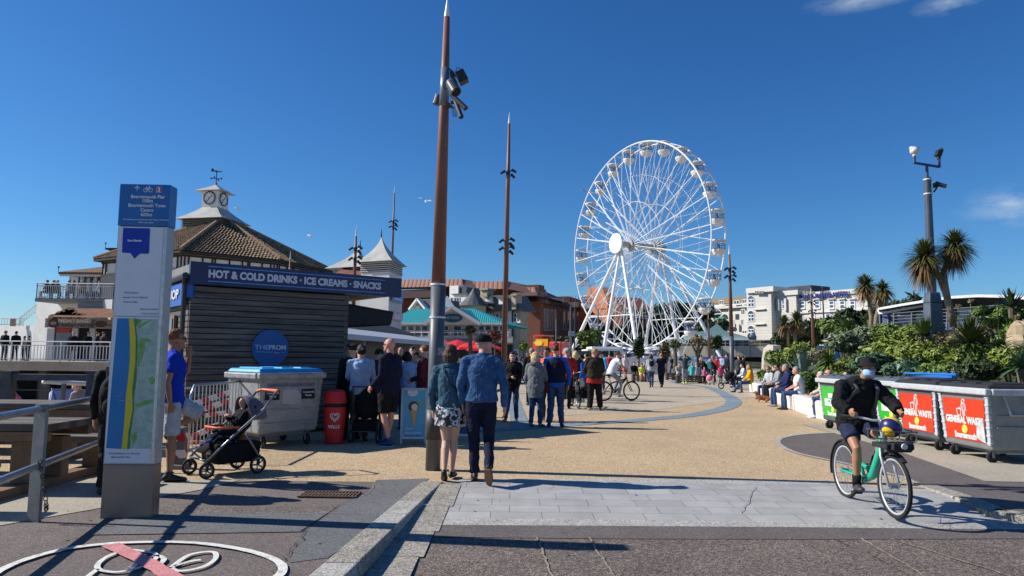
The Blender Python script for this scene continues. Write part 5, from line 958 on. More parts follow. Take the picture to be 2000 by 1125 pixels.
# ---- wayfinding totem ----
FLp, FRp, BRp = G(195, 1013), G(290, 1018), G(305, 1005); tf = Fac(195, 7, 290, 7); FRp = FLp + Vector((.468, .02, 0)); tf.a = FLp; tf.b = FRp; tf.d = (FRp - FLp).normalized(); tf.n = Vector((tf.d.y, -tf.d.x, 0))
TWd = (FRp - FLp).length; TD = .16; TZt = tf.at(290, 360).z
to = thing('wayfinding_totem', 'tall slab map totem with steel base and blue cap reading pier and town centre', 'sign', FLp)
def tbox(s0, s1, b0_, b1_, z0, z1, name, mat, par=None, bevel=0): c = FLp + tf.d * (s0 + s1) / 2 - tf.n * (b0_ + b1_) / 2; mb = MB(); mb.box((c.x, c.y, (z0 + z1) / 2), (s1 - s0, b1_ - b0_, z1 - z0), rot=Matrix((tf.d, -tf.n, Vector((0, 0, 1)))).transposed()); return mb.build(name, mat, par or to, W=True, bevel=bevel)
def tz(py): return tf.at(265, py).z
STL = M('brushed_steel', (.22, .2, .19), rough=.38, metal=.75, var=.1, vs=3, bump=.06, bs=90)
tbox(0, TWd, 0, TD, 0, tz(908), 'steel_base', STL, bevel=.004); zc_ = tz(441)
tbox(0, TWd + .0, .002, TD - .002, tz(908) + .004, zc_ - .006, 'body', M('totem_body', (.36, .37, .38), rough=.4, metal=.3, var=.06))
tbox(-.006, TWd + .006, -.006, TD + .006, zc_, TZt, 'blue_cap', M('totem_blue', (.012, .12, .38), rough=.4, var=.06, coat=.2), bevel=.006)
pn_ = tbox(.012, TWd - .035, -.006, .002, tz(617), zc_ - .012, 'upper_panel', M('panel_white', (.62, .66, .72), rough=.3, var=.03)); mp_ = tbox(.012, TWd - .035, -.006, .002, tz(904), tz(619), 'map_panel', M('panel_white', (.62, .66, .72)))
tbox(TWd - .03, TWd, -.012, .0, tz(904), zc_ - .012, 'edge_strip', M('strip_alu', (.5, .5, .5), rough=.3, metal=.6, var=.2, vs=20))
WTX = M('text_white', (.75, .78, .85), rough=.5); GTX = M('text_grey', (.2, .24, .32), rough=.5)
mx_ = .47 * TWd
def ttext(s_, px, py, size, mat, width=None, bold=0, par=None): q = tf.at(px, py, .010); return text(s_, size, mat, par or to, q, tf.d, (0, 0, 1), ext=.0015, width=width, bold=bold)
def twid(x0, x1, py): return (tf.at(x1, py) - tf.at(x0, py)).length
cap_ = to.children[2]
for s_, px, py, x0, x1 in (('Bournemouth Pier', 289, 384.5, 256, 322), ('100m', 288, 392.5, 278, 298), ('Bournemouth Town', 287, 401.5, 251, 323), ('Centre', 287, 410.5, 274, 299), ('600m', 286, 419.5, 275, 297)): ttext(s_, px, py, .048, WTX, width=twid(x0, x1, py), bold=.0006)
ttext('No cycling permitted July and August between', 285, 429, .02, WTX, width=twid(241, 329, 429)); ttext('10am and 6pm', 285, 434.5, .02, WTX, width=twid(271, 300, 434))
mb = MB(); a = tf.at(268, 372, .009); b = tf.at(268, 363, .009); mb.bar(a, b, .006, .003, upv=tf.n); c = tf.at(263.5, 367.5, .009); d = tf.at(272.5, 368, .009); mb.bar(c, b, .006, .003, upv=tf.n); mb.bar(d, b, .006, .003, upv=tf.n); mb.build('arrow', WTX, to, W=True)
mb = MB()
for px in (284.5, 294): mb.ring(tf.at(px, 371, .009), tf.n, .019, .0025, 20, 4)
pts = {k: tf.at(*v, .009) for k, v in dict(r=(284.5, 371), b=(288.5, 371), s=(287, 366.5), h=(292, 366.2), f=(294, 371), g=(291.3, 363.6), g2=(293.4, 363.4), d=(286.3, 364.6)).items()}
for a, b in ('rb', 'rs', 'sb', 'sh', 'bh', 'hf', 'hg'): mb.bar(pts[a], pts[b], .004, .003, upv=tf.n)
mb.bar(pts['g'], pts['g2'], .004, .003, upv=tf.n); mb.bar(pts['s'], pts['d'], .004, .003, upv=tf.n); mb.build('bicycle_symbol', WTX, to, W=True)
c = tf.at(310.5, 370.5, .009); mb = MB(); mb.box(c, (.053, .004, .053), rot=Matrix((tf.d, -tf.n, Vector((0, 0, 1)))).transposed()); mb.build('route_border', WTX, to, W=True)
c = tf.at(310.5, 370.5, .0115); mb = MB(); mb.box(c, (.047, .004, .047), rot=Matrix((tf.d, -tf.n, Vector((0, 0, 1)))).transposed()); rbx = mb.build('route_badge', M('badge_red', (.35, .01, .04), rough=.5), to, W=True); text('2', .05, WTX, rbx, tf.at(310.5, 370.5, .0145), tf.d, (0, 0, 1), ext=.001, bold=.002)
tf.poly(to, 'speech_bubble', M('bubble_blue', (.0, .03, .36), rough=.4, var=.04), [(241, 445), (292, 446), (292.5, 448), (290.5, 494), (289, 495.5), (273, 495.5), (262, 505), (255, 494.5), (239, 493.5), (238, 492), (240.5, 446.5)], .011, .005)
ttext('East Beach', 263, 470, .026, WTX, width=twid(250, 277, 470), bold=.0008).location += tf.n * .003
for s_, px, py, w0 in (('West Beach', 256, 572, 28), ('Sandy Cove Beach', 264, 581, 48), ('West Cliff', 254, 590, 28), ('Bournemouth', 291, 604, 34), ('Town Centre', 292, 613, 33), ('Southbourne Beach', 243, 886, 60), ('Boscombe Pier', 236, 893, 38)): ttext(s_, px, py, .02, GTX, width=twid(px - w0 / 2, px + w0 / 2, py), par=pn_)
def mappoly(name, mat, pts, off): return tf.poly(mp_, name, mat, pts, off, .003)
MAPX = lambda x, py: x
LAND = M('map_land', (.3, .42, .4), rough=.4, var=.22, vs=9, cvar=(.34, .46, .36)); LAND.node_tree.nodes['Noise Texture'].inputs['Scale'].default_value = 14
mappoly('map_land', LAND, [(229, 622), (320, 624), (317, 700), (307, 877), (207, 875)], .0095)
mappoly('map_sea', M('map_sea', (.0, .17, .43), rough=.35, var=.05), [(229, 622), (252, 622), (254, 690), (246, 775), (237, 877), (207, 875)], .0115)
mappoly('map_beach', M('map_beach', (.62, .5, .02), rough=.4, var=.05), [(252, 622), (261, 622), (265, 660), (264, 710), (258, 760), (259, 800), (251, 840), (248, 877), (237, 877), (242, 840), (245, 790), (246, 770), (253, 720), (254, 670)], .0135)
mappoly('map_cliff', M('map_green', (.05, .2, .05), rough=.4, var=.3, vs=20), [(261, 622), (270, 623), (264.5, 640), (268, 660), (266, 740), (261, 780), (261, 800), (254, 850), (253, 877), (248, 877), (252, 840), (259, 800), (258, 760), (264, 710), (265, 660)], .0135)
MG = M('map_park', (.16, .36, .1), rough=.4, var=.3, vs=22)
for pl in ([(270, 625), (278, 624), (270, 634), (298, 624), (272, 641), (267, 638)], [(268, 668), (275, 660), (290, 661), (296, 668), (284, 668), (278, 700), (270, 718), (268, 700)], [(262, 790), (280, 783), (304, 778), (304, 784), (282, 792), (268, 796)], [(256, 850), (266, 842), (268, 856), (260, 868)], [(290, 740), (298, 735), (304, 745), (296, 752)]): mappoly('map_park', MG, pl, .0115)
mb = MB(); rnd = random.Random(3)
for k in range(46):
    x = rnd.uniform(272, 312); y = rnd.uniform(640, 870); a = rnd.uniform(0, 3.1); x -= (y - 640) * .035; l = rnd.uniform(4, 14); p, q = tf.at(x, y, .0105), tf.at(min(316 - (y - 620) * .035, x + l * math.cos(a)), y + l * .8 * math.sin(a), .0105); mb.bar(p, q, .0025, .002, upv=tf.n)
mb.build('map_roads', M('map_road', (.5, .58, .66), rough=.4), mp_, W=True)
mb = MB()
for a, b in (((232, 782), (262, 782.5)), ((228, 775), (240, 767))): mb.bar(tf.at(*a, .0135), tf.at(*b, .0135), .004, .002, upv=tf.n)
mb.build('map_pier', M('map_pier', (.35, .35, .4)), mp_, W=True)
# ---- railing at the beach edge ----
rl = thing('tubular_railing', 'galvanised two tube railing on flat steel posts beside the picnic tables', 'railing', (-4.3, 6.6, 0)); RX = lambda y: -4.07 - (y - 5.7) * .26
for z in (1.02, .5): mb = MB(); mb.tube([(RX(y), y, z) for y in (-1.0, 2, 5, 6.7, 9.6)], .032, 12); mb.build('rail_tube', CHROME, rl, W=True, smooth=True)
for y in (.4, 3.55, 6.7, 9.5): mb = MB(); mb.box((RX(y), y, .5), (.13, .035, 1.02), rz=-.25); mb.tube([(RX(y) , y, 1.0), (RX(y), y, 1.06)], .052, 12); mb.build('post', M('galv_post', (.16, .17, .18), rough=.5, metal=.4, var=.2, vs=8, grime=.3), rl, W=True)
mb = MB()
for i in range(12): t = i / 11; p = Vector((RX(6.7) + .07 + .08 * t + .03 * math.sin(t * 3), 6.62, .55 - .42 * t - .1 * math.sin(t * 3.1))); mb.ring(p, (1, 0, 0) if i % 2 else (0, 1, 0), .02, .005, 8, 4)
ch = mb.build('hanging_chain', M('chain_rust', (.05, .035, .03), rough=.7, metal=.3), None); tag(ch, 'short rusty chain hanging from the near railing post', 'chain')
# ---- picnic tables of heavy timber ----
OAK = M('oak_raw', (.21, .125, .068), rough=.85, var=.3, vs=3, bump=.4, bs=12, grime=.4); OAKG = wavemat('oak_grey_top', (.15, .125, .1), (.075, .06, .048), .9, 'Y', rough=.85, dist=1.4, bump=.5, var=.3, sharp=(.2, .8))
def picnic(label, x0, x1, y0, y1, z=.76, seats=((-.85, -.45), (1.25, 1.65))):
    t = thing('picnic_table', label, 'picnic table', ((x0 + x1) / 2, (y0 + y1) / 2, 0), group='heavy timber picnic tables'); n = 4; dy = (y1 - y0) / n
    for i in range(n): mb = MB(); mb.box(((x0 + x1) / 2, y0 + dy * (i + .5), z - .04), (x1 - x0 - .01 * i, dy - .012, .08)); mb.build('top_plank', OAKG, t, W=True, bevel=.006)
    mb = MB(); mb.box(((x0 + x1) / 2, y0 + .05, z - .14), (x1 - x0 - .06, .07, .1)); mb.box(((x0 + x1) / 2, y1 - .05, z - .14), (x1 - x0 - .06, .07, .1)); mb.build('apron', OAK, t, W=True, bevel=.006)
    for x in (x0 + .5, x1 - .35):
        for y in (y0 + .18, y1 - .18): mb = MB(); mb.box((x, y, (z - .19) / 2 + .05), (.26, .16, z - .3)); mb.build('leg', OAK, t, W=True, bevel=.01)
        mb = MB(); mb.box((x, (y0 + y1) / 2, .055), (.2, (y1 - y0) + 1.2, .1)); mb.build('foot_rail', OAK, t, W=True, bevel=.01)
    for s0, s1 in seats:
        mb = MB(); mb.box(((x0 + x1) / 2, y0 + (s0 + s1) / 2, .45), (x1 - x0 + .05, s1 - s0, .08)); mb.build('bench_seat', OAKG, t, W=True, bevel=.01)
        for x in (x0 + .5, x1 - .25): mb = MB(); mb.box((x, y0 + (s0 + s1) / 2, .255), (.32, .2, .3)); mb.build('bench_block', OAK, t, W=True, bevel=.01)
    return t
picnic('heavy timber picnic table nearest, seen behind the railing post', -7.6, -5.0, 7.9, 8.75, seats=((-1.15, -.75), (1.25, 1.6)))
picnic('heavy timber picnic table standing farther back by the beach fence', -9.3, -6.1, 10.9, 11.8, seats=((-.75, -.4), (1.25, 1.6)))
# ---- beach fence with handrail ----
bf = thing('timber_fence', 'grey timber post and wire fence along the beach behind the tables', 'fence', (-9, 13, 0)); TG = M('timber_grey', (.1, .1, .105), rough=.85, var=.3, vs=5)
for px in (-60, 16, 182): p = Vector((Xat(px, 760, 12.6), 12.6, 0)); zt = ZY(727, 12.6, px); mb = MB(); mb.box((p.x, p.y, zt / 2), (.17, .17, zt)); mb.box((p.x, p.y, zt + .012), (.22, .22, .03)); mb.build('post', TG, bf, W=True, bevel=.006)
for py, r in ((737, 0), (762, .006), (783, .006)):
    a, b = Vector((Xat(-90, py, 12.6), 12.6, ZY(py, 12.6, 100))), Vector((Xat(240, py, 12.6), 12.6, ZY(py, 12.6, 100))); mb = MB()
    if r: mb.tube([a, b], r, 5); mb.build('wire', GREYM, bf, W=True)
    else: mb.bar(a, b, .1, .11); mb.build('top_rail', TG, bf, W=True, bevel=.006)
hr = thing('ramp_handrail', 'sunlit pale metal ramp handrail on grey posts behind the timber fence', 'railing', (-9, 13.6, 0)); mb = MB(); a, b = P(84, 745, 13.8), P(172, 750, 14.6); c = P(300, 755, 16); mb.tube([a, b, c], .045, 8); mb.tube([a + Vector((0, 0, -.5)), b + Vector((0, 0, -.5)), c + Vector((0, 0, -.5))], .03, 8); mb.build('rail', STEELW, hr, W=True, smooth=True)
for i, (px, w_) in enumerate(((88, .14), (125, .05), (200, .05))): p = P(px, 745 + px * .03, 13.9); mb = MB(); mb.box((p.x, 13.9, p.z / 2), (w_, .08, p.z)); mb.build('post', TG if i == 0 else GREYM, hr, W=True)
# ---- wheeled waste containers ----
BG = M('bin_grey', (.085, .1, .115), rough=.5, var=.12, vs=4, grime=.3); BGP = M('bin_galvanised', (.24, .25, .25), rough=.45, metal=.35, var=.18, vs=5, grime=.45); BRIM = M('bin_rim', (.46, .49, .5), rough=.5, var=.12, vs=8, grime=.4); BLK = M('rubber_black', (.02, .02, .022), rough=.8)
def container(name, label, loc, rz, L, W_, H, body, lid, group=None, cat='bin', rim=BRIM, lidh=.1, lift=.2, taper=.9):
    t = thing(name, label, cat, loc, rz, group)
    mb = MB(); bh = H - lift - .1; z0 = lift
    mb.box((0, W_ / 2, z0 + bh / 2), (L * taper, W_ * taper, bh), top=1 / taper); bd = mb.build('body', body, t, bevel=.03)
    for x in (-L / 2 * .93, L / 2 * .93):
        mb = MB(); cr_ = lambda k: Vector((x * (taper + (1 - taper) * (k / 7)), W_ / 2 - W_ / 2 * (taper + (1 - taper) * k / 7), z0 + .1 + k * bh / 7.5)); mb.bar(cr_(-.3), cr_(6.4), .075, .035, upv=(0, 1, 0))
        for k in range(7): mb.box(cr_(k), (.09, .05, .035))
        mb.build('corner_rib', rim, t, bevel=.01)
    mb = MB(); zr_ = z0 + bh
    mb.box((0, -.02, zr_ + .01), (L + .06, .1, .1)); mb.box((0, W_ + .02, zr_ + .01), (L + .06, .1, .1)); mb.box((-L / 2, W_ / 2, zr_ + .008), (.1, W_ - .06, .1)); mb.box((L / 2, W_ / 2, zr_ + .008), (.1, W_ - .06, .1)); mb.build('rim', rim, t, bevel=.02)
    mb = MB(); mb.box((0, W_ / 2, zr_ + .06 + lidh / 2), (L + .02, W_ + .04, lidh), top=.93, topy=.9); ld = mb.build('lid', lid, t, bevel=.02)
    mb = MB()
    for k in range(3): mb.box(((k - 1) * L * .3, W_ / 2, zr_ + .06 + lidh + .008), (L * .2, W_ * .75, .025), top=.9)
    mb.build('lid_rib', lid, ld, bevel=.008)
    for sx in (-1, 1):
        for y in (.14, W_ - .14):
            x = sx * (L / 2 * taper - .13); w2 = bpy.data.objects.new('castor', None); col.objects.link(w2); w2.parent = t
            mb = MB(); mb.ring((x, y, .095), (1, 0, 0), .068, .027, 16, 8); mb.disc((x, y, .095), (1, 0, 0), .065, .03, 14); mb.build('tyre', BLK, w2)
            mb = MB(); mb.box((x, y, lift - .01), (.1, .1, .015)); mb.bar((x - .032, y, .095), (x - .032, y, lift), .006, .04, upv=(0, 1, 0)); mb.bar((x + .032, y, .095), (x + .032, y, lift), .006, .04, upv=(0, 1, 0)); mb.disc((x, y, .095), (1, 0, 0), .02, .075, 10); mb.build('fork', GREYM, w2)
    mb = MB(); mb.box((0, W_ / 2, lift - .02), (L * .78, W_ * .7, .06)); mb.build('chassis', GREYM, t)
    return t
def binsticker(t, L, H, colr, words, lift=.2, sub=None, key='red'):
    w_ = L * .82; h = H - lift - .26; z0 = lift + .1; tilt = .055; y0 = .03
    def pt(x, z, off=.0): k = (z - lift) / (H - lift); return Vector((x * (.9 + .1 * k), .05 - .05 * k - .006 - off, z))
    mb = MB(); vs = [pt(-w_ / 2, z0), pt(w_ / 2, z0), pt(w_ / 2, z0 + h), pt(-w_ / 2, z0 + h)]; mb.prism(vs, (0, -.004, 0)); s_ = mb.build('sticker', M('sticker_' + key, colr, rough=.35, var=.1, vs=5, grime=.25, coat=.3), t)
    wh_ = M('sticker_print', (.78, .78, .76), rough=.4); up_ = (pt(0, 1) - pt(0, .5)).normalized()
    def tx(s2, z, size, width, **k): return text(s2, size, wh_, s_, pt(0, z, .007), (1, 0, 0), up_, ext=.001, width=width, W=False, **k)
    if key == 'red':
        tx('GENERAL WASTE', z0 + h * .47, .15, w_ * .88, bold=.006)
        mb = MB(); q = lambda x, z: pt(x, z0 + h * z, .008)
        mb.ring(q(.02, .93), (0, -1, 0), .033, .008, 14, 4)
        for a, b in ((-.03, .86, -.045, .7), (.07, .86, .085, .7), (-.03, .87, .07, .87), (-.005, .85, -.005, .58), (.045, .85, .045, .58), (.02, .72, .02, .58), (-.17, .74, -.15, .58), (-.05, .7, -.07, .58), (-.17, .74, -.06, .74), (-.15, .58, -.07, .58), (-.045, .7, -.1, .78)) and [((p[0], p[1]), (p[2], p[3])) for p in ((-.03, .86, -.045, .7), (.07, .86, .085, .7), (-.03, .87, .07, .87), (-.005, .85, -.005, .58), (.045, .85, .045, .58), (.02, .72, .02, .58), (-.17, .74, -.15, .58), (-.05, .7, -.07, .58), (-.17, .74, -.06, .74), (-.15, .58, -.07, .58), (-.045, .7, -.1, .78))]: mb.bar(q(*a), q(*b), .012, .003, upv=(0, 1, 0))
        mb.build('litter_symbol', wh_, s_)
    else:
        tx('RECYCLING', z0 + h * .5, .14, w_ * .7, bold=.006); mb = MB(); mb.box(pt(0, z0 + h * .385, .008), (w_ * .7, .003, .05)); mb.build('print_bar', wh_, s_); mb = MB()
        for k, (x, hh, r) in enumerate(((-.16, .13, .028), (-.08, .2, .026), (.0, .16, .035), (.09, .19, .026), (.17, .12, .03))): b = pt(x, z0 + h * .62, .008); mb.box(b + Vector((0, 0, hh / 2)), (r * 2, .003, hh)); mb.box(b + Vector((0, 0, hh + .03)), (r * .8, .003, .06))
        mb.build('bottle_symbols', wh_, s_)
    mb = MB(); mb.disc(pt(0, z0 + h * .26, .008), (0, -1, 0), .07, .004, 24); sun_ = mb.build('yellow_roundel', M('sticker_yellow', (.85, .62, .03), rough=.4), s_); mb = MB(); mb.ring(pt(0, z0 + h * .26, .012), (0, -1, 0), .04, .004, 16, 4); mb.build('roundel_ring', wh_, sun_)
    tx('Bournemouth', z0 + h * .1, .13, w_ * .5, bold=.004)
    return s_
for i, (X, Y, L, col_, key, lab) in enumerate(((7.2, 10.9, 1.3, (.62, .04, .01), 'red', 'nearest red stickered grey waste container, its sticker torn at one corner'), (7.24, 12.32, 1.3, (.62, .04, .01), 'red', 'red stickered waste container second from the right edge'), (7.55, 13.8, 1.25, (.03, .42, .03), 'green', 'green stickered container mostly hidden by the cyclist'), (7.0, 15.15, 1.3, (.03, .42, .03), 'green', 'green stickered recycling container farthest left in the row'))):
    t = container('waste_container', lab, (X, Y + L / 2, 0), R(-90), L, 1.05, 1.17, BG if i else BGP, [BLK, BLK, BG, BG][i], group='wheeled waste containers in a row', lidh=.06); binsticker(t, L, 1.11, col_, '', key=key)
    if i == 0:
        s_ = t.children[-1]; mb = MB(); mb.prism([Vector((.3, .018, .36)), Vector((.5, .03, .3)), Vector((.49, .012, .62)), Vector((.4, .01, .68)), Vector((.33, .014, .55))], (0, -.012, 0)); mb.build('torn_patch', M('torn_paper', (.5, .5, .5), rough=.7, var=.4, vs=12), s_)
    mb = MB()
    for s in (-1, 1): mb.tube([(L / 2 * 1.0 + .03, .2 if s < 0 else .85, 1.02), (L / 2 * .98 + .07, .28 if s < 0 else .77, .75)], .014, 6)
    mb.tube([(L / 2 + .04, .28, .74), (L / 2 + .04, .77, .74)], .014, 6); mb.build('side_handle', CHROME, t)
    mb = MB()
    for z in (.55, .72): mb.box((L / 2 * .965, .52, z), (.03, .8, .02))
    mb.build('side_rib', BG if i else BGP, t)
bl = thing('blue_lid_bar', 'blue plastic lid rail lying open on the red container', 'lid', (7.5, 13.2, 1.22)); mb = MB(); mb.tube([(0, .55, .08), (.1, -.9, .09)], .022, 8); mb.build('bar', M('lid_blue', (.02, .15, .5), rough=.4), bl); mb = MB(); mb.box((.1, -.2, .05), (.12, 1.3, .04)); mb.build('flange', M('lid_blue', (.02, .15, .5)), bl)
# old silver dumpster with blue lid
DA = R(50); dl = G(500, 880); DL = 1.22; dc = dl + Vector((math.cos(DA), math.sin(DA), 0)) * (DL / 2)
dmp = container('dumpster', 'battered silver dumpster with bright blue lid against the kiosk', dc, DA, DL, 1.0, 1.27, M('dumpster_silver', (.3, .31, .31), rough=.55, metal=.2, var=.3, vs=4, grime=.75, bump=.15, bs=8), M('lid_cyan', (.02, .3, .62), rough=.35, var=.08), rim=M('dumpster_rim', (.3, .31, .3), rough=.5, metal=.3, var=.3, grime=.5), lidh=.07, lift=.24)
BT = M('stencil_blue', (.08, .1, .3)); text('BOURNEMOUTH BOROUGH COUNCIL', .085, BT, dmp, (0, -.012, 1.02), (1, 0, 0), (0, 0, 1), ext=.002, width=.9, W=False)
for x in (-.35, .33):
    mb = MB(); mb.box((x, .012, .87), (.26, .012, .17)); s_ = mb.build('black_label', DARK, dmp); text('Commercial', .05, SW, s_, (x, .002, .9), (1, 0, 0), (0, 0, 1), ext=.001, width=.22, W=False, bold=.001); text('Waste', .05, SW, s_, (x, .002, .845), (1, 0, 0), (0, 0, 1), ext=.001, width=.13, W=False, bold=.001)
mb = MB(); mb.prism([Vector((-.17, .008, .72)), Vector((.2, .01, .7)), Vector((.19, .004, .86)), Vector((.1, .002, .95)), Vector((-.17, .002, .95))], (0, .02, 0)); mb.build('paper_scrap', M('paper_grey', (.42, .42, .41), rough=.8), dmp)
mb = MB()
for z in (.4, .62): mb.box((0, .03, z), (1.1, .035, .025))
mb.build('pressed_rib', MATS['dumpster_rim'], dmp, bevel=.006)
# red litter bin with heart logo
wb = thing('litter_bin', 'tall red litter bin with white heart logo beside the dumpster', 'bin', G(652, 866)); RD_ = M('bin_red', (.6, .02, .02), rough=.4, var=.08)
mb = MB(); mb.tube([(0, 0, 0), (0, 0, .04), (0, 0, .62), (0, 0, .63)], [.15, .165, .19, .19], 24); mb.build('body', RD_, wb, smooth=False); mb = MB(); mb.tube([(0, 0, .63), (0, 0, .70)], [.185, .18], 24); mb.build('opening', DARK, wb); mb = MB(); mb.tube([(0, 0, .70), (0, 0, .74), (0, 0, .9), (0, 0, .93)], [.2, .2, .165, .12], 24); mb.build('hood', RD_, wb)
def cyl(ang, z, r): return Vector((math.sin(ang) * r, -math.cos(ang) * r, z))
mb = MB()
for sc_, wd in ((1, .012), (.6, .011)):
    pr = None
    for k in range(33):
        a = 2 * math.pi * k / 32 if sc_ == 1 else -.3 + 5.4 * k / 32; hx = 16 * math.sin(a) ** 3 / 17; hz_ = (13 * math.cos(a) - 5 * math.cos(2 * a) - 2 * math.cos(3 * a) - math.cos(4 * a)) / 17; q = cyl(.25 + hx * .45 * sc_, .47 + hz_ * .085 * sc_, .187)
        if pr is not None: mb.bar(pr, q, wd, .006, upv=(q.x, q.y, 0))
        pr = q
mb.build('heart_logo', WTX, wb)
for i, chx in enumerate('WALLS'): a = .25 + (i - 2) * .2; text(chx, .075, WTX, wb, cyl(a, .3, .179), (math.cos(a), math.sin(a), 0), (0, 0, 1), ext=.002, W=False, bold=.002, name='logo_letter')
# crowd barriers and striped planks
cbr = thing('crowd_barrier', 'galvanised crowd barrier with upright bars left of the dumpster', 'barrier', G(370, 900)); ba, bb_ = G(366, 905) , G(478, 868)
mb = MB(); u = Vector((0, 0, 1)); dd = (bb_ - ba).normalized(); L_ = (bb_ - ba).length
mb.tube([ba + u * .15, ba + u * .95, ba + dd * .1 + u * 1.08, bb_ - dd * .1 + u * 1.08, bb_ + u * .95, bb_ + u * .15], .02, 8); mb.tube([ba + u * .18, bb_ + u * .18], .018, 8); mb.build('frame', CHROME, cbr, W=True, smooth=True)
mb = MB()
for i in range(1, 17): p = ba.lerp(bb_, i / 17); mb.tube([p + u * .18, p + u * 1.08], .008, 5)
mb.build('bars', CHROME, cbr, W=True)
for p in (ba, bb_): mb = MB(); nn = Vector((dd.y, -dd.x, 0)); mb.tube([p - nn * .28, p - nn * .05 + u * .17, p + nn * .05 + u * .17, p + nn * .28], .016, 6); mb.build('foot', CHROME, cbr, W=True)
STR = M('red_white_stripes', (.6, .6, .6), rough=.5)
nt_ = STR.node_tree; bs2_ = nt_.nodes['Principled BSDF']; tc_ = N(nt_, 'TexCoord'); wv_ = N(nt_, 'TexWave', bands_direction='DIAGONAL'); wv_.inputs['Scale'].default_value = 1.6; rp_ = N(nt_, 'ValToRGB'); rp_.color_ramp.interpolation = 'CONSTANT'; rp_.color_ramp.elements[0].color = (.55, .02, .03, 1); rp_.color_ramp.elements[1].position = .5; rp_.color_ramp.elements[1].color = (.72, .7, .68, 1)
nt_.links.new(tc_.outputs['Object'], wv_.inputs[0]); nt_.links.new(wv_.outputs['Fac'], rp_.inputs[0]); nt_.links.new(rp_.outputs[0], bs2_.inputs['Base Color'])
for i, (a, b, Y) in enumerate((((375, 790), (470, 760), 12.2), ((388, 803), (480, 772), 12.3), ((400, 812), (480, 800), 12.4), ((362, 860), (430, 828), 12.1), ((365, 868), (440, 862), 12.3))):
    mb = MB(); mb.bar(P(*a, Y), P(*b, Y + .3), .03, .09 if i != 2 else .07); o = mb.build('striped_plank', STR, None); tag(o, ['upper striped plank behind the crowd barrier, leaning highest', 'second striped plank leaning just beneath the highest one', 'nearly level striped plank behind the middle of the barrier', 'low slanting striped plank at the barrier foot', 'lowest striped plank lying nearly flat'][i], 'plank', 'red and white striped planks')
sp = thing('striped_bollard', 'short grey plastic bollard with red and white bands beside the shorts man', 'bollard', G(350, 915)); mb = MB(); mb.box((0, 0, .03), (.24, .22, .06)); mb.box((0, 0, .3), (.15, .12, .5)); mb.build('post', M('bollard_grey', (.16, .15, .14), rough=.6, var=.2), sp, bevel=.015)
for z in (.2, .42): mb = MB(); mb.box((0, -.003, z), (.153, .122, .11)); mb.build('striped_band', STR, sp)
sign_ = thing('leaning_rail', 'grey pipe end of a barrier leg beside the striped bollard', 'barrier', G(345, 880)); mb = MB(); mb.tube([(-.2, .2, 0), (-.2, .2, .9), (-.15, .2, .98), (.1, .25, .98)], .022, 8); mb.build('tube', CHROME, sign_, smooth=True); mb = MB(); mb.box((-.2, .2, .02), (.3, .06, .03)); mb.build('foot', CHROME, sign_)
# ---- A-boards ----
def aboard(label, loc, rz, W_, H, face, name='pavement_sign'):
    t = thing(name, label, 'sign', loc, rz)
    for s in (1, -1):
        ang = .17 * s; q = Matrix.Rotation(-ang, 3, 'X'); par = None
        mb = MB()
        for x in (-W_ / 2, W_ / 2): mb.box(q @ Vector((x, 0, -H / 2)) + Vector((0, 0, H)), (.035, .03, H), rot=q)
        for z in (-.02, -H + .1): mb.box(q @ Vector((0, 0, z)) + Vector((0, 0, H)), (W_, .03, .04), rot=q)
        mb.build('frame', M('board_frame', (.42, .45, .48), rough=.4, metal=.4), t); mb = MB(); mb.box(q @ Vector((0, 0, -H / 2 + .04)) + Vector((0, 0, H)), (W_ - .03, .012, H - .13), rot=q); pn2 = mb.build('poster', face, t)
        if s > 0: fr_ = (q, pn2)
    return t, fr_
ib, (iq, ip) = aboard('white framed pavement sign with a large ice cream cone poster', G(807, 866), R(8), .42, .96, M('poster_cyan', (.12, .38, .52), rough=.4, var=.12, vs=3))
def bp_(x, z, off): return iq @ Vector((x, -.008 - off, z - .96)) + Vector((0, 0, .96))
iu = (bp_(0, 1, 0) - bp_(0, 0, 0)); inrm = iq @ Vector((0, -1, 0))
mb = MB(); mb.prism([bp_(-.05, .58, .003), bp_(0, .24, .003), bp_(.06, .58, .003)], inrm * .004); mb.build('cone', M('cone_tan', (.6, .35, .12), rough=.6, var=.2, vs=40), ip)
mb = MB(); mb.disc(bp_(-.01, .64, .004), inrm, .09, .004, 20); mb.build('chocolate_scoop', M('choc', (.12, .04, .02), rough=.4), ip); mb = MB(); mb.disc(bp_(.01, .63, .008), inrm, .055, .004, 16, ry=.06); mb.build('vanilla_scoop', M('vanilla', (.75, .65, .5), rough=.5), ip)
mb = MB(); mb.disc(bp_(-.03, .88, .003), inrm, .09, .004, 20, ry=.06); lg = mb.build('logo_oval', WTX, ip); text('NEW', .04, GTX, lg, bp_(-.03, .9, .007), (1, 0, 0), iu, ext=.001, W=False); text('FLAVOUR', .035, GTX, lg, bp_(-.03, .86, .007), (1, 0, 0), iu, ext=.001, W=False)
mb = MB(); mb.disc(bp_(.1, .7, .003), inrm, .03, .004, 12); mb.build('green_badge', M('badge_green', (.3, .5, .05)), ip); text('choose', .05, WTX, ip, bp_(-.07, .26, .005), (1, 0, 0), iu, ext=.001, W=False)
for z, w_ in ((.19, .3), (.165, .26)): mb = MB(); mb.box(bp_(0, z, .003), (w_, .003, .006)); mb.build('small_print', WTX, ip)
mb = MB(); mb.box(bp_(0, .11, .003), (.3, .004, .07), rot=iq); mb.build('footer_panel', M('footer_blue', (.02, .18, .4)), ip)
nb, (nq, np2) = aboard('dark blue pavement sign half hidden behind the mast and woman', G(902, 860), R(-12), .46, .8, M('poster_navy', (.03, .06, .14), rough=.4, var=.2), name='pavement_sign')
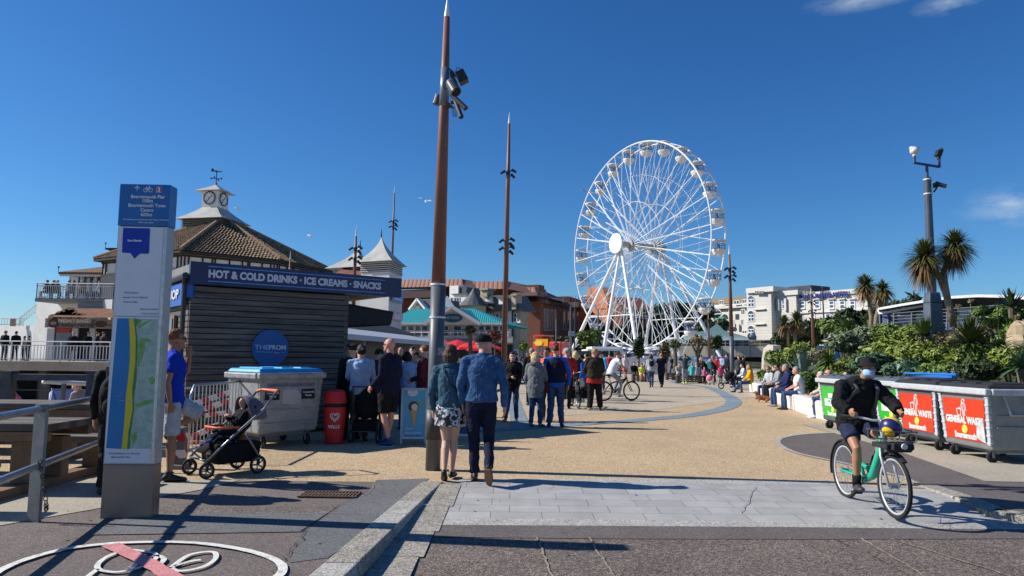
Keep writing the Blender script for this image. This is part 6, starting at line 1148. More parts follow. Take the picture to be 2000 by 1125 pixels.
# ---- concrete seat blocks ----
SEATC = M('seat_concrete', (.66, .63, .57), rough=.75, var=.08, vs=2, grime=.2)
bpts = [(6.6 + 1.6, 17.6), (8.25, 19.0), (8.75, 21.6), (9.35, 24.4), (10.0, 27.4), (10.7, 30.6), (11.5, 34.0)]
seats = []
for i in range(len(bpts) - 1):
    a, b = Vector((*bpts[i], 0)), Vector((*bpts[i + 1], 0)); d = (b - a); L_ = d.length - .12; d.normalize(); n_ = Vector((d.y, -d.x, 0)); n_ = n_ if n_.x < 0 else -n_
    t = thing('concrete_bench', ['white concrete seat block nearest the green container', 'white concrete seat block under the white shirt man', 'white concrete seat block behind the navy sweater man', 'white concrete seat block by the small brown dog', 'white concrete seat block right of the yellow coat', 'white concrete seat block under the yellow coat'][i], 'seat', a, group='white concrete seat blocks in a curve'); seats.append((a, d, n_))
    c = a + d * (L_ / 2 + .06); prof = [(.02, 0), (.0, .42), (.02, .46), (.08, .48), (.55, .47), (.6, .0)]
    mb = MB(); mb.prism([a + d * .06 + n_ * (.3 - x) + Vector((0, 0, z)) for x, z in prof], d * L_); mb.build('block', SEATC, t, W=True, bevel=.02)
    mb = MB(); mb.prism([a + d * (L_ + .05) + n_ * .25 + Vector((0, 0, .01)), a + d * (L_ + .1) + n_ * .25 + Vector((0, 0, .01)), a + d * (L_ + .1) + n_ * .25 + Vector((0, 0, .45)), a + d * (L_ + .05) + n_ * .25 + Vector((0, 0, .45))], -n_ * .4); mb.build('joint_plate', GREYM, t, W=True)
# benches on the far plaza
BW = wavemat('bench_slats', (.2, .13, .1), (.03, .02, .02), 3.2, 'Z', rough=.7, sharp=(.2, .4)); BWD = M('bench_dark', (.04, .035, .035), rough=.6)
for i, (px0, px1, Y, lab) in enumerate(((1320, 1370, 44, 'slatted bench behind the jogger in yellow shoes'), (1234, 1262, 46, 'slatted bench where the yellow vest sits'), (1300, 1318, 50, 'dark slatted seat left of the jogger'))):
    x0, x1 = Xat(px0, 735, Y), Xat(px1, 735, Y); t = thing('slatted_bench', lab, 'bench', ((x0 + x1) / 2, Y, 0), group='dark slatted benches on the far plaza'); w_ = x1 - x0
    mb = MB()
    for k in range(4): mb.box((0, -.2 + k * .14, .45), (w_, .11, .05))
    mb.build('seat', BW, t); mb = MB()
    for k in range(3): mb.box((0, -.28, .12 + k * .12), (w_, .04, .09))
    mb.build('front_slats', BW, t)
    for sx in (-1, 1): mb = MB(); mb.box((sx * (w_ / 2 - .1), 0, .21), (.16, .5, .42)); mb.build('end_block', BWD, t)
# beach things
tn2 = thing('beach_shelter', 'pale blue pop up beach shelter beyond the timber fence', 'tent', P(95, 790, 15.5)); p0 = P(55, 783, 15.5); p1 = P(122, 784, 15.5); ap = P(103, 759, 15.9); z0 = 0
mb = MB(); A_, B_ = Vector((p0.x, 15.5, 0)), Vector((p1.x + .1, 15.5, 0)); apz = ap.z
mb.add([(A_.x, 15.5, 0), (B_.x, 15.5, 0), (B_.x, 17.2, 0), (A_.x, 17.2, 0), (ap.x, 15.9, apz), (ap.x + .15, 16.9, apz * .92), (p0.x + .5, 15.45, .42)], [(0, 1, 4, 6), (1, 2, 5, 4), (2, 3, 5), (3, 0, 6, 4, 5)]); mb.build('canopy', M('tent_blue', (.42, .48, .68), rough=.6, var=.1), tn2, W=True)
mb = MB(); mb.tube([(A_.x, 15.45, .02), (p0.x + .5, 15.42, .44), (ap.x, 15.87, apz + .01), (B_.x, 15.47, .02)], .012, 5); mb.build('hoop', M('tent_pole', (.1, .12, .3)), tn2, W=True)
bg_ = thing('beach_bag', 'dark beach bag with pale towels heaped on the sand', 'bag', P(55, 780, 15)); mb = MB(); c_ = P(52, 775, 15); mb.ball((c_.x, 15, .25), (.35, .25, .28), 12, 8); mb.build('bag', DARK, bg_, W=True, smooth=True); mb = MB(); mb.ball((c_.x + .45, 14.9, .18), (.3, .22, .2), 12, 8); mb.build('towel', M('towel_pale', (.6, .5, .5), rough=.9, var=.3, vs=12), bg_, W=True, smooth=True)
# ================================================================ VEGETATION
LG_D = leafmat('leaf_dark', (.016, .032, .01), (.06, .09, .025)); LG_M = leafmat('leaf_mid', (.05, .09, .016), (.21, .29, .055)); LG_Y = leafmat('leaf_lime', (.075, .12, .016), (.31, .37, .06)); LG_G = leafmat('leaf_grey', (.07, .1, .05), (.24, .29, .15)); LG_B = leafmat('leaf_bluegreen', (.03, .07, .03), (.1, .19, .1)); LG_R = leafmat('leaf_rust', (.09, .03, .015), (.25, .09, .04)); LG_T = leafmat('leaf_tan', (.12, .1, .05), (.33, .26, .13)); BARK = M('bark', (.12, .095, .07), rough=.95, var=.35, vs=6, bump=.6, bs=14); BARKP = M('bark_pale', (.25, .19, .13), rough=.95, var=.35, vs=6, bump=.6, bs=14); LG_C = leafmat('cordyline_leaf', (.035, .05, .015), (.16, .17, .05)); LG_CB = leafmat('cordyline_dead', (.08, .05, .02), (.3, .19, .08)); LG_AG = leafmat('agave_leaf', (.08, .13, .12), (.2, .27, .25))
def leafs(mb, c, r, n, size, rnd, up_=.3, shell=.55, elong=1.6, hang=0):
    """n small leaf faces spread through an uneven ellipsoid"""
    c = Vector(c); sd = rnd.random() * 50
    for _ in range(n):
        d = Vector((rnd.gauss(0, 1), rnd.gauss(0, 1), rnd.gauss(0, 1))).normalized(); k = (shell + (1 - shell) * rnd.random()) ** .8
        k *= .78 + .42 * noise.noise(d * 2.1 + Vector((sd, 0, 0))) + .2 * noise.noise(d * 5.3 + Vector((0, sd, 0)))
        p = c + Vector((d.x * r[0], d.y * r[1], d.z * r[2])) * k
        nn = (d + Vector((rnd.gauss(0, .6), rnd.gauss(0, .6), rnd.gauss(0, .6) + up_))).normalized(); t = nn.orthogonal().normalized(); t = (t * math.cos(rnd.random() * 6.3) + nn.cross(t) * math.sin(rnd.random() * 6.3)); b = nn.cross(t)
        s = size * rnd.uniform(.6, 1.4); t = t * s * elong; b = b * s * .5; mb.add([p - t, p + b, p + t - Vector((0, 0, hang * s)), p - b], [(0, 1, 2, 3)])
def swords(mb, c, n, L, wd, rnd, droop=.5, elev=(-.5, 1.4), seg=3, back=0):
    c = Vector(c)
    for _ in range(n):
        a = rnd.random() * 6.283; e = rnd.uniform(*elev); l = L * rnd.uniform(.7, 1.1); d = Vector((math.cos(a) * math.cos(e), math.sin(a) * math.cos(e), math.sin(e))); s = Vector((-math.sin(a), math.cos(a), 0)) * wd / 2; o = len(mb.v); w0 = rnd.uniform(.8, 1.2)
        for k in range(seg + 1):
            t = k / seg; p = c + d * l * t + Vector((0, 0, -droop * l * t * t * (1 - .3 * max(0, math.sin(e))))); ww = (math.sin(math.pi * min(.97, t * .8 + .22))) * w0 if k < seg else .05; mb.v += [p + s * ww, p - s * ww]
        for k in range(seg): mb.f.append((o + 2 * k, o + 2 * k + 1, o + 2 * k + 3, o + 2 * k + 2)); mb.m.append(mb.mi)
def tree(label, px, base_py, top_py, Y, wpx, mat=LG_D, n=2600, size=.3, name='tree', group=None, trunk=.25, flat=.5, seed=1, bz=None, blobs=6, cat='tree'):
    rnd = random.Random(seed); X = Xat(px, base_py, Y); z0 = max(0, ZY(base_py, Y, px)) if bz is None else bz; z1 = ZY(top_py, Y, px); t = thing(name, label, cat, (X, Y, z0), group=group); H = z1 - z0; wd = wpx / 1400 * Y
    mb = MB(); mb.tube([(0, 0, -.4), (.1, 0, H * .3), (-.05, .1, H * .7)], [trunk, trunk * .75, trunk * .3], 8)
    for k in range(6): a = k * 1.1; mb.tube([(0, 0, H * (.25 + .06 * k)), (math.cos(a) * wd * .15, math.sin(a) * wd * .15, H * (.45 + .05 * k)), (math.cos(a) * wd * .32, math.sin(a) * wd * .3, H * (.6 + .04 * k))], [trunk * .4, trunk * .25, trunk * .08], 6)
    mb.build('trunk', BARK, t); mb = MB()
    for k in range(blobs): a = k * 2.4 + rnd.random(); rr = wd * (.12 + .2 * rnd.random()); zz = H * (.42 + .4 * (k + .5) / blobs); leafs(mb, (math.cos(a) * rr, math.sin(a) * rr * .8, zz), (wd * .28, wd * .26, H * .2), n // blobs, size, rnd, shell=.45)
    leafs(mb, (0, 0, H * .6), (wd * .42, wd * .38, H * .38), n // 3, size, rnd, shell=.3); mb.nonorm = 1; mb.build('crown', mat, t); return t
# dark trees behind the wheel
for i, (px, tp, Y, w_, lab) in enumerate(((1195, 636, 132, 85, 'low dark tree behind the ticket booth, left of the others'), (1245, 612, 138, 110, 'dark tree between the two left wheel legs'), (1296, 584, 138, 120, 'tallest dark evergreen behind the wheel hub legs'), (1345, 590, 140, 110, 'dark evergreen right of the tallest one'), (1388, 622, 134, 80, 'lower dark tree beside the teal pavilion roof'), (1265, 640, 134, 70, 'small dark tree low behind the marquee'))): tree(lab, px, 690, tp, Y, w_, LG_D, 3400, .42, seed=i + 3, group='dark trees behind the wheel', trunk=.5)
tree('sunlit bushy tree left of the ticket booth', 1150, 700, 640, 80, 50, LG_M, 2400, .2, seed=20); tree('small dark green tree beside the booth mast', 1246, 716, 655, 62, 22, LG_D, 900, .14, seed=21, trunk=.1); tree('brownish leafed tree by the marquee', 1300, 720, 665, 60, 22, leafmat('leaf_brown', (.05, .035, .02), (.13, .09, .04)), 700, .12, seed=22, trunk=.12)
tree('wide dark shrub tree below the conference hall', 1085, 705, 655, 100, 70, LG_D, 1800, .3, seed=23, trunk=.2); tree('leafy bank tree at the foot of the slim mast', 1395, 690, 655, 75, 28, LG_D, 900, .2, seed=24, trunk=.1)
HM = [(1530, 600, 640, 95, 60, 'dark spreading tree left under the hotel wing'), (1580, 600, 618, 93, 70, 'dark pine like tree before the hotel centre'), (1618, 600, 612, 92, 60, 'dark tree at the foot of the flagpole'), (1652, 600, 592, 90, 56, 'spiky dark pine right of the flagpole'), (1690, 600, 596, 90, 60, 'dark pine under the twin cordylines'), (1735, 600, 578, 88, 60, 'dark tree behind the curved roof, left part'), (1778, 600, 566, 86, 52, 'rounded dark treetop just above the curved roof'), (1712, 600, 588, 84, 50, 'dark tree between the cordyline trunks')]
for i, (px, _, tp, Y, w_, lab) in enumerate(HM): tree(lab, px, 672, tp, Y, w_, LG_D if i % 3 else leafmat('leaf_pine', (.02, .04, .015), (.09, .12, .05)), 2000, .26, seed=i + 40, group='dark trees below the hotel', trunk=.3, bz=1.5)
# potted palm like trees along the far plaza
for i, (px, bp2, tp, Y, w_, mat, lab) in enumerate(((917, 700, 632, 40, 30, LG_C, 'small palm in front of the turquoise roof'), (1318, 722, 660, 50, 34, LG_C, 'scruffy palm with dark trunk left of the jogger'), (1363, 722, 650, 50, 36, LG_T, 'dry brown topped palm right of the jogger'), (1022, 705, 666, 46, 22, LG_Y, 'small bright green tree by the white van'), (965, 705, 642, 36, 30, LG_R, 'rust leafed shrub tree wrapped round the brown mast'), (1087, 705, 668, 56, 12, LG_T, 'tiny brown topped palm in front of the bus'), (793, 690, 655, 36, 12, LG_C, 'little green plant behind the cafe roof'), (962, 712, 675, 40, 34, LG_R, 'reddish shrub behind the capped man'))):
    X = Xat(px, 700, Y); zt = ZY(tp, Y, px); t = thing('planter_tree', lab, 'tree', (X, Y, 0)); rnd = random.Random(i + 70); wd = w_ / 1400 * Y; mb = MB(); mb.tube([(0, 0, 0), (.05, 0, zt * .5), (0, 0, zt - wd * .4)], [.16, .13, .11] if i < 3 else [.06, .05, .03], 7)
    if i in (2,): [mb.tube([(0, 0, zt * .5), (s * .4, 0, zt * .75), (s * .6, 0, zt * .85)], [.1, .06, .03], 6) for s in (-1, 1)]
    mb.build('trunk', BARK, t); mb = MB(); mb.nonorm = 1
    if i in (0, 1, 2, 5): swords(mb, (0, 0, zt - wd * .4), 130, wd * .55, .07, rnd, droop=.35, elev=(-.6, 1.3)); leafs(mb, (0, 0, zt - wd * .35), (wd * .5, wd * .5, wd * .22), 260, .07, rnd)
    else: leafs(mb, (0, 0, zt - wd * .45), (wd * .5, wd * .45, wd * .5), 520, .07, rnd, shell=.3)
    mb.build('crown', mat, t)
# cordylines
def cordy(label, trunk_pts, heads, Y, r, wdl, seed, dead=True, dens=1, rt_=.1):
    t = thing('cordyline_tree', label, 'palm tree', P(*trunk_pts[0][0], Y)); rnd = random.Random(seed)
    mb = MB()
    for tp in trunk_pts: mb.tube([P(x, y, Y + random.Random(k).uniform(-.1, .1)) for k, (x, y) in enumerate(tp)], [rt_ * (1 - .35 * k / len(tp)) for k in range(len(tp))], 8)
    mb.build('trunk', BARKP, t, W=True, smooth=True)
    for hx, hy, rr in heads:
        c = P(hx, hy, Y); mb = MB(); mb.nonorm = 1; swords(mb, c, int(230 * dens), rr, wdl, rnd, droop=.38, elev=(-.35, 1.5)); mb.build('leaf_crown', LG_C, t, W=True)
        if dead: mb = MB(); mb.nonorm = 1; swords(mb, c - Vector((rr * .05, 0, rr * .1)), int(150 * dens), rr * .95, wdl, rnd, droop=.45, elev=(-1.3, .1)); mb.build('dead_skirt', LG_CB, t, W=True)
cordy('big two headed cordyline in front of the camera column', [[(1862, 636), (1855, 600), (1846, 570), (1832, 535), (1815, 508)], [(1853, 598), (1846, 560), (1843, 530), (1864, 482)]], [(1806, 501, .8), (1865, 479, .7)], 21, .8, .036, 5, rt_=.105, dens=2.2)
cordy('tall slim cordyline, left of the two beside the curved roof', [[(1700, 665), (1702, 620), (1697, 580), (1691, 555)]], [(1690, 556, 1.0)], 46, 1, .1, 8, rt_=.16)
cordy('tall slim cordyline, right of the two beside the curved roof', [[(1708, 665), (1712, 620), (1722, 580), (1724, 562)]], [(1724, 566, .92)], 45, 1, .1, 9, rt_=.16)
cordy('bushy cordyline in front of the hotel centre', [[(1556, 690), (1552, 655), (1546, 640), (1556, 622)]], [(1556, 624, .95), (1532, 630, .8)], 52, 1, .1, 10, rt_=.12)
# the planted slope: a soil bank, ground cover and shrubs one by one
def sx0(y): return 8.75 + max(0, y - 18.5) * .22
def bankz(x, y):
    """the slope rises to the right and away"""
    u = (x - sx0(y)); return max(0, min(1, u / 10)) ** .8 * 3.1 * min(1, max(0, (y - 9) / 5)) if u > 0 else 0
mb = MB(); nx, ny = 40, 30; vs = []
for j in range(ny + 1):
    for i in range(nx + 1):
        y = 10.5 + j * .95; x = sx0(y) + i * .62; vs.append((x, y, bankz(x, y) - .02 + .1 * noise.noise(Vector((x, y, 0)))))
mb.add(vs, [(j * (nx + 1) + i, j * (nx + 1) + i + 1, (j + 1) * (nx + 1) + i + 1, (j + 1) * (nx + 1) + i) for j in range(ny) for i in range(nx)]); tag(mb.build('planted_bank', SOIL, smooth=True), kind='structure')
rnd = random.Random(11); mb = MB(); mb.nonorm = 1
for _ in range(26000):
    y = rnd.uniform(12, 34); x = sx0(y) + .1 + rnd.random() ** .8 * 14; z = bankz(x, y); h = .12 + .16 * abs(noise.noise(Vector((x * .9, y * .9, 3)))); p = Vector((x, y, z + h * rnd.random() * 1.6)); d = Vector((rnd.gauss(-.3, .6), rnd.gauss(-.4, .6), rnd.uniform(.2, 1))).normalized(); s = Vector((d.y, -d.x, 0)).normalized() * .03; l = rnd.uniform(.08, .2); mb.add([p - s, p + d * l * .5 + s * .5, p + d * l, p + s], [(0, 1, 2, 3)])
o = mb.build('ground_cover', LG_M); tag(o, 'low leafy ground cover spread over the planted slope', 'ground cover', kind='stuff')
KIND = dict(lime=(LG_Y, 'lime green leafy shrub'), grey=(LG_G, 'grey green feathery shrub'), mid=(LG_M, 'mid green shrub'), blue=(LG_B, 'blue green shrub'), dark=(LG_D, 'dark green shrub'), tan=(LG_T, 'dry tan shrub'))
def shrub(px, py, Y, rpx, hpx, kind, where, n=1500, size=.055, seed=0):
    mat, nm = KIND[kind]; c = P(px, py, Y); rx = rpx / 1400 * Y; rz_ = hpx / 1400 * Y; zb = bankz(c.x, c.y); t = thing('shrub', nm + ' ' + where, 'shrub', (c.x, c.y, zb), group='shrubs on the planted slope'); rd2 = random.Random(seed); mb = MB(); cz = c.z - zb
    for k in range(5): a = k * 1.3; mb.tube([(0, 0, -.05), (math.cos(a) * rx * .3, math.sin(a) * rx * .25, max(.1, cz * .6)), (math.cos(a) * rx * .5, math.sin(a) * rx * .4, max(.2, cz + rz_ * .3))], [.03, .02, .008], 5)
    mb.build('stem', BARK, t); mb = MB(); mb.nonorm = 1; leafs(mb, (0, 0, cz), (rx, rx * .8, rz_), n, size, rd2, shell=.35, up_=.5)
    for k in range(3): a = k * 2.1 + rd2.random(); leafs(mb, (math.cos(a) * rx * .55, math.sin(a) * rx * .4, cz + rz_ * rd2.uniform(-.2, .45)), (rx * .5, rx * .45, rz_ * .5), n // 3, size, rd2, shell=.35, up_=.6)
    mb.build('foliage', mat, t); return t
SH = [(1650, 668, 30, 42, 26, 'grey', 'high behind the seats, left end'), (1700, 655, 31, 44, 24, 'grey', 'below the twin cordylines'), (1625, 640, 44, 30, 22, 'mid', 'below the blue mural end'), (1740, 650, 28, 40, 24, 'mid', 'left of the camera column'), (1785, 652, 26, 42, 22, 'lime', 'at the foot of the camera column'), (1730, 685, 24, 50, 30, 'lime', 'above the black bucket hat'), (1790, 690, 23, 52, 30, 'lime', 'right of the bucket hat'), (1840, 665, 24, 46, 26, 'tan', 'beneath the cordyline trunk'), (1860, 700, 20, 52, 30, 'lime', 'above the blue lid rail'), (1700, 712, 21, 40, 26, 'blue', 'behind the cyclist shoulder'), (1770, 722, 18, 46, 26, 'blue', 'above the red containers, left'), (1840, 725, 17, 46, 24, 'mid', 'above the red containers, middle'), (1910, 725, 15.5, 48, 26, 'dark', 'above the nearest container'), (1920, 690, 18, 50, 32, 'mid', 'under the dark spiky clump'), (1975, 705, 15.5, 44, 30, 'lime', 'by the right edge of the photo'), (1990, 660, 18, 46, 34, 'mid', 'at right edge above the pale rock'), (1900, 655, 22, 50, 28, 'tan', 'full of dry stalks near the right'), (1600, 700, 30, 30, 22, 'tan', 'between the arch and the agave'), (1520, 700, 46, 26, 20, 'mid', 'in front of the concrete arch end'), (1560, 690, 40, 34, 26, 'lime', 'left above the agave'), (1660, 715, 25, 34, 22, 'lime', 'behind the hidden bench sitters'), (1575, 745, 23, 26, 20, 'mid', 'low behind the white shirt sitter'), (1535, 725, 32, 26, 18, 'dark', 'behind the navy sweater man'), (1950, 620, 24, 50, 26, 'mid', 'under the big aloe on the skyline'), (2030, 625, 20, 60, 36, 'mid', 'beyond the right end of the slope'), (2040, 700, 14.5, 50, 40, 'dark', 'filling the right edge'), (1640, 740, 19.5, 30, 16, 'mid', 'behind the green container'), (1500, 735, 35, 20, 12, 'mid', 'low behind the grey cardigan sitters')]
for i, (px, py, Y, r_, h_, k_, wh2) in enumerate(SH): shrub(px, py, Y, r_, h_, k_, wh2, n=int(1700 + 800 * (20 / Y)), size=.0019 * Y + .009, seed=100 + i)
def spiky(name, label, px, py, Y, rr, wdl, n, mat, seed, elev=(.1, 1.5), droop=.5, cat='plant', seg=4):
    c = P(px, py, Y); t = thing(name, label, cat, c); rd2 = random.Random(seed); mb = MB(); mb.tube([c - Vector((0, 0, rr * .5)), c], [.07, .09], 7); mb.build('stump', BARK, t, W=True); mb = MB(); mb.nonorm = 1; swords(mb, c, n, rr, wdl, rd2, droop=droop, elev=elev, seg=seg); mb.build('leaves', mat, t, W=True)
spiky('agave', 'blue grey agave with stiff sword leaves behind the sitters', 1566, 742, 25, 1.15, .14, 26, LG_AG, 1, elev=(.5, 1.5), droop=.05)
spiky('spiky_palm', 'bright green fountain shaped dracaena above the white shirt man', 1618, 712, 24, .85, .055, 170, LG_M, 2, elev=(-.1, 1.5), droop=.55)
spiky('spiky_palm', 'dark fan palm clump high at the right of the slope', 1895, 672, 18, .95, .045, 260, leafmat('leaf_olive', (.03, .045, .012), (.12, .15, .035)), 3, elev=(0, 1.5), droop=.25)
spiky('spiky_palm', 'upright green yucca clump right of the camera column foot', 1805, 655, 24, .8, .05, 150, LG_M, 4, elev=(.2, 1.5), droop=.2)
spiky('aloe_plant', 'large aloe silhouetted on the skyline at the right edge', 1975, 600, 20, .62, .09, 46, LG_D, 5, elev=(.1, 1.5), droop=.1)
spiky('spiky_palm', 'narrow leaved clump in front of the curved roof wall', 1655, 642, 36, 1.0, .07, 150, LG_M, 6, elev=(0, 1.5), droop=.6)
spiky('spiky_palm', 'strap leaved clump at the right edge of the photo above the lids', 1995, 720, 14, .6, .05, 120, LG_B, 7, elev=(.1, 1.4), droop=.5)
for i, (px, py, Y) in enumerate(((1872, 598, 22), (1896, 588, 22), (1922, 600, 21), (1950, 592, 20.5), (1868, 612, 21), (1985, 620, 19))):
    c = P(px, py, Y); t = thing('seed_head', ['pale round seed head left of the cordyline foot', 'tall pale seed head against the curved roof edge', 'yellow green seed head mid way along the roof', 'seed head leaning beside the aloe', 'low orange tinged seed head by the cordyline foot', 'seed head below the aloe at the right'][i], 'flower', c, group='seed heads standing above the shrubs'); mb = MB(); mb.tube([c - Vector((.05, 0, .8)), c], .012, 5); mb.build('stalk', LG_M, t, W=True); mb = MB(); mb.nonorm = 1; leafs(mb, c, (.13, .13, .09), 90, .02, random.Random(i), shell=.2); mb.build('umbel', LG_T if i != 2 else LG_Y, t, W=True)
rk = thing('sandstone_rock', 'pale sandstone rock among shrubs at the right edge', 'rock', P(1992, 640, 17.5)); mb = MB(); mb.ball(P(1994, 641, 17.5) - Vector((0, 0, .42)), (.36, .36, .58), 12, 9, fn=lambda v: v * (1 + .3 * noise.noise(v * 5))); mb.build('rock', M('sandstone', (.42, .32, .2), rough=.9, var=.2, bump=.5), rk, W=True)
# gulls
GW = M('gull_white', (.7, .7, .7), rough=.7); GGm = M('gull_grey', (.2, .21, .23), rough=.7)
for i, (px, py, Y, s, rz, lab) in enumerate(((832, 393, 30, .55, .3, 'gull flying close to the thick mast'), (605, 461, 40, .6, 1.2, 'gull flying above the pavilion roof slope'), (1143, 373, 60, .7, -.5, 'dark gull beside the left rim of the wheel'), (463, 408, 45, .6, 1.5, 'white gull perching in the air beside the clock turret'))):
    t = thing('gull', lab, 'bird', P(px, py, Y), rz, group='gulls in the sky'); t.rotation_euler = (.5, .2, rz); mb = MB(); mb.tube([(0, -.28 * s, 0), (0, -.12 * s, .0), (0, .1 * s, .01), (0, .26 * s, -.01), (0, .3 * s, -.02)], [.02 * s, .08 * s, .09 * s, .05 * s, .012], 8)
    for sx in (-1, 1): mb.add([(0, -.1 * s, .03), (sx * .35 * s, -.02 * s, .2 * s), (sx * .8 * s, -.2 * s, .12 * s), (sx * .35 * s, -.2 * s, .18 * s), (0, .12 * s, .03)], [(0, 3, 1, 4), (3, 2, 1)])
    mb.build('body', GGm if i == 2 else GW, t)
# ================================================================ PEOPLE
# joints of a 1.75 m figure facing +Y, right side +X, soles on z=0
def pose(kind='stand', **kw):
    J = dict(pel=(0, 0, .95), wai=(0, -.005, 1.1), che=(0, 0, 1.3), nec=(0, -.015, 1.47), hed=(0, .02, 1.625),
             shR=(.185, -.01, 1.415), shL=(-.185, -.01, 1.415), elR=(.235, -.04, 1.13), elL=(-.235, -.04, 1.13), wrR=(.235, .05, .89), wrL=(-.235, .05, .89),
             hiR=(.09, 0, .92), hiL=(-.09, 0, .92), knR=(.1, .02, .5), knL=(-.1, .02, .5), anR=(.11, -.02, .08), anL=(-.11, -.02, .08), yaw=0, toR=0, toL=0, nod=0)
    if kind == 'walk': J.update(knR=(.09, .16, .52), anR=(.09, .26, .09), knL=(-.09, -.02, .5), anL=(-.09, -.3, .16), toL=-.6, toR=.2, elR=(.235, -.12, 1.13), wrR=(.24, -.12, .88), elL=(-.235, .04, 1.13), wrL=(-.23, .18, .92))
    if kind in ('sit', 'sitlow'):
        z = .5; J.update(pel=(0, 0, z + .03), wai=(0, -.03, z + .18), che=(0, -.01, z + .38), nec=(0, .02, z + .55), hed=(0, .07, z + .70), shR=(.185, .01, z + .5), shL=(-.185, .01, z + .5), elR=(.22, .1, z + .24), elL=(-.22, .1, z + .24), wrR=(.1, .3, z + .15), wrL=(-.1, .3, z + .15),
                 hiR=(.1, .03, z), hiL=(-.1, .03, z), knR=(.12, .45, z + .02), knL=(-.12, .45, z + .02), anR=(.12, .45, .08), anL=(-.12, .42, .08))
    J.update(kw); return {k: (Vector(v) if isinstance(v, tuple) else v) for k, v in J.items()}
HAIRC = dict(brown=(.06, .03, .018), dark=(.015, .011, .01), blond=(.6, .43, .2), grey=(.3, .28, .26), white=(.55, .53, .5), auburn=(.2, .065, .025), fair=(.35, .22, .11))
NEAR = 17
def person(label, loc, rz, H=1.75, J=None, skin=SKIN, top=None, sleeve='long', hem=.86, bottom=None, bkind='trousers', shoes=(.02, .02, .022), hair='short', hc='brown', hat=None, face=False, build=1.0, near=None, group=None, coat=None, shades=False, bare=False, sole=None, collar=False, puffy=0, z=0, under=None, loose=1.0, hood=False, slen=.92):
    loc = Vector(loc); dist = loc.length; near = dist < NEAR if near is None else near; J = J or pose(); s = H / 1.75
    t = thing('person', label, 'person', (loc.x, loc.y, loc.z + z), rz, group)
    for k in J:
        if isinstance(J[k], Vector): J[k] = J[k] * s
    vox = .0075 if dist < 11 else .012 if dist < 22 else .02 if dist < 34 else .03
    sg = 12; B = build
    def V(k): return J[k]
    # --- body: one continuous surface
    mb = MB(); xs = (V('shR') - V('shL')).normalized()
    def torso(m, e, lo=None, k=1.0):
        """stacked ellipses from crotch to neck"""
        pel, wai, che, nec = V('pel'), V('wai'), V('che'), V('nec'); dn = (pel - wai).normalized()
        pts = [pel + dn * (.09 * s), pel, wai, che, che.lerp(nec, .62), nec.lerp(che, .12)]; rr = [(.135, .10), (.168, .118), (.145, .105), (.168, .118), (.15, .095), (.075, .07)]
        if lo: pts[0] = pel + dn * lo * s
        m.tube(pts, [((a * B * k + e) * s, (b * B * k + e) * s) for a, b in rr], 16, side=xs)
        for q in 'RL': m.tube([che.lerp(nec, .86), V('sh' + q).lerp(nec, .45) + Vector((0, 0, .0)), V('sh' + q)], [(.05 + e) * s, (.047 + e * .8) * s, (.04 + e * .6) * s], 10); m.ball(V('sh' + q) + (V('el' + q) - V('sh' + q)) * .04, (.05 * min(B, 1.1) + e * .8) * s, 12, 8)
    torso(mb, -.022)
    mb.tube([V('nec') - (V('hed') - V('nec')) * .2, V('nec').lerp(V('hed'), .75)], [.062 * s, .055 * s], 12)
    hd = V('hed'); hq = Matrix.Rotation(J['yaw'], 3, 'Z') @ Matrix.Rotation(J['nod'], 3, 'X')
    mb.ball(hd + hq @ Vector((0, -.008, .018)) * s, (.076 * s, .094 * s, .098 * s), 18, 12, rot=hq)
    mb.ball(hd + hq @ Vector((0, .028, -.045)) * s, (.058 * s, .062 * s, .07 * s), 14, 10, rot=hq)
    mb.tube([hd + hq @ Vector((0, .078, .02)) * s, hd + hq @ Vector((0, .108, -.022)) * s], [.009 * s, .017 * s], 8); mb.ball(hd + hq @ Vector((0, .082, -.082)) * s, .022 * s, 8, 6)
    for q in (-1, 1): mb.ball(hd + hq @ Vector((q * .077, -.008, -.002)) * s, (.012 * s, .02 * s, .032 * s), 8, 6, rot=hq)
    for q in (-1, 1): mb.tube([hd + hq @ Vector((q * .012, .088, .035)) * s, hd + hq @ Vector((q * .045, .08, .037)) * s], .009 * s, 6)
    mb.tube([hd + hq @ Vector((-.02, .088, -.05)) * s, hd + hq @ Vector((.02, .088, -.05)) * s], .009 * s, 6)
    for q in 'RL':
        sg_ = 1 if q == 'R' else -1; sh, el, wr, hi, kn, an = [V(a + q) for a in ('sh', 'el', 'wr', 'hi', 'kn', 'an')]
        mb.tube([sh, sh.lerp(el, .4), el, el.lerp(wr, .3), wr], [.046 * s * B, .044 * s, .036 * s, .038 * s, .025 * s], 10)
        hand(mb, wr, (wr - el).normalized(), J.get('h' + q), s, sg_, near, J.get('grip' + q, .35))
        mb.tube([hi, hi.lerp(kn, .3), kn, kn.lerp(an, .28), an.lerp(kn, .12), an], [.082 * s * B, .078 * s * B, .05 * s, .056 * s, .034 * s, .034 * s], 12)
    body = mb.build('body', skin, t, rm=vox if dist > 30 else min(vox, .0075 if near else .014))
    # --- hair and hat
    hcol = M('hair_' + hc, HAIRC[hc], rough=.6, var=.3, vs=30, bump=.6, bs=60, spec=.3)
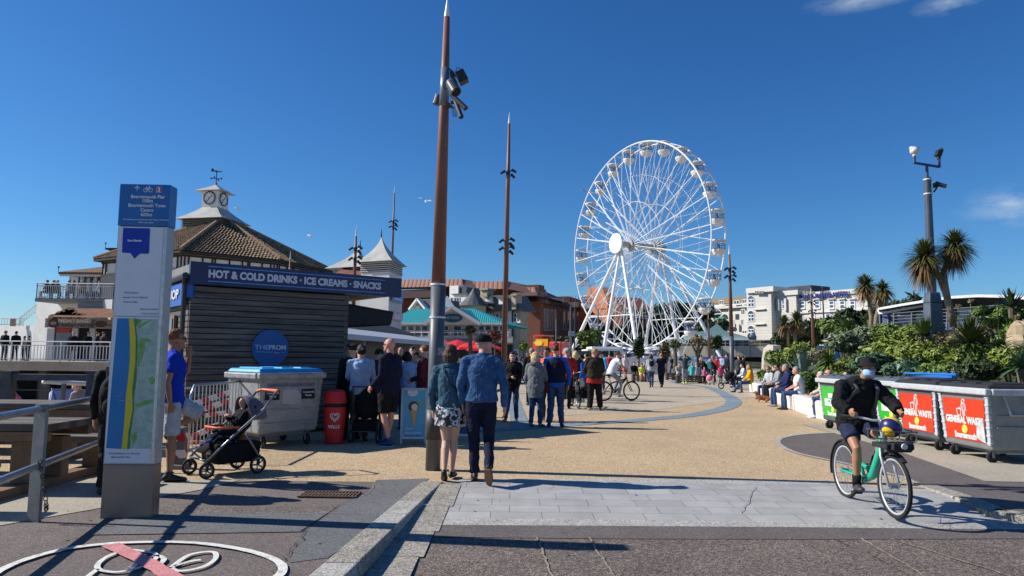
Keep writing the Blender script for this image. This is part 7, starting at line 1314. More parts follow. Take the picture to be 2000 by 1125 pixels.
    if hair != 'bald':
        def hf(v):
            k = 1 + .05 * noise.noise(v * 26) + .03 * noise.noise(v * 60)
            if v.y > .03 and v.z < .045 - .3 * max(0, v.y - .06): k *= .72
            if hair in ('short', 'crop') and v.z < -.035: k *= .8
            return v * k
        mb = MB(); kx = .965 if hair == 'crop' else 1.07
        mb.ball(hd + hq @ Vector((0, -.016, .03)) * s, (.08 * s * kx, .098 * s * kx, .098 * s * kx), 26, 18, rot=hq, fn=hf)
        if hair in ('bob', 'long', 'full'):
            L_ = {'bob': .13, 'full': .09, 'long': .25}[hair]
            for a in range(-5, 6):
                an_ = a * .33; x, y = math.sin(an_) * .078, -math.cos(an_) * .075 - .012; p0_ = hd + hq @ Vector((x * .8, y * .8, .06)) * s; p1_ = hd + hq @ Vector((x * 1.12, y * 1.1 - .01, -.02)) * s; p2_ = hd + hq @ Vector((x * 1.15, y * 1.1 - .012, -.02 - L_ * (1 - .05 * abs(a)))) * s; mb.tube([p0_, p1_, p2_], [.03 * s, .035 * s, .016 * s], 7)
        if hair == 'bun': mb.ball(hd + hq @ Vector((0, -.12, .03)) * s, .04 * s, 10, 8)
        if hair == 'pony': mb.tube([hd + hq @ Vector((0, -.11, .03)) * s, hd + hq @ Vector((0, -.15, -.05)) * s, hd + hq @ Vector((0, -.13, -.17)) * s], [.03 * s, .032 * s, .01 * s], 8)
        mb.build('hair', hcol, t, rm=.006 if near else None, smooth=True, disp=.012 if near else 0, dsize=.02)
    if hat:
        hk, hcl = hat; hm = cloth('hat_%s_%.2f_%.2f' % (hk, hcl[0], hcl[2]), hcl); mb = MB(); O = lambda x, y, z_: hd + hq @ Vector((x, y, z_)) * s
        if hk == 'cap': mb.tube([O(0, -.012, .035), O(0, -.012, .075), O(0, -.012, .115), O(0, -.012, .135)], [(.09 * s, .108 * s), (.088 * s, .104 * s), (.068 * s, .08 * s), (.02 * s, .025 * s)], 20, side=hq @ Vector((1, 0, 0))); mb.prism([O(-.07, .07, .04), O(-.06, .13, .034), O(-.02, .165, .03), O(.02, .165, .03), O(.06, .13, .034), O(.07, .07, .04)], (hq @ Vector((0, 0, .008))) * s)
        elif hk == 'bucket': mb.tube([O(0, -.005, .035), O(0, -.005, .055), O(0, -.005, .07), O(0, -.008, .13), O(0, -.008, .145)], [(.142 * s, .155 * s), (.12 * s, .132 * s), (.098 * s, .112 * s), (.085 * s, .098 * s), (.06 * s, .07 * s)], 24, side=hq @ Vector((1, 0, 0)))
        elif hk == 'beanie': mb.ball(O(0, -.015, .045), (.09 * s, .108 * s, .1 * s), 18, 12, rot=hq)
        elif hk == 'helmet': mb.ball(O(0, -.015, .07), (.098 * s, .135 * s, .08 * s), 18, 12, rot=hq)
        elif hk == 'flat': mb.ball(O(0, .01, .085), (.1 * s, .13 * s, .045 * s), 18, 10, rot=hq)
        elif hk == 'sunhat': mb.ball(O(0, -.01, .07), (.09 * s, .105 * s, .08 * s), 16, 10, rot=hq); mb.disc(O(0, -.01, .05), hq @ Vector((0, 0, 1)), .16 * s, .01, 20)
        mb.build({'cap': 'cap', 'bucket': 'bucket_hat', 'beanie': 'beanie', 'helmet': 'helmet', 'flat': 'flat_cap', 'sunhat': 'sun_hat'}[hk], hm, t, smooth=hk in ('beanie', 'helmet', 'flat'))
    if face:
        for q in (-1, 1):
            mb = MB(); mb.ball(hd + hq @ Vector((q * .03, .081, .018)) * s, (.011 * s, .006 * s, .006 * s), 8, 6); mb.build('eye', M('eye_white', (.5, .48, .46), rough=.3), t); mb = MB(); mb.ball(hd + hq @ Vector((q * .03, .087, .018)) * s, .0045 * s, 6, 5); mb.build('iris', M('iris', (.03, .02, .015), rough=.2), t)
            mb = MB(); mb.tube([hd + hq @ Vector((q * .015, .091, .04)) * s, hd + hq @ Vector((q * .048, .083, .042)) * s], .0042 * s, 5); mb.build('eyebrow', hcol, t)
        mb = MB(); mb.tube([hd + hq @ Vector((-.02, .094, -.051)) * s, hd + hq @ Vector((0, .099, -.05)) * s, hd + hq @ Vector((.02, .094, -.051)) * s], .0045 * s, 5); mb.build('lips', M('lips', (.42, .16, .13), rough=.5), t)
    if shades:
        mb = MB()
        for q in (-1, 1): mb.ball(hd + hq @ Vector((q * .032, .09, .018)) * s, (.026 * s, .01 * s, .019 * s), 10, 6, rot=hq); mb.tube([hd + hq @ Vector((q * .055, .085, .022)) * s, hd + hq @ Vector((q * .082, .0, .02)) * s], .004 * s, 5)
        mb.tube([hd + hq @ Vector((-.02, .096, .022)) * s, hd + hq @ Vector((.02, .096, .022)) * s], .004 * s, 5); mb.build('sunglasses', M('shades', (.01, .01, .012), rough=.15, spec=.8), t)
    e = .012 * loose + puffy
    # --- lower garment
    if bottom is not None:
        mb = MB(); pel, wai = V('pel'), V('wai'); dn = (pel - wai).normalized(); ee = .01
        if bkind == 'skirt':
            L_ = coat or .42; mb.tube([wai.lerp(pel, .3), pel, pel + Vector((0, 0, -L_ * .5 * s)), pel + Vector((0, 0, -L_ * s))], [(.15 * B * s, .115 * B * s), (.182 * B * s, .135 * B * s), (.2 * B * s, .155 * B * s), (.2 * B * s, .165 * B * s)], 20, side=xs)
        else:
            mb.tube([wai.lerp(pel, .1), pel, pel + dn * (.1 * s)], [((.145 * B + ee) * s, (.108 * B + ee) * s), ((.168 * B + ee) * s, (.122 * B + ee) * s), ((.14 * B + ee) * s, (.105 * B + ee) * s)], 16, side=xs)
            for q in 'RL':
                hi, kn, an = V('hi' + q), V('kn' + q), V('an' + q)
                if bkind == 'trousers': mb.tube([hi, hi.lerp(kn, .35), kn, kn.lerp(an, .4), an + (kn - an) * .02], [.096 * s * B, .09 * s * B, .069 * s * loose, .064 * s * loose, .056 * s * loose], 14)
                else: mb.tube([hi, hi.lerp(kn, .4), hi.lerp(kn, slen)], [.1 * s * B, .1 * s * B, .092 * s], 14)
        bn = {'trousers': 'trousers', 'shorts': 'shorts', 'skirt': 'skirt'}[bkind]; mb.build(bn, bottom, t, rm=max(vox, .009), disp=.032 if dist < 22 else 0, dsize=.1)
    # --- upper garment
    if top is not None:
        mb = MB(); lo = .12 if coat is None or bkind == 'skirt' else coat
        torso(mb, e + (.014 if bottom is not None else 0), lo={.86: .1}.get(hem, hem) if hem < .86 or hem > .86 else .1)
        if hem > .2 and hem != .86: pass
        if sleeve != 'none':
            for q in 'RL':
                sh, el, wr = V('sh' + q), V('el' + q), V('wr' + q)
                if sleeve == 'long': mb.tube([sh.lerp(el, .07), sh.lerp(el, .45), el, el.lerp(wr, .5), el.lerp(wr, .97)], [(.05 * B + e) * s, (.05 + e) * s, (.043 + e) * s, (.038 + e) * s, (.03 + e) * s], 12)
                else: mb.tube([sh.lerp(el, .07), sh.lerp(el, .6)], [(.05 * B + e) * s, (.06 + e) * s], 12)
        if collar: mb.tube([V('nec') - Vector((0, 0, .03 * s)), V('nec').lerp(V('hed'), .3)], [.088 * s, .075 * s], 12)
        if hood: mb.ball(V('nec') + Vector((0, -.075, .0)) * s, (.12 * s, .08 * s, .075 * s), 12, 8)
        mb.build('jacket' if sleeve == 'long' else 'shirt', top, t, rm=max(vox, .009), disp=(.04 if puffy or loose > 1.2 else .03) if dist < 22 else .012 if dist < 34 else 0, dsize=.085)
        if under is not None:
            um, ul = under; mb = MB(); pel, wai = V('pel'), V('wai'); dn = (pel - wai).normalized(); mb.tube([wai, pel, pel + dn * ul * s], [((.15 * B) * s, .115 * B * s), ((.175 * B) * s, .13 * B * s), ((.19 * B) * s, .142 * B * s)], 20, side=xs); mb.build('shirt_hem', um, t, rm=max(vox, .009), disp=.01 if near else 0, dsize=.03)
        if sleeve == 'none': pass
    # --- shoes
    if not bare:
        for q in 'RL':
            an = V('an' + q); kn = V('kn' + q); ta = J['to' + q]; a2 = J.get('ft' + q, (.12 if q == 'R' else -.12)); fw_ = Matrix.Rotation(-a2, 3, 'Z') @ Matrix.Rotation(ta, 3, 'X'); mb = MB(); o_ = an + fw_ @ Vector((0, 0, -.04)) * s
            mb.tube([o_ + fw_ @ Vector((0, -.075, -.002)) * s, o_ + fw_ @ Vector((0, -.05, .012)) * s, o_ + fw_ @ Vector((0, .03, .008)) * s, o_ + fw_ @ Vector((0, .1, -.006)) * s, o_ + fw_ @ Vector((0, .165, -.012)) * s, o_ + fw_ @ Vector((0, .19, -.018)) * s], [(.02 * s, .02 * s), (.036 * s, .045 * s), (.042 * s, .045 * s), (.047 * s, .034 * s), (.04 * s, .026 * s), (.015 * s, .012 * s)], 12, side=fw_ @ Vector((1, 0, 0)))
            if not (bkind == 'skirt'): mb.tube([an + (kn - an) * .12, o_ + fw_ @ Vector((0, -.02, .01)) * s], .042 * s, 10)
            so_ = mb.build('shoe', M('shoe_%.2f_%.2f_%.2f' % shoes, shoes, rough=.5, var=.2, vs=20), t, rm=.008 if near else .016)
            if sole and near: mb = MB(); pts_ = [(-.036, -.075), (-.04, 0), (-.048, .09), (-.03, .17), (0, .195), (.03, .17), (.048, .09), (.04, 0), (.036, -.075)]; mb.prism([o_ + fw_ @ Vector((x, y, -.034)) * s for x, y in pts_], fw_ @ Vector((0, 0, -.016)) * s); mb.build('sole', M('sole_%.2f' % sole[0], sole, rough=.7), so_, bevel=.003)
    return t, J
def hand(mb, wr, d, hdir, s, sg_, near, grip):
    """palm, four fingers of different length bent at the knuckles, and a thumb from the side"""
    d = Vector(hdir).normalized() if hdir is not None else (d + Vector((0, 0, -.25))).normalized()
    inn = Vector((-sg_, 0, 0)); inn = (inn - d * inn.dot(d)).normalized() if abs(d.x) < .95 else Vector((0, 0, -1)); sd = d.cross(inn) * (1 if sg_ > 0 else -1)
    if sd.y < 0 and abs(d.z) > .5: sd = -sd
    mb.tube([wr, wr + d * .03 * s, wr + d * .085 * s], [(.024 * s, .019 * s), (.036 * s, .018 * s), (.04 * s, .015 * s)], 10, side=sd)
    for k, (o_, L_) in enumerate(((.03, .068), (.01, .078), (-.011, .072), (-.03, .058))):
        p = wr + d * .08 * s + sd * o_ * s; g = grip * 1.6; d1 = (d * math.cos(g * .6) + inn * math.sin(g * .6)); d2 = (d * math.cos(g * 1.5) + inn * math.sin(g * 1.5)); r = .0092 * s
        mb.tube([p, p + d1 * L_ * .5 * s, p + d1 * L_ * .5 * s + d2 * L_ * .5 * s], [r * 1.05, r, r * .85], 6)
    p = wr + d * .025 * s + sd * .028 * s; q = (d * .7 + sd * .6 + inn * .35).normalized(); mb.tube([p, p + q * .035 * s, p + q * .035 * s + (d * .85 + inn * .4) * .03 * s], [.013 * s, .011 * s, .009 * s], 6)
def backpack(label, t, J, c, size=(.3, .17, .44), dz=-.02, col2=None, straps=True):
    """a bag on the back of person t"""
    s = J['nec'].z / 1.47 if J['nec'].z > 1.2 else 1; o = thing('backpack', label, 'backpack', t.location, t.rotation_euler.z); ch_ = J['che']; nk = J['nec']
    up_ = (nk - ch_).normalized(); back = Vector((0, -1, 0)); back = (back - up_ * back.dot(up_)).normalized(); cc = ch_ + back * (.13 + size[1] * .5) + up_ * dz
    q = Matrix((Vector((1, 0, 0)), -back, up_)).transposed(); mb = MB(); mb.ball(cc, (size[0] * .55, size[1] * .6, size[2] * .55), 18, 14, rot=q, fn=lambda v: Vector((max(-size[0] / 2, min(size[0] / 2, v.x)), max(-size[1] / 2, min(size[1] / 2, v.y)), max(-size[2] / 2, min(size[2] / 2, v.z)))))
    mb.build('bag', c, o, smooth=True, rm=.012, disp=.015); mb = MB(); mb.ball(cc + back * size[1] * .45 - up_ * size[2] * .15, (size[0] * .38, size[1] * .3, size[2] * .25), 14, 10, rot=q); mb.build('pocket', col2 or c, o, smooth=True)
    if straps:
        for sx in (-1, 1): mb = MB(); a = cc - back * size[1] * .4 + up_ * size[2] * .42 + Vector((sx * .09, 0, 0)); b = nk + Vector((sx * .11, .02, -.0)); mb.tube([a, b + Vector((0, -.05, .03)), b + Vector((0, .09, -.07)), ch_ + Vector((sx * .15, .13, -.05)), ch_ + Vector((sx * .19, -.02, -.2))], (.02, .008), 6, side=(1, 0, 0)); mb.build('strap', col2 or c, o)
    return o
DENL = cloth('denim_light', (.03, .08, .19), c2=(.045, .105, .22)); DEND = cloth('denim_teal', (.035, .085, .13), c2=(.05, .11, .16)); JEAN = cloth('jeans', (.025, .05, .12), c2=(.05, .09, .19)); NAVYC = cloth('navy', (.012, .014, .035)); BLACKC = cloth('black', (.013, .013, .015)); CHAR = cloth('charcoal', (.05, .052, .058)); WHT = cloth('white', (.72, .73, .76), var=.05); WHT2 = cloth('white_tee', (.6, .62, .65), var=.06); GREYC = cloth('grey', (.28, .29, .31)); OLIVE = cloth('olive', (.035, .03, .022)); BEIGE = cloth('beige', (.4, .32, .24)); PURP = cloth('purple', (.16, .02, .13)); CREAMC = cloth('cream', (.5, .46, .4)); BLUEC = cloth('blue', (.015, .1, .45)); SKYC = cloth('sky', (.03, .38, .75)); REDC2 = cloth('red', (.45, .03, .03)); LGREY = cloth('light_grey', (.45, .46, .48)); BURG = cloth('burgundy', (.1, .02, .025)); YELC = cloth('mustard', (.68, .33, .01)); PINKC = cloth('pink', (.75, .2, .3)); HIVIS = cloth('hivis', (.75, .85, .03)); TURQ = cloth('turquoise', (.1, .6, .58)); LBLUE = cloth('pale_blue', (.3, .42, .6)); BRNC = cloth('brown', (.07, .045, .03))
# floral skirt: white petals on black
FLO = bpy.data.materials.new('floral'); FLO.use_nodes = True; n_ = FLO.node_tree; vt = N(n_, 'TexVoronoi'); vt.inputs['Scale'].default_value = 16; vt.inputs['Randomness'].default_value = 1; tcx = N(n_, 'TexCoord'); nzf = N(n_, 'TexNoise'); nzf.inputs['Scale'].default_value = 18; nzf.inputs['Detail'].default_value = 3; rpf = N(n_, 'ValToRGB'); rpf.color_ramp.interpolation = 'CONSTANT'; rpf.color_ramp.elements[0].color = (.012, .012, .02, 1); rpf.color_ramp.elements[1].position = .52; rpf.color_ramp.elements[1].color = (.6, .6, .62, 1); q3 = rpf.color_ramp.elements.new(.6); q3.color = (.2, .21, .26, 1); q4 = rpf.color_ramp.elements.new(.65); q4.color = (.7, .7, .72, 1)
n_.links.new(tcx.outputs['Object'], nzf.inputs['Vector']); n_.links.new(nzf.outputs[0], rpf.inputs[0]); n_.links.new(rpf.outputs[0], n_.nodes['Principled BSDF'].inputs['Base Color'])
# ---- the denim couple
W_, WJ = person('woman in short teal denim jacket, white top and black floral skirt walking away', G(877, 936), R(-4), 1.68, pose(anR=(.03, .02, .09), knR=(.05, .03, .5), anL=(-.03, -.22, .13), knL=(-.05, -.02, .5), toL=-.5, elR=(.25, -.02, 1.13), wrR=(.24, .03, .9), elL=(-.255, -.02, 1.13), wrL=(-.235, .03, .885), yaw=-.25), skin=SKIN, top=DEND, hem=-.03, bottom=FLO, bkind='skirt', coat=.26, hair='full', hc='brown', shoes=(.015, .012, .012), under=(WHT, .03), build=1.04)
mb = MB(); n0 = WJ['nec']; mb.tube([n0 + Vector((-.07, .0, .03)), n0 + Vector((-.08, -.1, -.03)), WJ['che'] + Vector((.02, -.165, -.05)), WJ['wai'] + Vector((.17, -.08, -.02))], .006, 6); o = mb.build('bag_strap', BLACKC, W_); mb = MB(); mb.tube([n0 + Vector((0, -.01, -.02)), n0 + Vector((0, .0, .06))], [.085, .07], 14); mb.build('collar', DEND, W_, smooth=True)
M_, MJ = person('tall man in light blue denim jacket and black cap walking away, hands down', G(938, 941), R(-2), 1.83, pose(anL=(-.07, .03, .09), knL=(-.085, .04, .5), anR=(.12, -.3, .2), knR=(.09, .06, .5), toR=-.9, elR=(.27, -.05, 1.13), wrR=(.275, .03, .87), elL=(-.25, -.03, 1.13), wrL=(-.23, .06, .9), yaw=-1.05, nec=(.01, .0, 1.46), hed=(.02, .05, 1.61)), skin=SKIN_RED, top=DENL, hem=.02, bottom=NAVYC, hair='crop', hc='grey', hat=('cap', (.012, .012, .014)), shoes=(.03, .028, .03), sole=(.2, .1, .06), build=1.06, under=(PURP, .015), collar=True)
def seam(t, J, pts, mat, name='seam', r=.003): mb = MB(); mb.tube([Vector(p) * (J['nec'].z / 1.47) for p in pts], r, 5); return mb.build(name, mat, t)
ST = M('stitch', (.12, .16, .22), rough=.8)
for (t_, J_) in ((M_, MJ), (W_, WJ)): seam(t_, J_, [(-.17, -.105, 1.36), (0, -.142, 1.345), (.17, -.105, 1.36)], ST); seam(t_, J_, [(-.07, -.15, 1.34), (-.05, -.137, 1.1), (-.045, -.14, 1.0)], ST); seam(t_, J_, [(.07, -.15, 1.34), (.05, -.137, 1.1), (.045, -.14, 1.0)], ST)
# ---- man in shorts by the kiosk
person('bald man in black sweatshirt, black shorts and blue skate shoes in the queue', G(757, 870), R(62), 1.84, pose(elR=(.22, -.04, 1.13), wrR=(.2, .12, .93), elL=(-.24, -.02, 1.13), wrL=(-.2, .2, .95), anR=(.12, .1, .08), anL=(-.1, -.1, .08), yaw=.1), skin=SKIN_RED, top=NAVYC, bottom=BLACKC, bkind='shorts', hair='bald', shoes=(.03, .05, .16), sole=(.7, .7, .7), build=1.16, shades=True, face=True, hem=.16)
person('person with white blouse and crossed dark straps pushing a black pushchair', G(700, 862), R(10), 1.72, pose(elR=(.23, .12, 1.15), wrR=(.12, .34, 1.05), elL=(-.23, .12, 1.15), wrL=(-.12, .34, 1.05), yaw=.4), top=LBLUE, bottom=CHAR, hair='bun', hc='dark', build=1.05)
person('man in dark coat and flat cap at the kiosk corner post', G(684, 858), R(30), 1.74, pose(yaw=.3), top=BLACKC, bottom=BLACKC, hair='short', hc='dark', hat=('flat', (.02, .02, .022)))
person('woman in grey zip jacket and sunglasses facing the queue', G(737, 842), R(150), 1.66, pose(yaw=.2), top=CHAR, bottom=CHAR, hair='short', hc='dark', hat=('cap', (.03, .03, .02)), shades=True, face=True, collar=True)
person('short person in pale blue denim shirt seen from behind the bald man', G(792, 838), R(20), 1.62, pose(), top=LBLUE, bottom=JEAN, hair='full', hc='dark')
person('man in pale lavender shirt facing camera in the shade', G(803, 812), R(175), 1.76, pose(yaw=.3), top=cloth('lavender', (.35, .36, .5)), bottom=CHAR, hair='short', hc='dark', face=True)
person('person with auburn hair, white tee under maroon checked jacket, at the mast', G(826, 850), R(80), 1.74, pose(elR=(.21, .0, 1.14), wrR=(.05, .24, 1.08), elL=(-.21, .0, 1.14), wrL=(-.02, .26, 1.06), yaw=.0), top=BURG, bottom=NAVYC, hair='short', hc='auburn', build=1.05, face=True)
person('grey tee bystander tucked between the lavender shirt and auburn hair', G(812, 832), R(120), 1.6, pose(elR=(.22, .05, 1.14), wrR=(.05, .26, 1.1)), top=LGREY, sleeve='short', bottom=CHAR, hair='short', hc='brown')
person('ruddy bald man deep in the cafe shade', G(780, 795), R(170), 1.78, pose(), skin=SKIN_RED, top=CHAR, bottom=BLACKC, hair='bald', face=True)
# ---- left man and backpack
LM, LJ = person('man in royal blue tee and grey shorts eating, standing on one leg by the totem', G(326, 941), R(-62), 1.83, pose(elL=(-.24, .16, 1.2), wrL=(-.05, .17, 1.43), elR=(.24, -.06, 1.14), wrR=(.2, -.02, .9), knL=(-.1, .36, .74), anL=(-.1, -.02, .62), toL=-1.0, anR=(.05, .02, .08), knR=(.07, .02, .5), hL=(.12, -.12, 1), yaw=.1), skin=SKIN_TAN, top=cloth('royal', (.008, .04, .42)), sleeve='short', bottom=LGREY, bkind='shorts', hair='short', hc='auburn', shoes=(.02, .02, .02), sole=(.03, .03, .03), shades=True, face=True, hem=.12, loose=1.1)
BP_, BJ = person('person in dark hooded coat half hidden behind the map totem', G(218, 965), R(25), 1.6, pose(), top=BLACKC, bottom=BLACKC, hair='bald', build=1.05, hood=True)
backpack('black backpack with webbing straps beside the totem', BP_, BJ, BLACKC, size=(.32, .22, .5), dz=-.12)
# ---- centre group
person('woman in grey hooded parka with blond bob and sunglasses, brown bag', G(1046, 834), R(-25), 1.64, pose(elR=(.25, .05, 1.12), wrR=(.14, .24, .98), yaw=-.9, anR=(.1, .05, .08)), top=cloth('parka_grey', (.16, .17, .18)), hem=.27, bottom=JEAN, hair='bob', hc='blond', shades=True, face=True, build=1.16, hood=True, shoes=(.1, .11, .12))
hb = thing('shoulder_bag', 'burgundy shoulder bag on the hip of the grey parka woman', 'bag', G(1058, 834) + Vector((.02, -.02, .86))); mb = MB(); mb.box((0, 0, 0), (.28, .12, .24)); mb.build('bag', BURG, hb, bevel=.03); mb = MB(); mb.tube([(-.12, 0, .1), (-.2, -.12, .5), (-.25, 0, .55)], .008, 5); mb.build('strap', BURG, hb)
SV, SJ = person('broad shaven headed man in navy gilet with blue sleeves and jeans', G(1085, 834), R(-5), 1.8, pose(anR=(.13, .03, .08), anL=(-.14, .03, .08), elR=(.29, -.02, 1.13), wrR=(.27, .06, .88), elL=(-.27, -.02, 1.13), wrL=(-.25, .06, .88), yaw=-.1), skin=SKIN_RED, top=BLUEC, bottom=JEAN, hair='crop', hc='brown', build=1.12, loose=1.1)
mb = MB(); s_ = 1.8 / 1.75
for a in (0,): mb.tube([SJ['pel'] + Vector((0, 0, .0)), SJ['wai'], SJ['che'], SJ['che'].lerp(SJ['nec'], .6), SJ['nec'] + Vector((0, 0, .02))], [(.235, .18), (.215, .165), (.235, .178), (.21, .15), (.09, .09)], 20, side=(1, 0, 0))
mb.build('gilet', NAVYC, SV, rm=.012, disp=.02)
person('man with orange tee peering between the parka and the gilet', G(1068, 822), R(150), 1.76, pose(), skin=SKIN_TAN, top=cloth('coral', (.62, .16, .08)), sleeve='short', bottom=CHAR, hair='short', hc='dark', face=True, shoes=(.3, .3, .3))
person('woman in black quilted jacket and jeans smiling, right of the denim man', G(1000, 823), R(165), 1.64, pose(elR=(.21, .05, 1.14), wrR=(-.02, .2, 1.12), elL=(-.21, .05, 1.14), wrL=(.05, .2, 1.1), anR=(.14, .12, .08), yaw=.25), top=BLACKC, hem=.14, bottom=JEAN, hair='bun', hc='dark', face=True, puffy=.012, shoes=(.3, .2, .12))
person('man in long black coat behind the parka, back to camera', G(1038, 792), R(0), 1.8, pose(), top=BLACKC, hem=.3, bottom=BLACKC, hair='short', hc='grey')
HR, HRJ = person('cyclist in red jacket and grey helmet standing astride a loaded bicycle', G(1107, 799), R(-8), 1.78, pose(elR=(.26, .12, 1.16), wrR=(.2, .32, 1.08), anL=(-.16, 0, .08), anR=(.05, .1, .08), yaw=.3), top=REDC2, bottom=BLACKC, hair='short', hc='grey', hat=('helmet', (.35, .34, .32)), bkind='trousers')
backpack('red rucksack worn by the helmeted cyclist', HR, HRJ, REDC2, size=(.32, .2, .48), col2=M('trim_grey', (.4, .38, .38)))
person('grey haired man in bright blue tee looking left beyond the cyclist', G(1105, 780), R(60), 1.84, pose(yaw=.2), skin=SKIN_RED, top=SKYC, sleeve='short', bottom=CHAR, hair='short', hc='grey')
person('woman with long blond hair in dark brown coat behind the red rucksack', G(1124, 786), R(10), 1.74, pose(), top=BRNC, hem=.25, bottom=BLACKC, hair='long', hc='blond')
person('boy in royal blue hoodie and pale trousers between two dark coats', G(1137, 786), R(75), 1.6, pose(), top=BLUEC, bottom=LGREY, hair='short', hc='dark', hem=.2, build=.85, shoes=(.5, .5, .5))
person('person in brown jacket just behind the blue hoodie boy', G(1146, 778), R(60), 1.68, pose(), top=BRNC, bottom=CHAR, hair='short', hc='dark')
OM, OJ = person('large man in dark olive jacket and black trousers, yellow soled shoes', G(1161, 802), R(3), 1.79, pose(anR=(.17, .02, .08), knR=(.13, .02, .5), anL=(-.14, -.02, .08), elR=(.27, .03, 1.14), wrR=(.17, .2, 1.0), elL=(-.27, .03, 1.14), wrL=(-.17, .2, 1.0), yaw=.5), skin=SKIN_RED, top=OLIVE, hem=.17, bottom=BLACKC, hair='short', hc='fair', build=1.24, loose=1.4, shoes=(.25, .2, .06), under=(REDC2, .18))
person('man in sky blue top and dark cap just beyond the olive jacket', G(1176, 770), R(120), 1.76, pose(), top=SKYC, bottom=CHAR, hair='short', hc='dark', hat=('cap', (.02, .02, .03)))
person('woman in sleeveless white top and coral shorts strolling towards camera', G(1221, 742), R(185), 1.72, pose('walk'), skin=SKIN_RED, top=cloth('pale_pink', (.7, .6, .62)), sleeve='none', bottom=cloth('coral_skirt', (.75, .12, .1)), bkind='shorts', hair='short', hc='white', face=True)
# walkers on the plaza
a_, aj = person('woman in pale grey sweatshirt and jeans walking away with small backpack', G(1272, 757), R(-5), 1.7, pose('walk', anL=(-.05, -.05, .1), knL=(-.07, 0, .5)), top=LGREY, bottom=JEAN, hair='full', hc='brown', build=1.05); backpack('small navy backpack on the pale grey sweatshirt', a_, aj, NAVYC, size=(.26, .14, .3))
person('man in navy tee with dark jacket tied round his waist, walking away', G(1292, 757), R(5), 1.76, pose('walk', anR=(.07, .12, .09), knR=(.09, .1, .5), elR=(.26, -.05, 1.13), wrR=(.33, .02, .9)), top=NAVYC, sleeve='short', hem=.3, bottom=NAVYC, hair='short', hc='fair', build=1.1, skin=SKIN_RED, loose=1.3)
person('jogger in grey leggings and yellow shoes with both hands on his head', G(1338, 749), R(180), 1.76, pose(elR=(.38, .0, 1.42), wrR=(.12, -.03, 1.66), elL=(-.38, .0, 1.42), wrL=(-.12, -.03, 1.66), anR=(.12, .1, .08), anL=(-.08, -.05, .08), hR=(-1, 0, .2), hL=(1, 0, .2)), top=cloth('slate', (.07, .075, .085)), bottom=GREYC, shoes=(.75, .95, .02), hair='short', hc='dark', shades=True, skin=SKIN_TAN)
person('blond woman in black bending over a pink toy pushchair', G(1378, 748), R(110), 1.7, pose(che=(0, .15, 1.22), nec=(0, .26, 1.36), hed=(0, .36, 1.48), shR=(.18, .22, 1.33), shL=(-.18, .22, 1.33), elR=(.22, .3, 1.08), elL=(-.22, .3, 1.08), wrR=(.16, .52, 1.0), wrL=(-.16, .5, 1.0)), top=BLACKC, bottom=BLACKC, hair='long', hc='blond')
person('toddler in pink coat pushing the pink toy pushchair', G(1376, 749), R(190), .98, pose(elR=(.2, .2, 1.15), wrR=(.1, .4, 1.0), elL=(-.2, .2, 1.15), wrL=(-.1, .4, 1.0)), top=PINKC, bottom=BLACKC, hair='short', hc='blond', build=1.2, hem=.2)
person('stooping person in black coat right of the pink toy pushchair', G(1396, 747), R(60), 1.62, pose(che=(0, .12, 1.24), nec=(0, .2, 1.38), hed=(0, .28, 1.5), shR=(.18, .17, 1.35), shL=(-.18, .17, 1.35)), top=BLACKC, bottom=CHAR, hair='short', hc='grey')
person('child in bright pink coat beside the black pushchair', G(1408, 750), R(200), 1.15, pose(), top=cloth('hot_pink', (.75, .08, .2)), bottom=JEAN, hair='short', hc='brown', build=1.15, hem=.2)
person('tall person in black coat just left of the grey footed mast', G(1421, 750), R(90), 1.8, pose(), top=BLACKC, hem=.2, bottom=JEAN, hair='short', hc='dark')
person('person in dark hoodie just right of the grey footed mast', G(1444, 752), R(150), 1.72, pose(), top=CHAR, bottom=BLACKC, hair='short', hc='dark')
person('running figure in navy far away by the white hoarding', G(1314, 733), R(120), 1.7, pose('walk', che=(0, .12, 1.28), nec=(0, .2, 1.42), hed=(0, .26, 1.56)), top=NAVYC, sleeve='short', bottom=BLACKC, hair='short', hc='dark')
def seated(label, p, rz, z=0, H=1.72, **k):
    J = k.pop('J', None) or pose('sit'); return person(label, p, rz, H, J, z=z, **k)
# people on the far benches
def gp(px, Y, z=0): return Vector((Xat(px, 720, Y), Y, z))
seated('seated child in yellow hi-vis vest on the far bench', gp(1253, 45.6), R(180), H=1.5, top=HIVIS, sleeve='none', bottom=cloth('tan_shorts', (.5, .25, .15)), bkind='shorts', hair='short', hc='dark')
for px, Y, m_, hc_, lab in ((1238, 46.6, BLACKC, 'dark', 'person in black seated leftmost on the far bench'), (1245, 46.8, CREAMC, 'brown', 'person in cream seated second on the far bench'), (1258, 47, GREYC, 'grey', 'grey top sitter right behind the hi-vis child'), (1326, 45, CREAMC, 'brown', 'striped top child sitting left of the jogger'), (1352, 46, TURQ, 'grey', 'turquoise tee sitter right of the jogger'), (1361, 46.5, LGREY, 'grey', 'grey hoodie sitter hunched at the bench end'), (1349, 50, NAVYC, 'dark', 'navy sitter behind the turquoise tee')): seated(lab, gp(px, Y), R(10 if px > 1340 else 190), top=m_, bottom=CHAR, hair='short', hc=hc_, H=1.65)
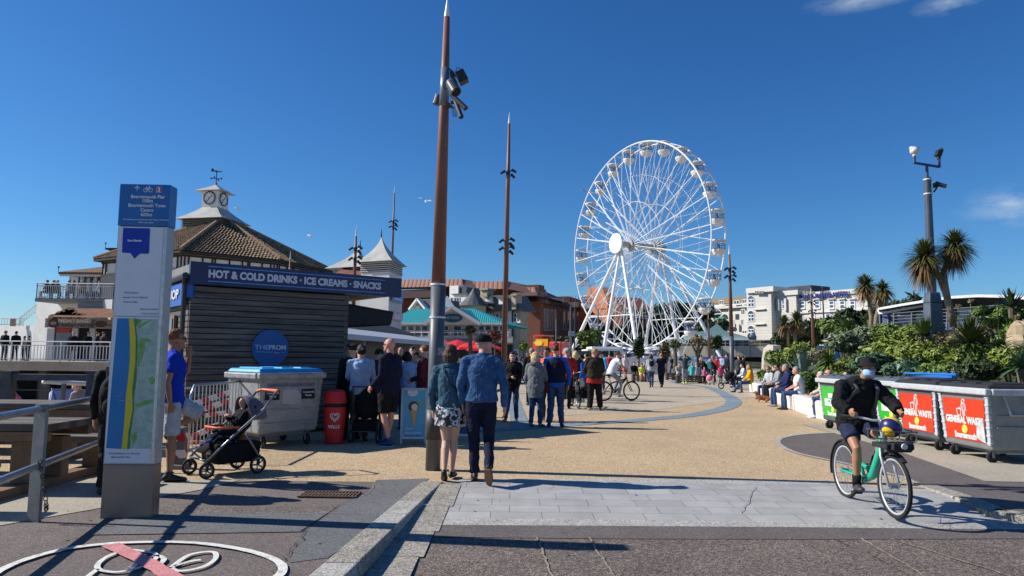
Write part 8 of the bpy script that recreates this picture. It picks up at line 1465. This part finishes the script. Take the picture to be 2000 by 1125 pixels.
# crowd in the middle distance, left of the wheel
crowd = [(995, 50, BLACKC, 'dark', 'dark coated stroller left of the white helmet child'), (1008, 42, CHAR, 'brown', 'charcoal jacket walker near the white van'), (1014, 40, WHT2, 'white', 'small figure in white top and pale hair'), (1020, 41, REDC2, 'dark', 'small figure in red beside the white top'), (1030, 48, BLACKC, 'grey', 'grey haired figure in black beyond the parka'), (1058, 50, BRNC, 'brown', 'brown coat in the middle of the crowd'), (1095, 46, BURG, 'brown', 'burgundy hooded figure left of the blue tee'), (1190, 52, REDC2, 'brown', 'red top bystander right of the olive jacket'), (1212, 55, NAVYC, 'dark', 'navy figure far behind the e-bike rider'), (1400, 56, REDC2, 'fair', 'red coated sitter under the blue stand'), (1392, 58, CREAMC, 'grey', 'cream coated figure under the blue stand'), (1410, 60, LBLUE, 'brown', 'pale blue figure by the overpass opening'), (1384, 54, TURQ, 'brown', 'aqua top child beyond the blond woman'), (1452, 50, BLACKC, 'dark', 'black coated figure left of the arch'), (1370, 60, WHT2, 'dark', 'white top figure by the pale blue panel'), (930, 40, CREAMC, 'fair', 'small fair haired figure just left of the capped head')]
for i, (px, Y, m_, hc_, lab) in enumerate(crowd): person(lab, gp(px, Y), R((i * 77) % 360), 1.5 if 'child' in lab or 'small' in lab else 1.68 + .05 * (i % 3), pose('walk' if i % 2 else 'stand'), top=m_, bottom=[JEAN, BLACKC, CHAR][i % 3], hair='short', hc=hc_, skin=[SKIN, SKIN_RED, SKIN][i % 3])
# people on pier deck and terrace
for i, (px, m_, hc_, hat_, lab) in enumerate(((8, BLACKC, 'dark', ('sunhat', (.5, .48, .42)), 'person in black with straw hat at the far left of the pier rail'), (29, BLACKC, 'dark', None, 'person in black second from left on the pier'), (46, GREYC, 'dark', None, 'grey figure third from left on the pier'), (54, CHAR, 'brown', None, 'charcoal figure fourth from left on the pier'), (141, BLACKC, 'dark', ('cap', (.4, .4, .4)), 'person in black with pale cap before the shop window'), (171, BLACKC, 'dark', None, 'dark customer nearest the shop door'), (188, NAVYC, 'dark', None, 'navy customer at the shop counter'), (200, BRNC, 'auburn', None, 'auburn haired customer at the shop counter'))):
    person(lab, (Xat(px, 690, 41.5 + i % 3 * .6), 41.5 + i % 3 * .6, DZ), R(i * 50), 1.72 if i not in (2, 3) else 1.45, pose(), top=m_, bottom=CHAR, hair='short', hc=hc_, hat=hat_)
for i, (px, m_) in enumerate(((92, BLACKC), (102, NAVYC), (112, CHAR), (132, LGREY), (144, CHAR), (157, cloth('tan', (.35, .22, .12))), (195, WHT2), (208, BLACKC))):
    seated(['leftmost terrace diner in black', 'terrace diner in navy', 'terrace diner in charcoal left of the grey one', 'terrace diner in light grey', 'terrace diner in charcoal right of the grey one', 'terrace diner in tan jacket', 'terrace diner in white', 'rightmost terrace diner in black beside the totem'][i], (Xat(px, 580, 47), 47, TZ), R(90 * (i % 2) * 2 + 90), top=m_, bottom=CHAR, hair='short', hc=['dark', 'brown', 'grey'][i % 3])
# beach sitters
seated('beach sitter in pink top with a tan bag, seen through the fence', P(28, 790, 15) * 1 - Vector((0, 0, P(28, 790, 15).z + .3)), R(120), H=1.55, top=PINKC, bottom=BEIGE, hair='short', hc='dark')
seated('brown haired woman in sunglasses facing left beyond the fence post', Vector((Xat(156, 770, 14.6), 14.6, -.28)), R(95), H=1.7, top=cloth('taupe', (.35, .3, .3)), bottom=BEIGE, hair='bun', hc='fair', shades=True, face=True)
# ---- sitters on the concrete seats
def onseat(label, px, py, rz, side=.0, J=None, lean=0, **k):
    """px, py: where the feet meet the ground"""
    g = G(px, py); f = Matrix.Rotation(rz, 3, 'Z') @ Vector((0, .42, 0)); return seated(label, g - f + Vector((0, 0, -.02)), rz, J=J, **k)
onseat('grey haired man in white shirt and jeans seated, looking left', 1533, 800, R(80), top=WHT, sleeve='short', bottom=JEAN, skin=SKIN_RED, hair='short', hc='grey', build=1.15, H=1.76, hem=.12)
onseat('grey haired man in navy sweater seated upright beside the white shirt', 1514, 794, R(85), top=cloth('navy_bright', (.02, .025, .09)), bottom=JEAN, skin=SKIN_RED, hair='short', hc='grey', H=1.84, build=1.1, shoes=(.3, .27, .24))
onseat('man in grey sweater and sunglasses seated third from the green bin', 1499, 782, R(85), top=GREYC, bottom=BLACKC, hair='short', hc='brown', skin=SKIN_RED, shades=True, H=1.8)
onseat('woman in pale cardigan seated, brown dog at her feet', 1487, 780, R(110), top=LGREY, bottom=JEAN, hair='short', hc='auburn', shades=True, H=1.68)
onseat('woman in mustard yellow coat seated with one leg out', 1447, 767, R(85), top=YELC, bottom=JEAN, hair='full', hc='fair', hood=True, H=1.7, J=pose('sit', anR=(.12, .7, .1), knR=(.12, .42, .46)))
onseat('man in white tee seated behind the mustard coat', 1436, 760, R(85), top=WHT, bottom=JEAN, hair='short', hc='dark', H=1.74, J=pose('sit', anL=(-.1, .62, .2), knL=(-.1, .4, .56)), shoes=(.6, .6, .6))
onseat('sitter in red top and glasses, only head and jeans seen by the green bin', 1592, 816, R(70), top=REDC2, bottom=JEAN, skin=SKIN_RED, hair='bald', shades=True, H=1.72, shoes=(.7, .7, .72))
onseat('white haired sitter in beige trousers beside the red top', 1578, 806, R(70), top=CREAMC, bottom=BEIGE, hair='short', hc='white', H=1.6, shoes=(.08, .05, .04))
seated('black haired head peeping above the grey container rim', Vector((Xat(1660, 740, 18), 18, .05)), R(70), H=1.62, top=BLACKC, bottom=BLACKC, hair='full', hc='dark')
# dog
dgg = thing('dog', 'small long haired brown dog sitting on the plaza at a sitter feet', 'dog', G(1489, 786), R(75)); mb = MB(); s = 1.0
mb.tube([(0, -.26, .1), (0, -.2, .13), (0, -.02, .17), (0, .12, .2), (0, .17, .24), (0, .2, .31)], [.05, .09, .088, .09, .065, .045], 12); mb.ball((0, .215, .345), (.05, .062, .05), 12, 8); mb.tube([(0, .25, .34), (0, .33, .325)], [.03, .016], 8)
for sx in (-1, 1):
    mb.tube([(sx * .055, .1, .16), (sx * .06, .11, .08), (sx * .06, .12, .012)], [.04, .022, .018], 7); mb.ball((sx * .06, .14, .012), (.018, .03, .012), 6, 5); mb.tube([(sx * .08, -.18, .1), (sx * .1, -.1, .06), (sx * .09, -.16, .03), (sx * .09, -.1, .012)], [.05, .035, .02, .016], 7); mb.ball((sx * .05, .2, .33), (.014, .028, .045), 8, 6)
mb.tube([(0, -.28, .08), (0, -.36, .05), (.03, -.44, .03)], [.025, .03, .008], 7); mb.build('body', M('dog_brown', (.3, .1, .03), rough=.85, var=.3, vs=14, bump=.7, bs=50), dgg, rm=.009, disp=.015, dsize=.02)
mb = MB(); mb.ball((0, .335, .328), .01, 6, 5); mb.build('nose', DARK, dgg)
for sx in (-1, 1): mb = MB(); mb.ball((sx * .026, .262, .36), .007, 6, 5); mb.build('eye', DARK, dgg)
# ================================================================ BICYCLES AND PUSHCHAIRS
def bicycle(label, loc, rz, hz=0, sz=0, wr=.33, wb=1.06, frame=None, rimm=None, kind='city', fenders=True, steer=0):
    """local: +Y forward, rear axle at y=-wb/2"""
    t = thing('bicycle', label, 'bicycle', loc, rz); fr_ = frame; ry, fy = -wb / 2, wb / 2
    for nm, y in (('rear_wheel', ry), ('front_wheel', fy)):
        w2 = bpy.data.objects.new(nm, None); col.objects.link(w2); w2.parent = t; c = Vector((0, y, wr)); ax = Vector((1, 0, 0))
        mb = MB(); mb.ring(c, ax, wr - .02, .022, 40, 8); mb.build('tyre', M('tyre', (.02, .02, .02), rough=.9), w2, smooth=True)
        mb = MB(); mb.ring(c, ax, wr - .048, .014, 40, 6, flat=.8); mb.build('rim', rimm or CHROME, w2, smooth=True)
        mb = MB(); mb.tube([c - ax * .045, c + ax * .045], .022, 10)
        for k in range(20): a = 2 * math.pi * k / 20; d = Vector((0, math.cos(a), math.sin(a))); a2 = a + (.5 if k % 2 else -.5); mb.tube([c + Vector((.03 if k % 4 < 2 else -.03, math.cos(a2) * .02, math.sin(a2) * .02)), c + d * (wr - .05)], .0022, 3)
        mb.build('spokes', CHROME, w2)
        if fenders: mb = MB(); a0, a1 = (.2, 2.3) if y < 0 else (.9, 2.6); a0, a1 = (1.2, 3.4) if y < 0 else (.9, 2.3); n = Vector((1, 0, 0)); mb.ring(c, n, wr + .022, .012, 18, 6, a0=a0, a1=a1, flat=2.6); mb.build('mudguard', BLK, w2)
    bb = (0, ry + .43, .29); hd_ = (0, fy - .2, .78 if kind == 'city' else .82); st = (0, ry + .24, .8)
    mb = MB()
    if kind == 'city':
        mb.tube([hd_, (0, fy - .26, .62), (0, fy - .42, .36), (0, ry + .45, .28)], [(.034), (.04), (.045), (.04)], 10, side=(1, 0, 0)); mb.tube([(0, ry + .45, .28), (0, ry + .3, .55)], .024, 8)
        mb.tube([(0, ry + .45, .3), (.05, ry, wr)], .016, 6); mb.tube([(0, ry + .45, .3), (-.05, ry, wr)], .016, 6)
        mb.tube([(0, fy - .4, .4), (0, ry + .33, .45)], [.024, .02], 8)
    else:
        mb.tube([hd_, bb], .036, 8); mb.tube([(0, fy - .22, .78), (0, ry + .27, .62)], .026, 8); mb.tube([bb, (0, ry + .25, .66)], .02, 8)
        for sx in (-.05, .05): mb.tube([bb, (sx, ry, wr)], .014, 6); mb.tube([(0, ry + .26, .62), (sx, ry, wr)], .011, 6)
    mb.build('frame', fr_, t, smooth=True)
    mb = MB()
    for sx in (-.055, .055): mb.tube([(sx * .6, fy - .19, .72), (sx, fy - .14, .6), (sx, fy, wr)], .014, 8)
    mb.tube([(0, fy - .17, .7), (0, fy - .24, .98)], .018, 8); mb.build('fork', rimm or GREYM, t, smooth=True)
    mb = MB(); hy = fy - .3
    mb.tube([(0, fy - .24, .95), (0, fy - .2, 1.03 + hz)], .016, 8); mb.tube([(x, hy + y, z + hz) for x, y, z in ((-.29, -.12, 1.07), (-.2, -.02, 1.07), (-.08, .08, 1.04), (.08, .08, 1.04), (.2, -.02, 1.07), (.29, -.12, 1.07))], .012, 8); mb.build('handlebar', rimm or CHROME, t, smooth=True)
    for sx in (-1, 1): mb = MB(); mb.tube([(sx * .22, hy - .04, 1.07 + hz), (sx * .3, hy - .13, 1.07 + hz)], .018, 8); mb.tube([(sx * .2, hy + .02, 1.06 + hz), (sx * .28, hy - .06, 1.04 + hz)], .006, 5); mb.build('grip', BLK, t)
    mb = MB(); mb.tube([(0, ry + .26, .6), (0, ry + .2, .86 + sz)], .015, 8); mb.build('seat_post', CHROME, t)
    mb = MB(); mb.tube([(0, ry + .08, .9 + sz), (0, ry + .16, .9 + sz), (0, ry + .3, .885 + sz), (0, ry + .36, .88 + sz)], [(.08, .025), (.085, .035), (.035, .025), (.015, .015)], 10, side=(1, 0, 0)); mb.build('saddle', BLK, t, smooth=True)
    mb = MB(); mb.ring((.05, bb[1], bb[2]), (1, 0, 0), .08, .008, 20, 4); mb.tube([(-.07, bb[1], bb[2]), (.07, bb[1], bb[2])], .025, 8); mb.tube([(.07, bb[1], bb[2]), (.08, bb[1] + .1, bb[2] - .13)], .012, 6); mb.tube([(-.07, bb[1], bb[2]), (-.08, bb[1] - .1, bb[2] + .13)], .012, 6); mb.tube([(.05, bb[1], bb[2] + .08), (.05, ry, wr + .03)], .005, 4); mb.tube([(.05, bb[1], bb[2] - .08), (.05, ry, wr - .03)], .005, 4); mb.build('crankset', GREYM, t)
    for sx, dy, dz in ((1, .1, -.13), (-1, -.1, .13)): mb = MB(); mb.box((sx * .13, bb[1] + dy, bb[2] + dz), (.09, .08, .022)); mb.build('pedal', BLK, t)
    return t
TEAL = M('frame_teal', (.02, .42, .27), rough=.35, var=.05, coat=.3)
gr, gf = G(1655, 968), G(1746, 1006); cz_ = (gr + gf) / 2; hdg = math.atan2(-(gf.x - gr.x), gf.y - gr.y); BKZ = -.03
bk = bicycle('mint green hire bicycle with basket ridden towards the camera', (cz_.x, cz_.y, BKZ), hdg, hz=-.09, sz=-.1, wr=.315, wb=1.06, frame=TEAL, rimm=M('silver_paint', (.55, .57, .58), rough=.35, metal=.3))
FY = .53
mb = MB()   # basket tray and front block
for x0, x1, y0, y1, z in ((-.15, .15, FY - .16, FY + .14, .77), (-.17, .17, FY - .18, FY + .16, .87)): mb.tube([(x0, y0, z), (x1, y0, z), (x1, y1, z), (x0, y1, z), (x0, y0, z)], .007, 5)
for k in range(6): mb.tube([(-.15 + .06 * k, FY - .16, .77), (-.15 + .06 * k, FY + .14, .77)], .004, 4)
for x in (-.16, .16):
    for y in (FY - .17, FY + .15): mb.tube([(x, y, .77), (x, y, .87)], .006, 4)
mb.build('basket', LAMPG, bk)
mb = MB(); mb.box((.0, FY + .0, .72), (.28, .3, .05)); mb.tube([(-.12, FY + .12, .7), (.12, FY + .12, .7)], .035, 8); mb.box((0, FY + .18, .73), (.2, .06, .07)); mb.build('front_lamp_block', BLK, bk, bevel=.01)
mb = MB(); mb.disc((.0, FY + .22, .735), (0, 1, 0), .028, .02, 14); mb.build('headlight', M('lamp_glass', (.6, .6, .6), rough=.1), bk)
vb = thing('volleyball', 'yellow and navy ball resting in the bicycle basket', 'ball', Matrix.Translation((cz_.x, cz_.y, BKZ)) @ Matrix.Rotation(hdg, 4, 'Z') @ Vector((0, FY - .02, .9)))
VM = bpy.data.materials.new('ball_stripes'); VM.use_nodes = True; n_ = VM.node_tree; tcx = N(n_, 'TexCoord'); wv = N(n_, 'TexWave', bands_direction='DIAGONAL'); wv.inputs['Scale'].default_value = 2.0; wv.inputs['Distortion'].default_value = 1.5; wv.inputs['Phase Offset'].default_value = 1.2; rpf = N(n_, 'ValToRGB'); rpf.color_ramp.interpolation = 'CONSTANT'; rpf.color_ramp.elements[0].color = (.02, .02, .12, 1); rpf.color_ramp.elements[1].position = .42; rpf.color_ramp.elements[1].color = (.85, .58, .01, 1)
n_.links.new(tcx.outputs['Object'], wv.inputs[0]); n_.links.new(wv.outputs['Fac'], rpf.inputs[0]); n_.links.new(rpf.outputs[0], n_.nodes['Principled BSDF'].inputs['Base Color']); n_.nodes['Principled BSDF'].inputs['Roughness'].default_value = .35
mb = MB(); mb.ball((0, 0, 0), .105, 24, 16); mb.build('ball', VM, vb, smooth=True)
# rider: joints in the bicycle's frame (+Y towards camera)
RJ = pose(pel=(0, -.3, .98), wai=(0, -.28, 1.12), che=(0, -.2, 1.32), nec=(-.03, -.11, 1.47), hed=(-.07, -.05, 1.62), shR=(.19, -.16, 1.42), shL=(-.19, -.16, 1.42), elR=(.34, .02, 1.22), elL=(-.33, .02, 1.2), wrR=(.27, .16, 1.14), wrL=(-.31, .16, 1.14), hiR=(.1, -.3, .95), hiL=(-.1, -.3, .95), knR=(.15, .06, .68), knL=(-.14, .12, .82), anR=(.13, -.02, .26), anL=(-.13, -.12, .48), toR=.15, toL=-.2, yaw=-.35, nod=.1, hR=(.1, .9, -.35), hL=(-.1, .9, -.35), gripR=.7, gripL=.7)
RD2, RJ2 = person('cyclist in black jacket, bucket hat and pale blue face mask riding a green bicycle', (cz_.x, cz_.y, BKZ), hdg, 1.59, RJ, skin=SKIN_TAN, top=BLACKC, bottom=cloth('shorts_navy', (.02, .025, .06)), bkind='shorts', hair='short', hc='dark', hat=('bucket', (.018, .017, .018)), shoes=(.05, .05, .055), face=True, puffy=.02, loose=1.3, hem=.13, collar=True, near=True, build=1.03, slen=.62)
hd = RJ2['hed']; hq = Matrix.Rotation(-.35, 3, 'Z') @ Matrix.Rotation(.1, 3, 'X')
mb = MB(); mb.ball(hd + hq @ Vector((0, .045, -.04)), (.063, .06, .056), 20, 14, rot=hq); mk = mb.build('face_mask', M('mask_blue', (.3, .52, .75), rough=.7, var=.08, vs=12), RD2, smooth=True)
mb = MB()
for z in (-.03, -.045, -.06): mb.tube([hd + hq @ Vector((-.045, .088, z)), hd + hq @ Vector((0, .106, z - .002)), hd + hq @ Vector((.045, .088, z))], .002, 4)
for sx in (-1, 1): mb.tube([hd + hq @ Vector((sx * .064, .06, -.02)), hd + hq @ Vector((sx * .08, -.01, .0))], .002, 4)
mb.build('mask_pleat', M('mask_white', (.7, .75, .8)), mk)
for q in 'RL': an, kn = RJ2['an' + q], RJ2['kn' + q]; mb = MB(); mb.tube([an + Vector((0, 0, -.01)), an.lerp(kn, .28)], [.043, .046], 12); mb.build('sock', BLACKC, RD2, smooth=True)
backpack('grey rucksack on the cyclist with dangling straps', RD2, RJ2, cloth('pack_grey', (.1, .105, .13)), size=(.28, .17, .42), dz=-.14, col2=LAMPG)
mb = MB(); mb.box(RJ2['shR'] + Vector((.05, .03, -.08)), (.01, .05, .03)); mb.build('sleeve_badge', WTX, RD2)
# e-bike rider further off
g2 = G(1207, 783); eb = bicycle('black electric bicycle crossing the plaza to the right', (g2.x, g2.y, 0), R(-68), wr=.35, wb=1.12, frame=M('frame_black', (.02, .02, .022), rough=.4), rimm=M('fork_black', (.03, .03, .03), rough=.4), kind='mtb', fenders=False)
EJ = pose(pel=(0, -.28, 1.0), wai=(0, -.24, 1.13), che=(0, -.13, 1.31), nec=(0, -.04, 1.46), hed=(0, .02, 1.61), shR=(.19, -.07, 1.4), shL=(-.19, -.07, 1.4), elR=(.27, .05, 1.2), elL=(-.27, .05, 1.2), wrR=(.26, .2, 1.12), wrL=(-.26, .2, 1.12), hiR=(.1, -.28, .97), hiL=(-.1, -.28, .97), knR=(.12, .06, .66), knL=(-.12, .12, .8), anR=(.11, -.03, .22), anL=(-.11, -.08, .42), yaw=-.5, gripR=.7, gripL=.7)
person('sunglassed cyclist in white tee and grey trousers on the black bicycle', (g2.x, g2.y, 0), R(-68), 1.76, EJ, skin=SKIN_RED, top=WHT, sleeve='short', bottom=GREYC, hair='short', hc='brown', shades=True, face=True, shoes=(.6, .6, .6), near=True)
# bicycle with panniers by the helmeted cyclist
g3 = G(1129, 798); lb = bicycle('loaded black touring bicycle with rear panniers, seen from behind', (g3.x - .05, g3.y + .5, 0), R(6), wr=.33, wb=1.05, frame=M('frame_black', (.02, .02, .022)), kind='mtb')
for sx in (-1, 1): p_ = thing('pannier', ['black pannier left of the touring bicycle rear wheel', 'black pannier right of the rear wheel with red reflector'][(sx + 1) // 2], 'bag', (g3.x - .05, g3.y + .5, 0), R(6)); mb = MB(); mb.box((sx * .19, -.52, .48), (.15, .3, .36), top=1.1); mb.build('bag', BLACKC, p_, bevel=.03); mb = MB(); mb.box((sx * .19, -.69, .58), (.06, .01, .04)); mb.build('reflector', M('reflector_red', (.5, .02, .02)), p_)
# grey pushchair with the baby
PGR = cloth('pram_grey', (.13, .12, .16)); PF = M('pram_alu', (.22, .23, .26), rough=.35, metal=.7)
pl0, pr0 = G(388, 934), G(492, 925); ps_c = G(440, 925); prz = R(138)
pc2 = thing('pushchair', 'grey hooded pushchair with orange handle facing left beside the crowd barrier', 'pushchair', ps_c, prz)   # local +Y = where the child faces
def L3(x, y, z): return Vector((x, y, z))
for x, y in ((-.24, .36), (.24, .36), (-.27, -.3), (.27, -.3)):
    w2 = bpy.data.objects.new('wheel', None); col.objects.link(w2); w2.parent = pc2; r = .1 if y > 0 else .115
    mb = MB(); mb.ring((x, y, r), (1, 0, 0), r - .015, .016, 24, 8); mb.build('tyre', BLK, w2, smooth=True); mb = MB(); mb.ring((x, y, r), (1, 0, 0), r - .035, .008, 20, 6)
    for k in range(5): a = k * 1.2566; mb.tube([(x, y, r), (x, y + math.cos(a) * (r - .035), r + math.sin(a) * (r - .035))], .009, 4)
    mb.build('rim', PF, w2); mb = MB(); mb.tube([(x * .9, y - .02, r + .12), (x, y, r)], [.025, .02], 8); mb.build('fork', BLK, w2)
mb = MB()
for sx in (-1, 1): mb.tube([(sx * .24, .36, .22), (sx * .26, .05, .5), (sx * .27, -.35, .82), (sx * .25, -.52, 1.02)], .016, 8); mb.tube([(sx * .27, -.3, .22), (sx * .27, -.12, .52)], .015, 8)
mb.tube([(-.24, .36, .22), (.24, .36, .22)], .012, 6); mb.build('frame', PF, pc2, smooth=True)
mb = MB(); mb.tube([(-.25, -.52, 1.02), (-.2, -.58, 1.05), (.2, -.58, 1.05), (.25, -.52, 1.02)], .021, 8); mb.build('handle', M('handle_orange', (.6, .14, .05), rough=.5), pc2, smooth=True)
mb = MB(); mb.tube([(0, -.28, .86), (0, -.2, .62), (0, -.02, .46), (0, .18, .48)], [(.2, .06), (.2, .07), (.2, .07), (.17, .04)], 12, side=(1, 0, 0)); mb.tube([(0, .18, .48), (0, .34, .3)], [(.15, .025), (.14, .02)], 10, side=(1, 0, 0)); mb.build('seat', BLACKC, pc2, smooth=True)
mb = MB(); n = 12; vs = []; fs = []
for j in range(6):
    tl = R(-88 + j * 20); 
    for k in range(n + 1): a = math.pi * k / n; x = math.cos(a) * .23; rr_ = math.sin(a) * .33; vs.append((x, -.16 + math.sin(tl) * rr_ * .95 - .06, .66 + math.cos(tl) * rr_ * .95 + .02))
for j in range(5): fs += [(j * (n + 1) + k, j * (n + 1) + k + 1, (j + 1) * (n + 1) + k + 1, (j + 1) * (n + 1) + k) for k in range(n)]
mb.add(vs, fs); hd2 = mb.build('hood', PGR, pc2, smooth=True); q_ = hd2.modifiers.new('solid', 'SOLIDIFY'); q_.thickness = .012
mb = MB(); mb.tube([(-.21, -.05, .6), (-.19, .2, .6), (.19, .2, .6), (.21, -.05, .6)], .016, 8); mb.build('bumper_bar', M('handle_orange', (.6, .14, .05)), pc2, smooth=True)
mb = MB(); mb.box((0, -.06, .28), (.44, .56, .26), top=1.1); mb.build('basket', BLACKC, pc2, bevel=.03)
PB = M('plaid', (.1, .12, .3), rough=.9, var=.6, vs=16, cvar=(.5, .4, .5)); bk_ = thing('bundled_blanket', 'blue and white plaid blanket with orange bag in the pushchair tray', 'blanket', ps_c, prz); mb = MB(); mb.ball((0, .02, .36), (.17, .2, .08), 14, 8); mb.ball((.02, .2, .31), (.1, .08, .06), 10, 7); mb.build('blanket', PB, bk_, smooth=True, disp=.02); mb = MB(); mb.ball((.1, -.26, .4), (.1, .1, .08), 10, 7); mb.build('orange_bag', M('bag_orange', (.7, .18, .03), rough=.6, var=.3), bk_, smooth=True)
BJ_ = dict(pel=(0, -.0, .5), wai=(0, -.1, .6), che=(0, -.2, .78), nec=(0, -.27, .97), hed=(0, -.26, 1.16), shR=(.15, -.24, .9), shL=(-.15, -.24, .9), elR=(.2, -.05, .74), elL=(-.2, -.05, .74), wrR=(.1, .1, .82), wrL=(-.1, .08, .84), hiR=(.09, .02, .5), hiL=(-.09, .02, .5), knR=(.13, .32, .5), knL=(-.13, .3, .52), anR=(.12, .5, .28), anL=(-.12, .52, .36), yaw=-.25, nod=-.2)
person('fair haired baby in dark coat lying back in the grey pushchair', ps_c + Vector((0, 0, .26)) - (Matrix.Rotation(prz, 3, 'Z') @ Vector((0, .06, 0))), prz, .98, pose(**BJ_), top=BLACKC, bottom=NAVYC, hair='crop', hc='blond', face=True, shoes=(.05, .08, .3), build=1.15, near=True)
# black pushchair in the queue
q2 = thing('pushchair', 'black pushchair with cyan edge in front of the queue', 'pushchair', G(716, 862), R(0)); 
for x, y in ((-.24, -.28), (.24, -.28), (-.2, .3), (.2, .3)):
    w2 = bpy.data.objects.new('wheel', None); col.objects.link(w2); w2.parent = q2; mb = MB(); mb.ring((x, y, .12), (1, 0, 0), .1, .02, 20, 8); mb.build('tyre', BLK, w2, smooth=True); mb = MB(); mb.disc((x, y, .12), (1, 0, 0), .075, .02, 16); mb.build('rim', GREYM, w2)
mb = MB()
for sx in (-1, 1): mb.tube([(sx * .24, -.28, .14), (sx * .24, .0, .55), (sx * .22, -.25, .98)], .016, 8); mb.tube([(sx * .2, .3, .14), (sx * .22, .0, .5)], .015, 8)
mb.tube([(-.22, -.25, .98), (.22, -.25, .98)], .018, 8); mb.tube([(-.24, -.28, .2), (.24, -.28, .2)], .012, 6); mb.build('frame', LAMPG, q2, smooth=True)
mb = MB(); mb.ball((0, .02, .66), (.24, .26, .34), 16, 12, fn=lambda v: v if v.z > -.25 else Vector((v.x, v.y, -.25))); mb.build('hood', BLACKC, q2, smooth=True, rm=.012, disp=.01); mb = MB(); mb.tube([(.25, .05, .92), (.27, -.02, .7), (.25, .0, .5)], .02, 6); mb.build('edging', M('edge_cyan', (.1, .5, .55)), q2); mb = MB(); mb.box((0, -.02, .28), (.38, .4, .18)); mb.build('basket', BLACKC, q2, bevel=.02)
# black pushchair by the right mast, pink toy pushchair
q4 = thing('pushchair', 'black folded-hood pushchair at the foot of the right mast', 'pushchair', G(1425, 760), R(100))
for x, y in ((-.25, -.3), (.25, -.3), (0, .45)): mb = MB(); mb.ring((x, y, .17), (1, 0, 0), .14, .03, 18, 6); mb.build('wheel', BLK, q4, smooth=True)
mb = MB()
for sx in (-1, 1): mb.tube([(sx * .25, -.3, .17), (sx * .22, -.1, .6), (sx * .2, -.4, 1.0)], .02, 6); mb.tube([(0, .45, .17), (sx * .2, 0, .5)], .02, 6)
mb.tube([(-.2, -.4, 1.0), (.2, -.4, 1.0)], .025, 6); mb.build('frame', LAMPG, q4); mb = MB(); mb.ball((0, -.05, .62), (.22, .32, .26), 12, 8); mb.build('seat', BLACKC, q4, smooth=True)
q5 = thing('toy_pushchair', 'pink toy pushchair with white frame held by the toddler', 'toy', G(1386, 752), R(20))
for x, y in ((-.16, -.2), (.16, -.2), (-.14, .2), (.14, .2)): mb = MB(); mb.ring((x, y, .07), (1, 0, 0), .055, .018, 12, 6); mb.build('wheel', BLK, q5)
mb = MB()
for sx in (-1, 1): mb.tube([(sx * .16, -.2, .08), (sx * .15, .1, .3), (sx * .15, -.25, .62)], .015, 5)
mb.build('frame', STEELW, q5); mb = MB(); mb.ball((0, 0, .4), (.18, .22, .18), 12, 8); mb.build('hood', PINKC, q5, smooth=True)
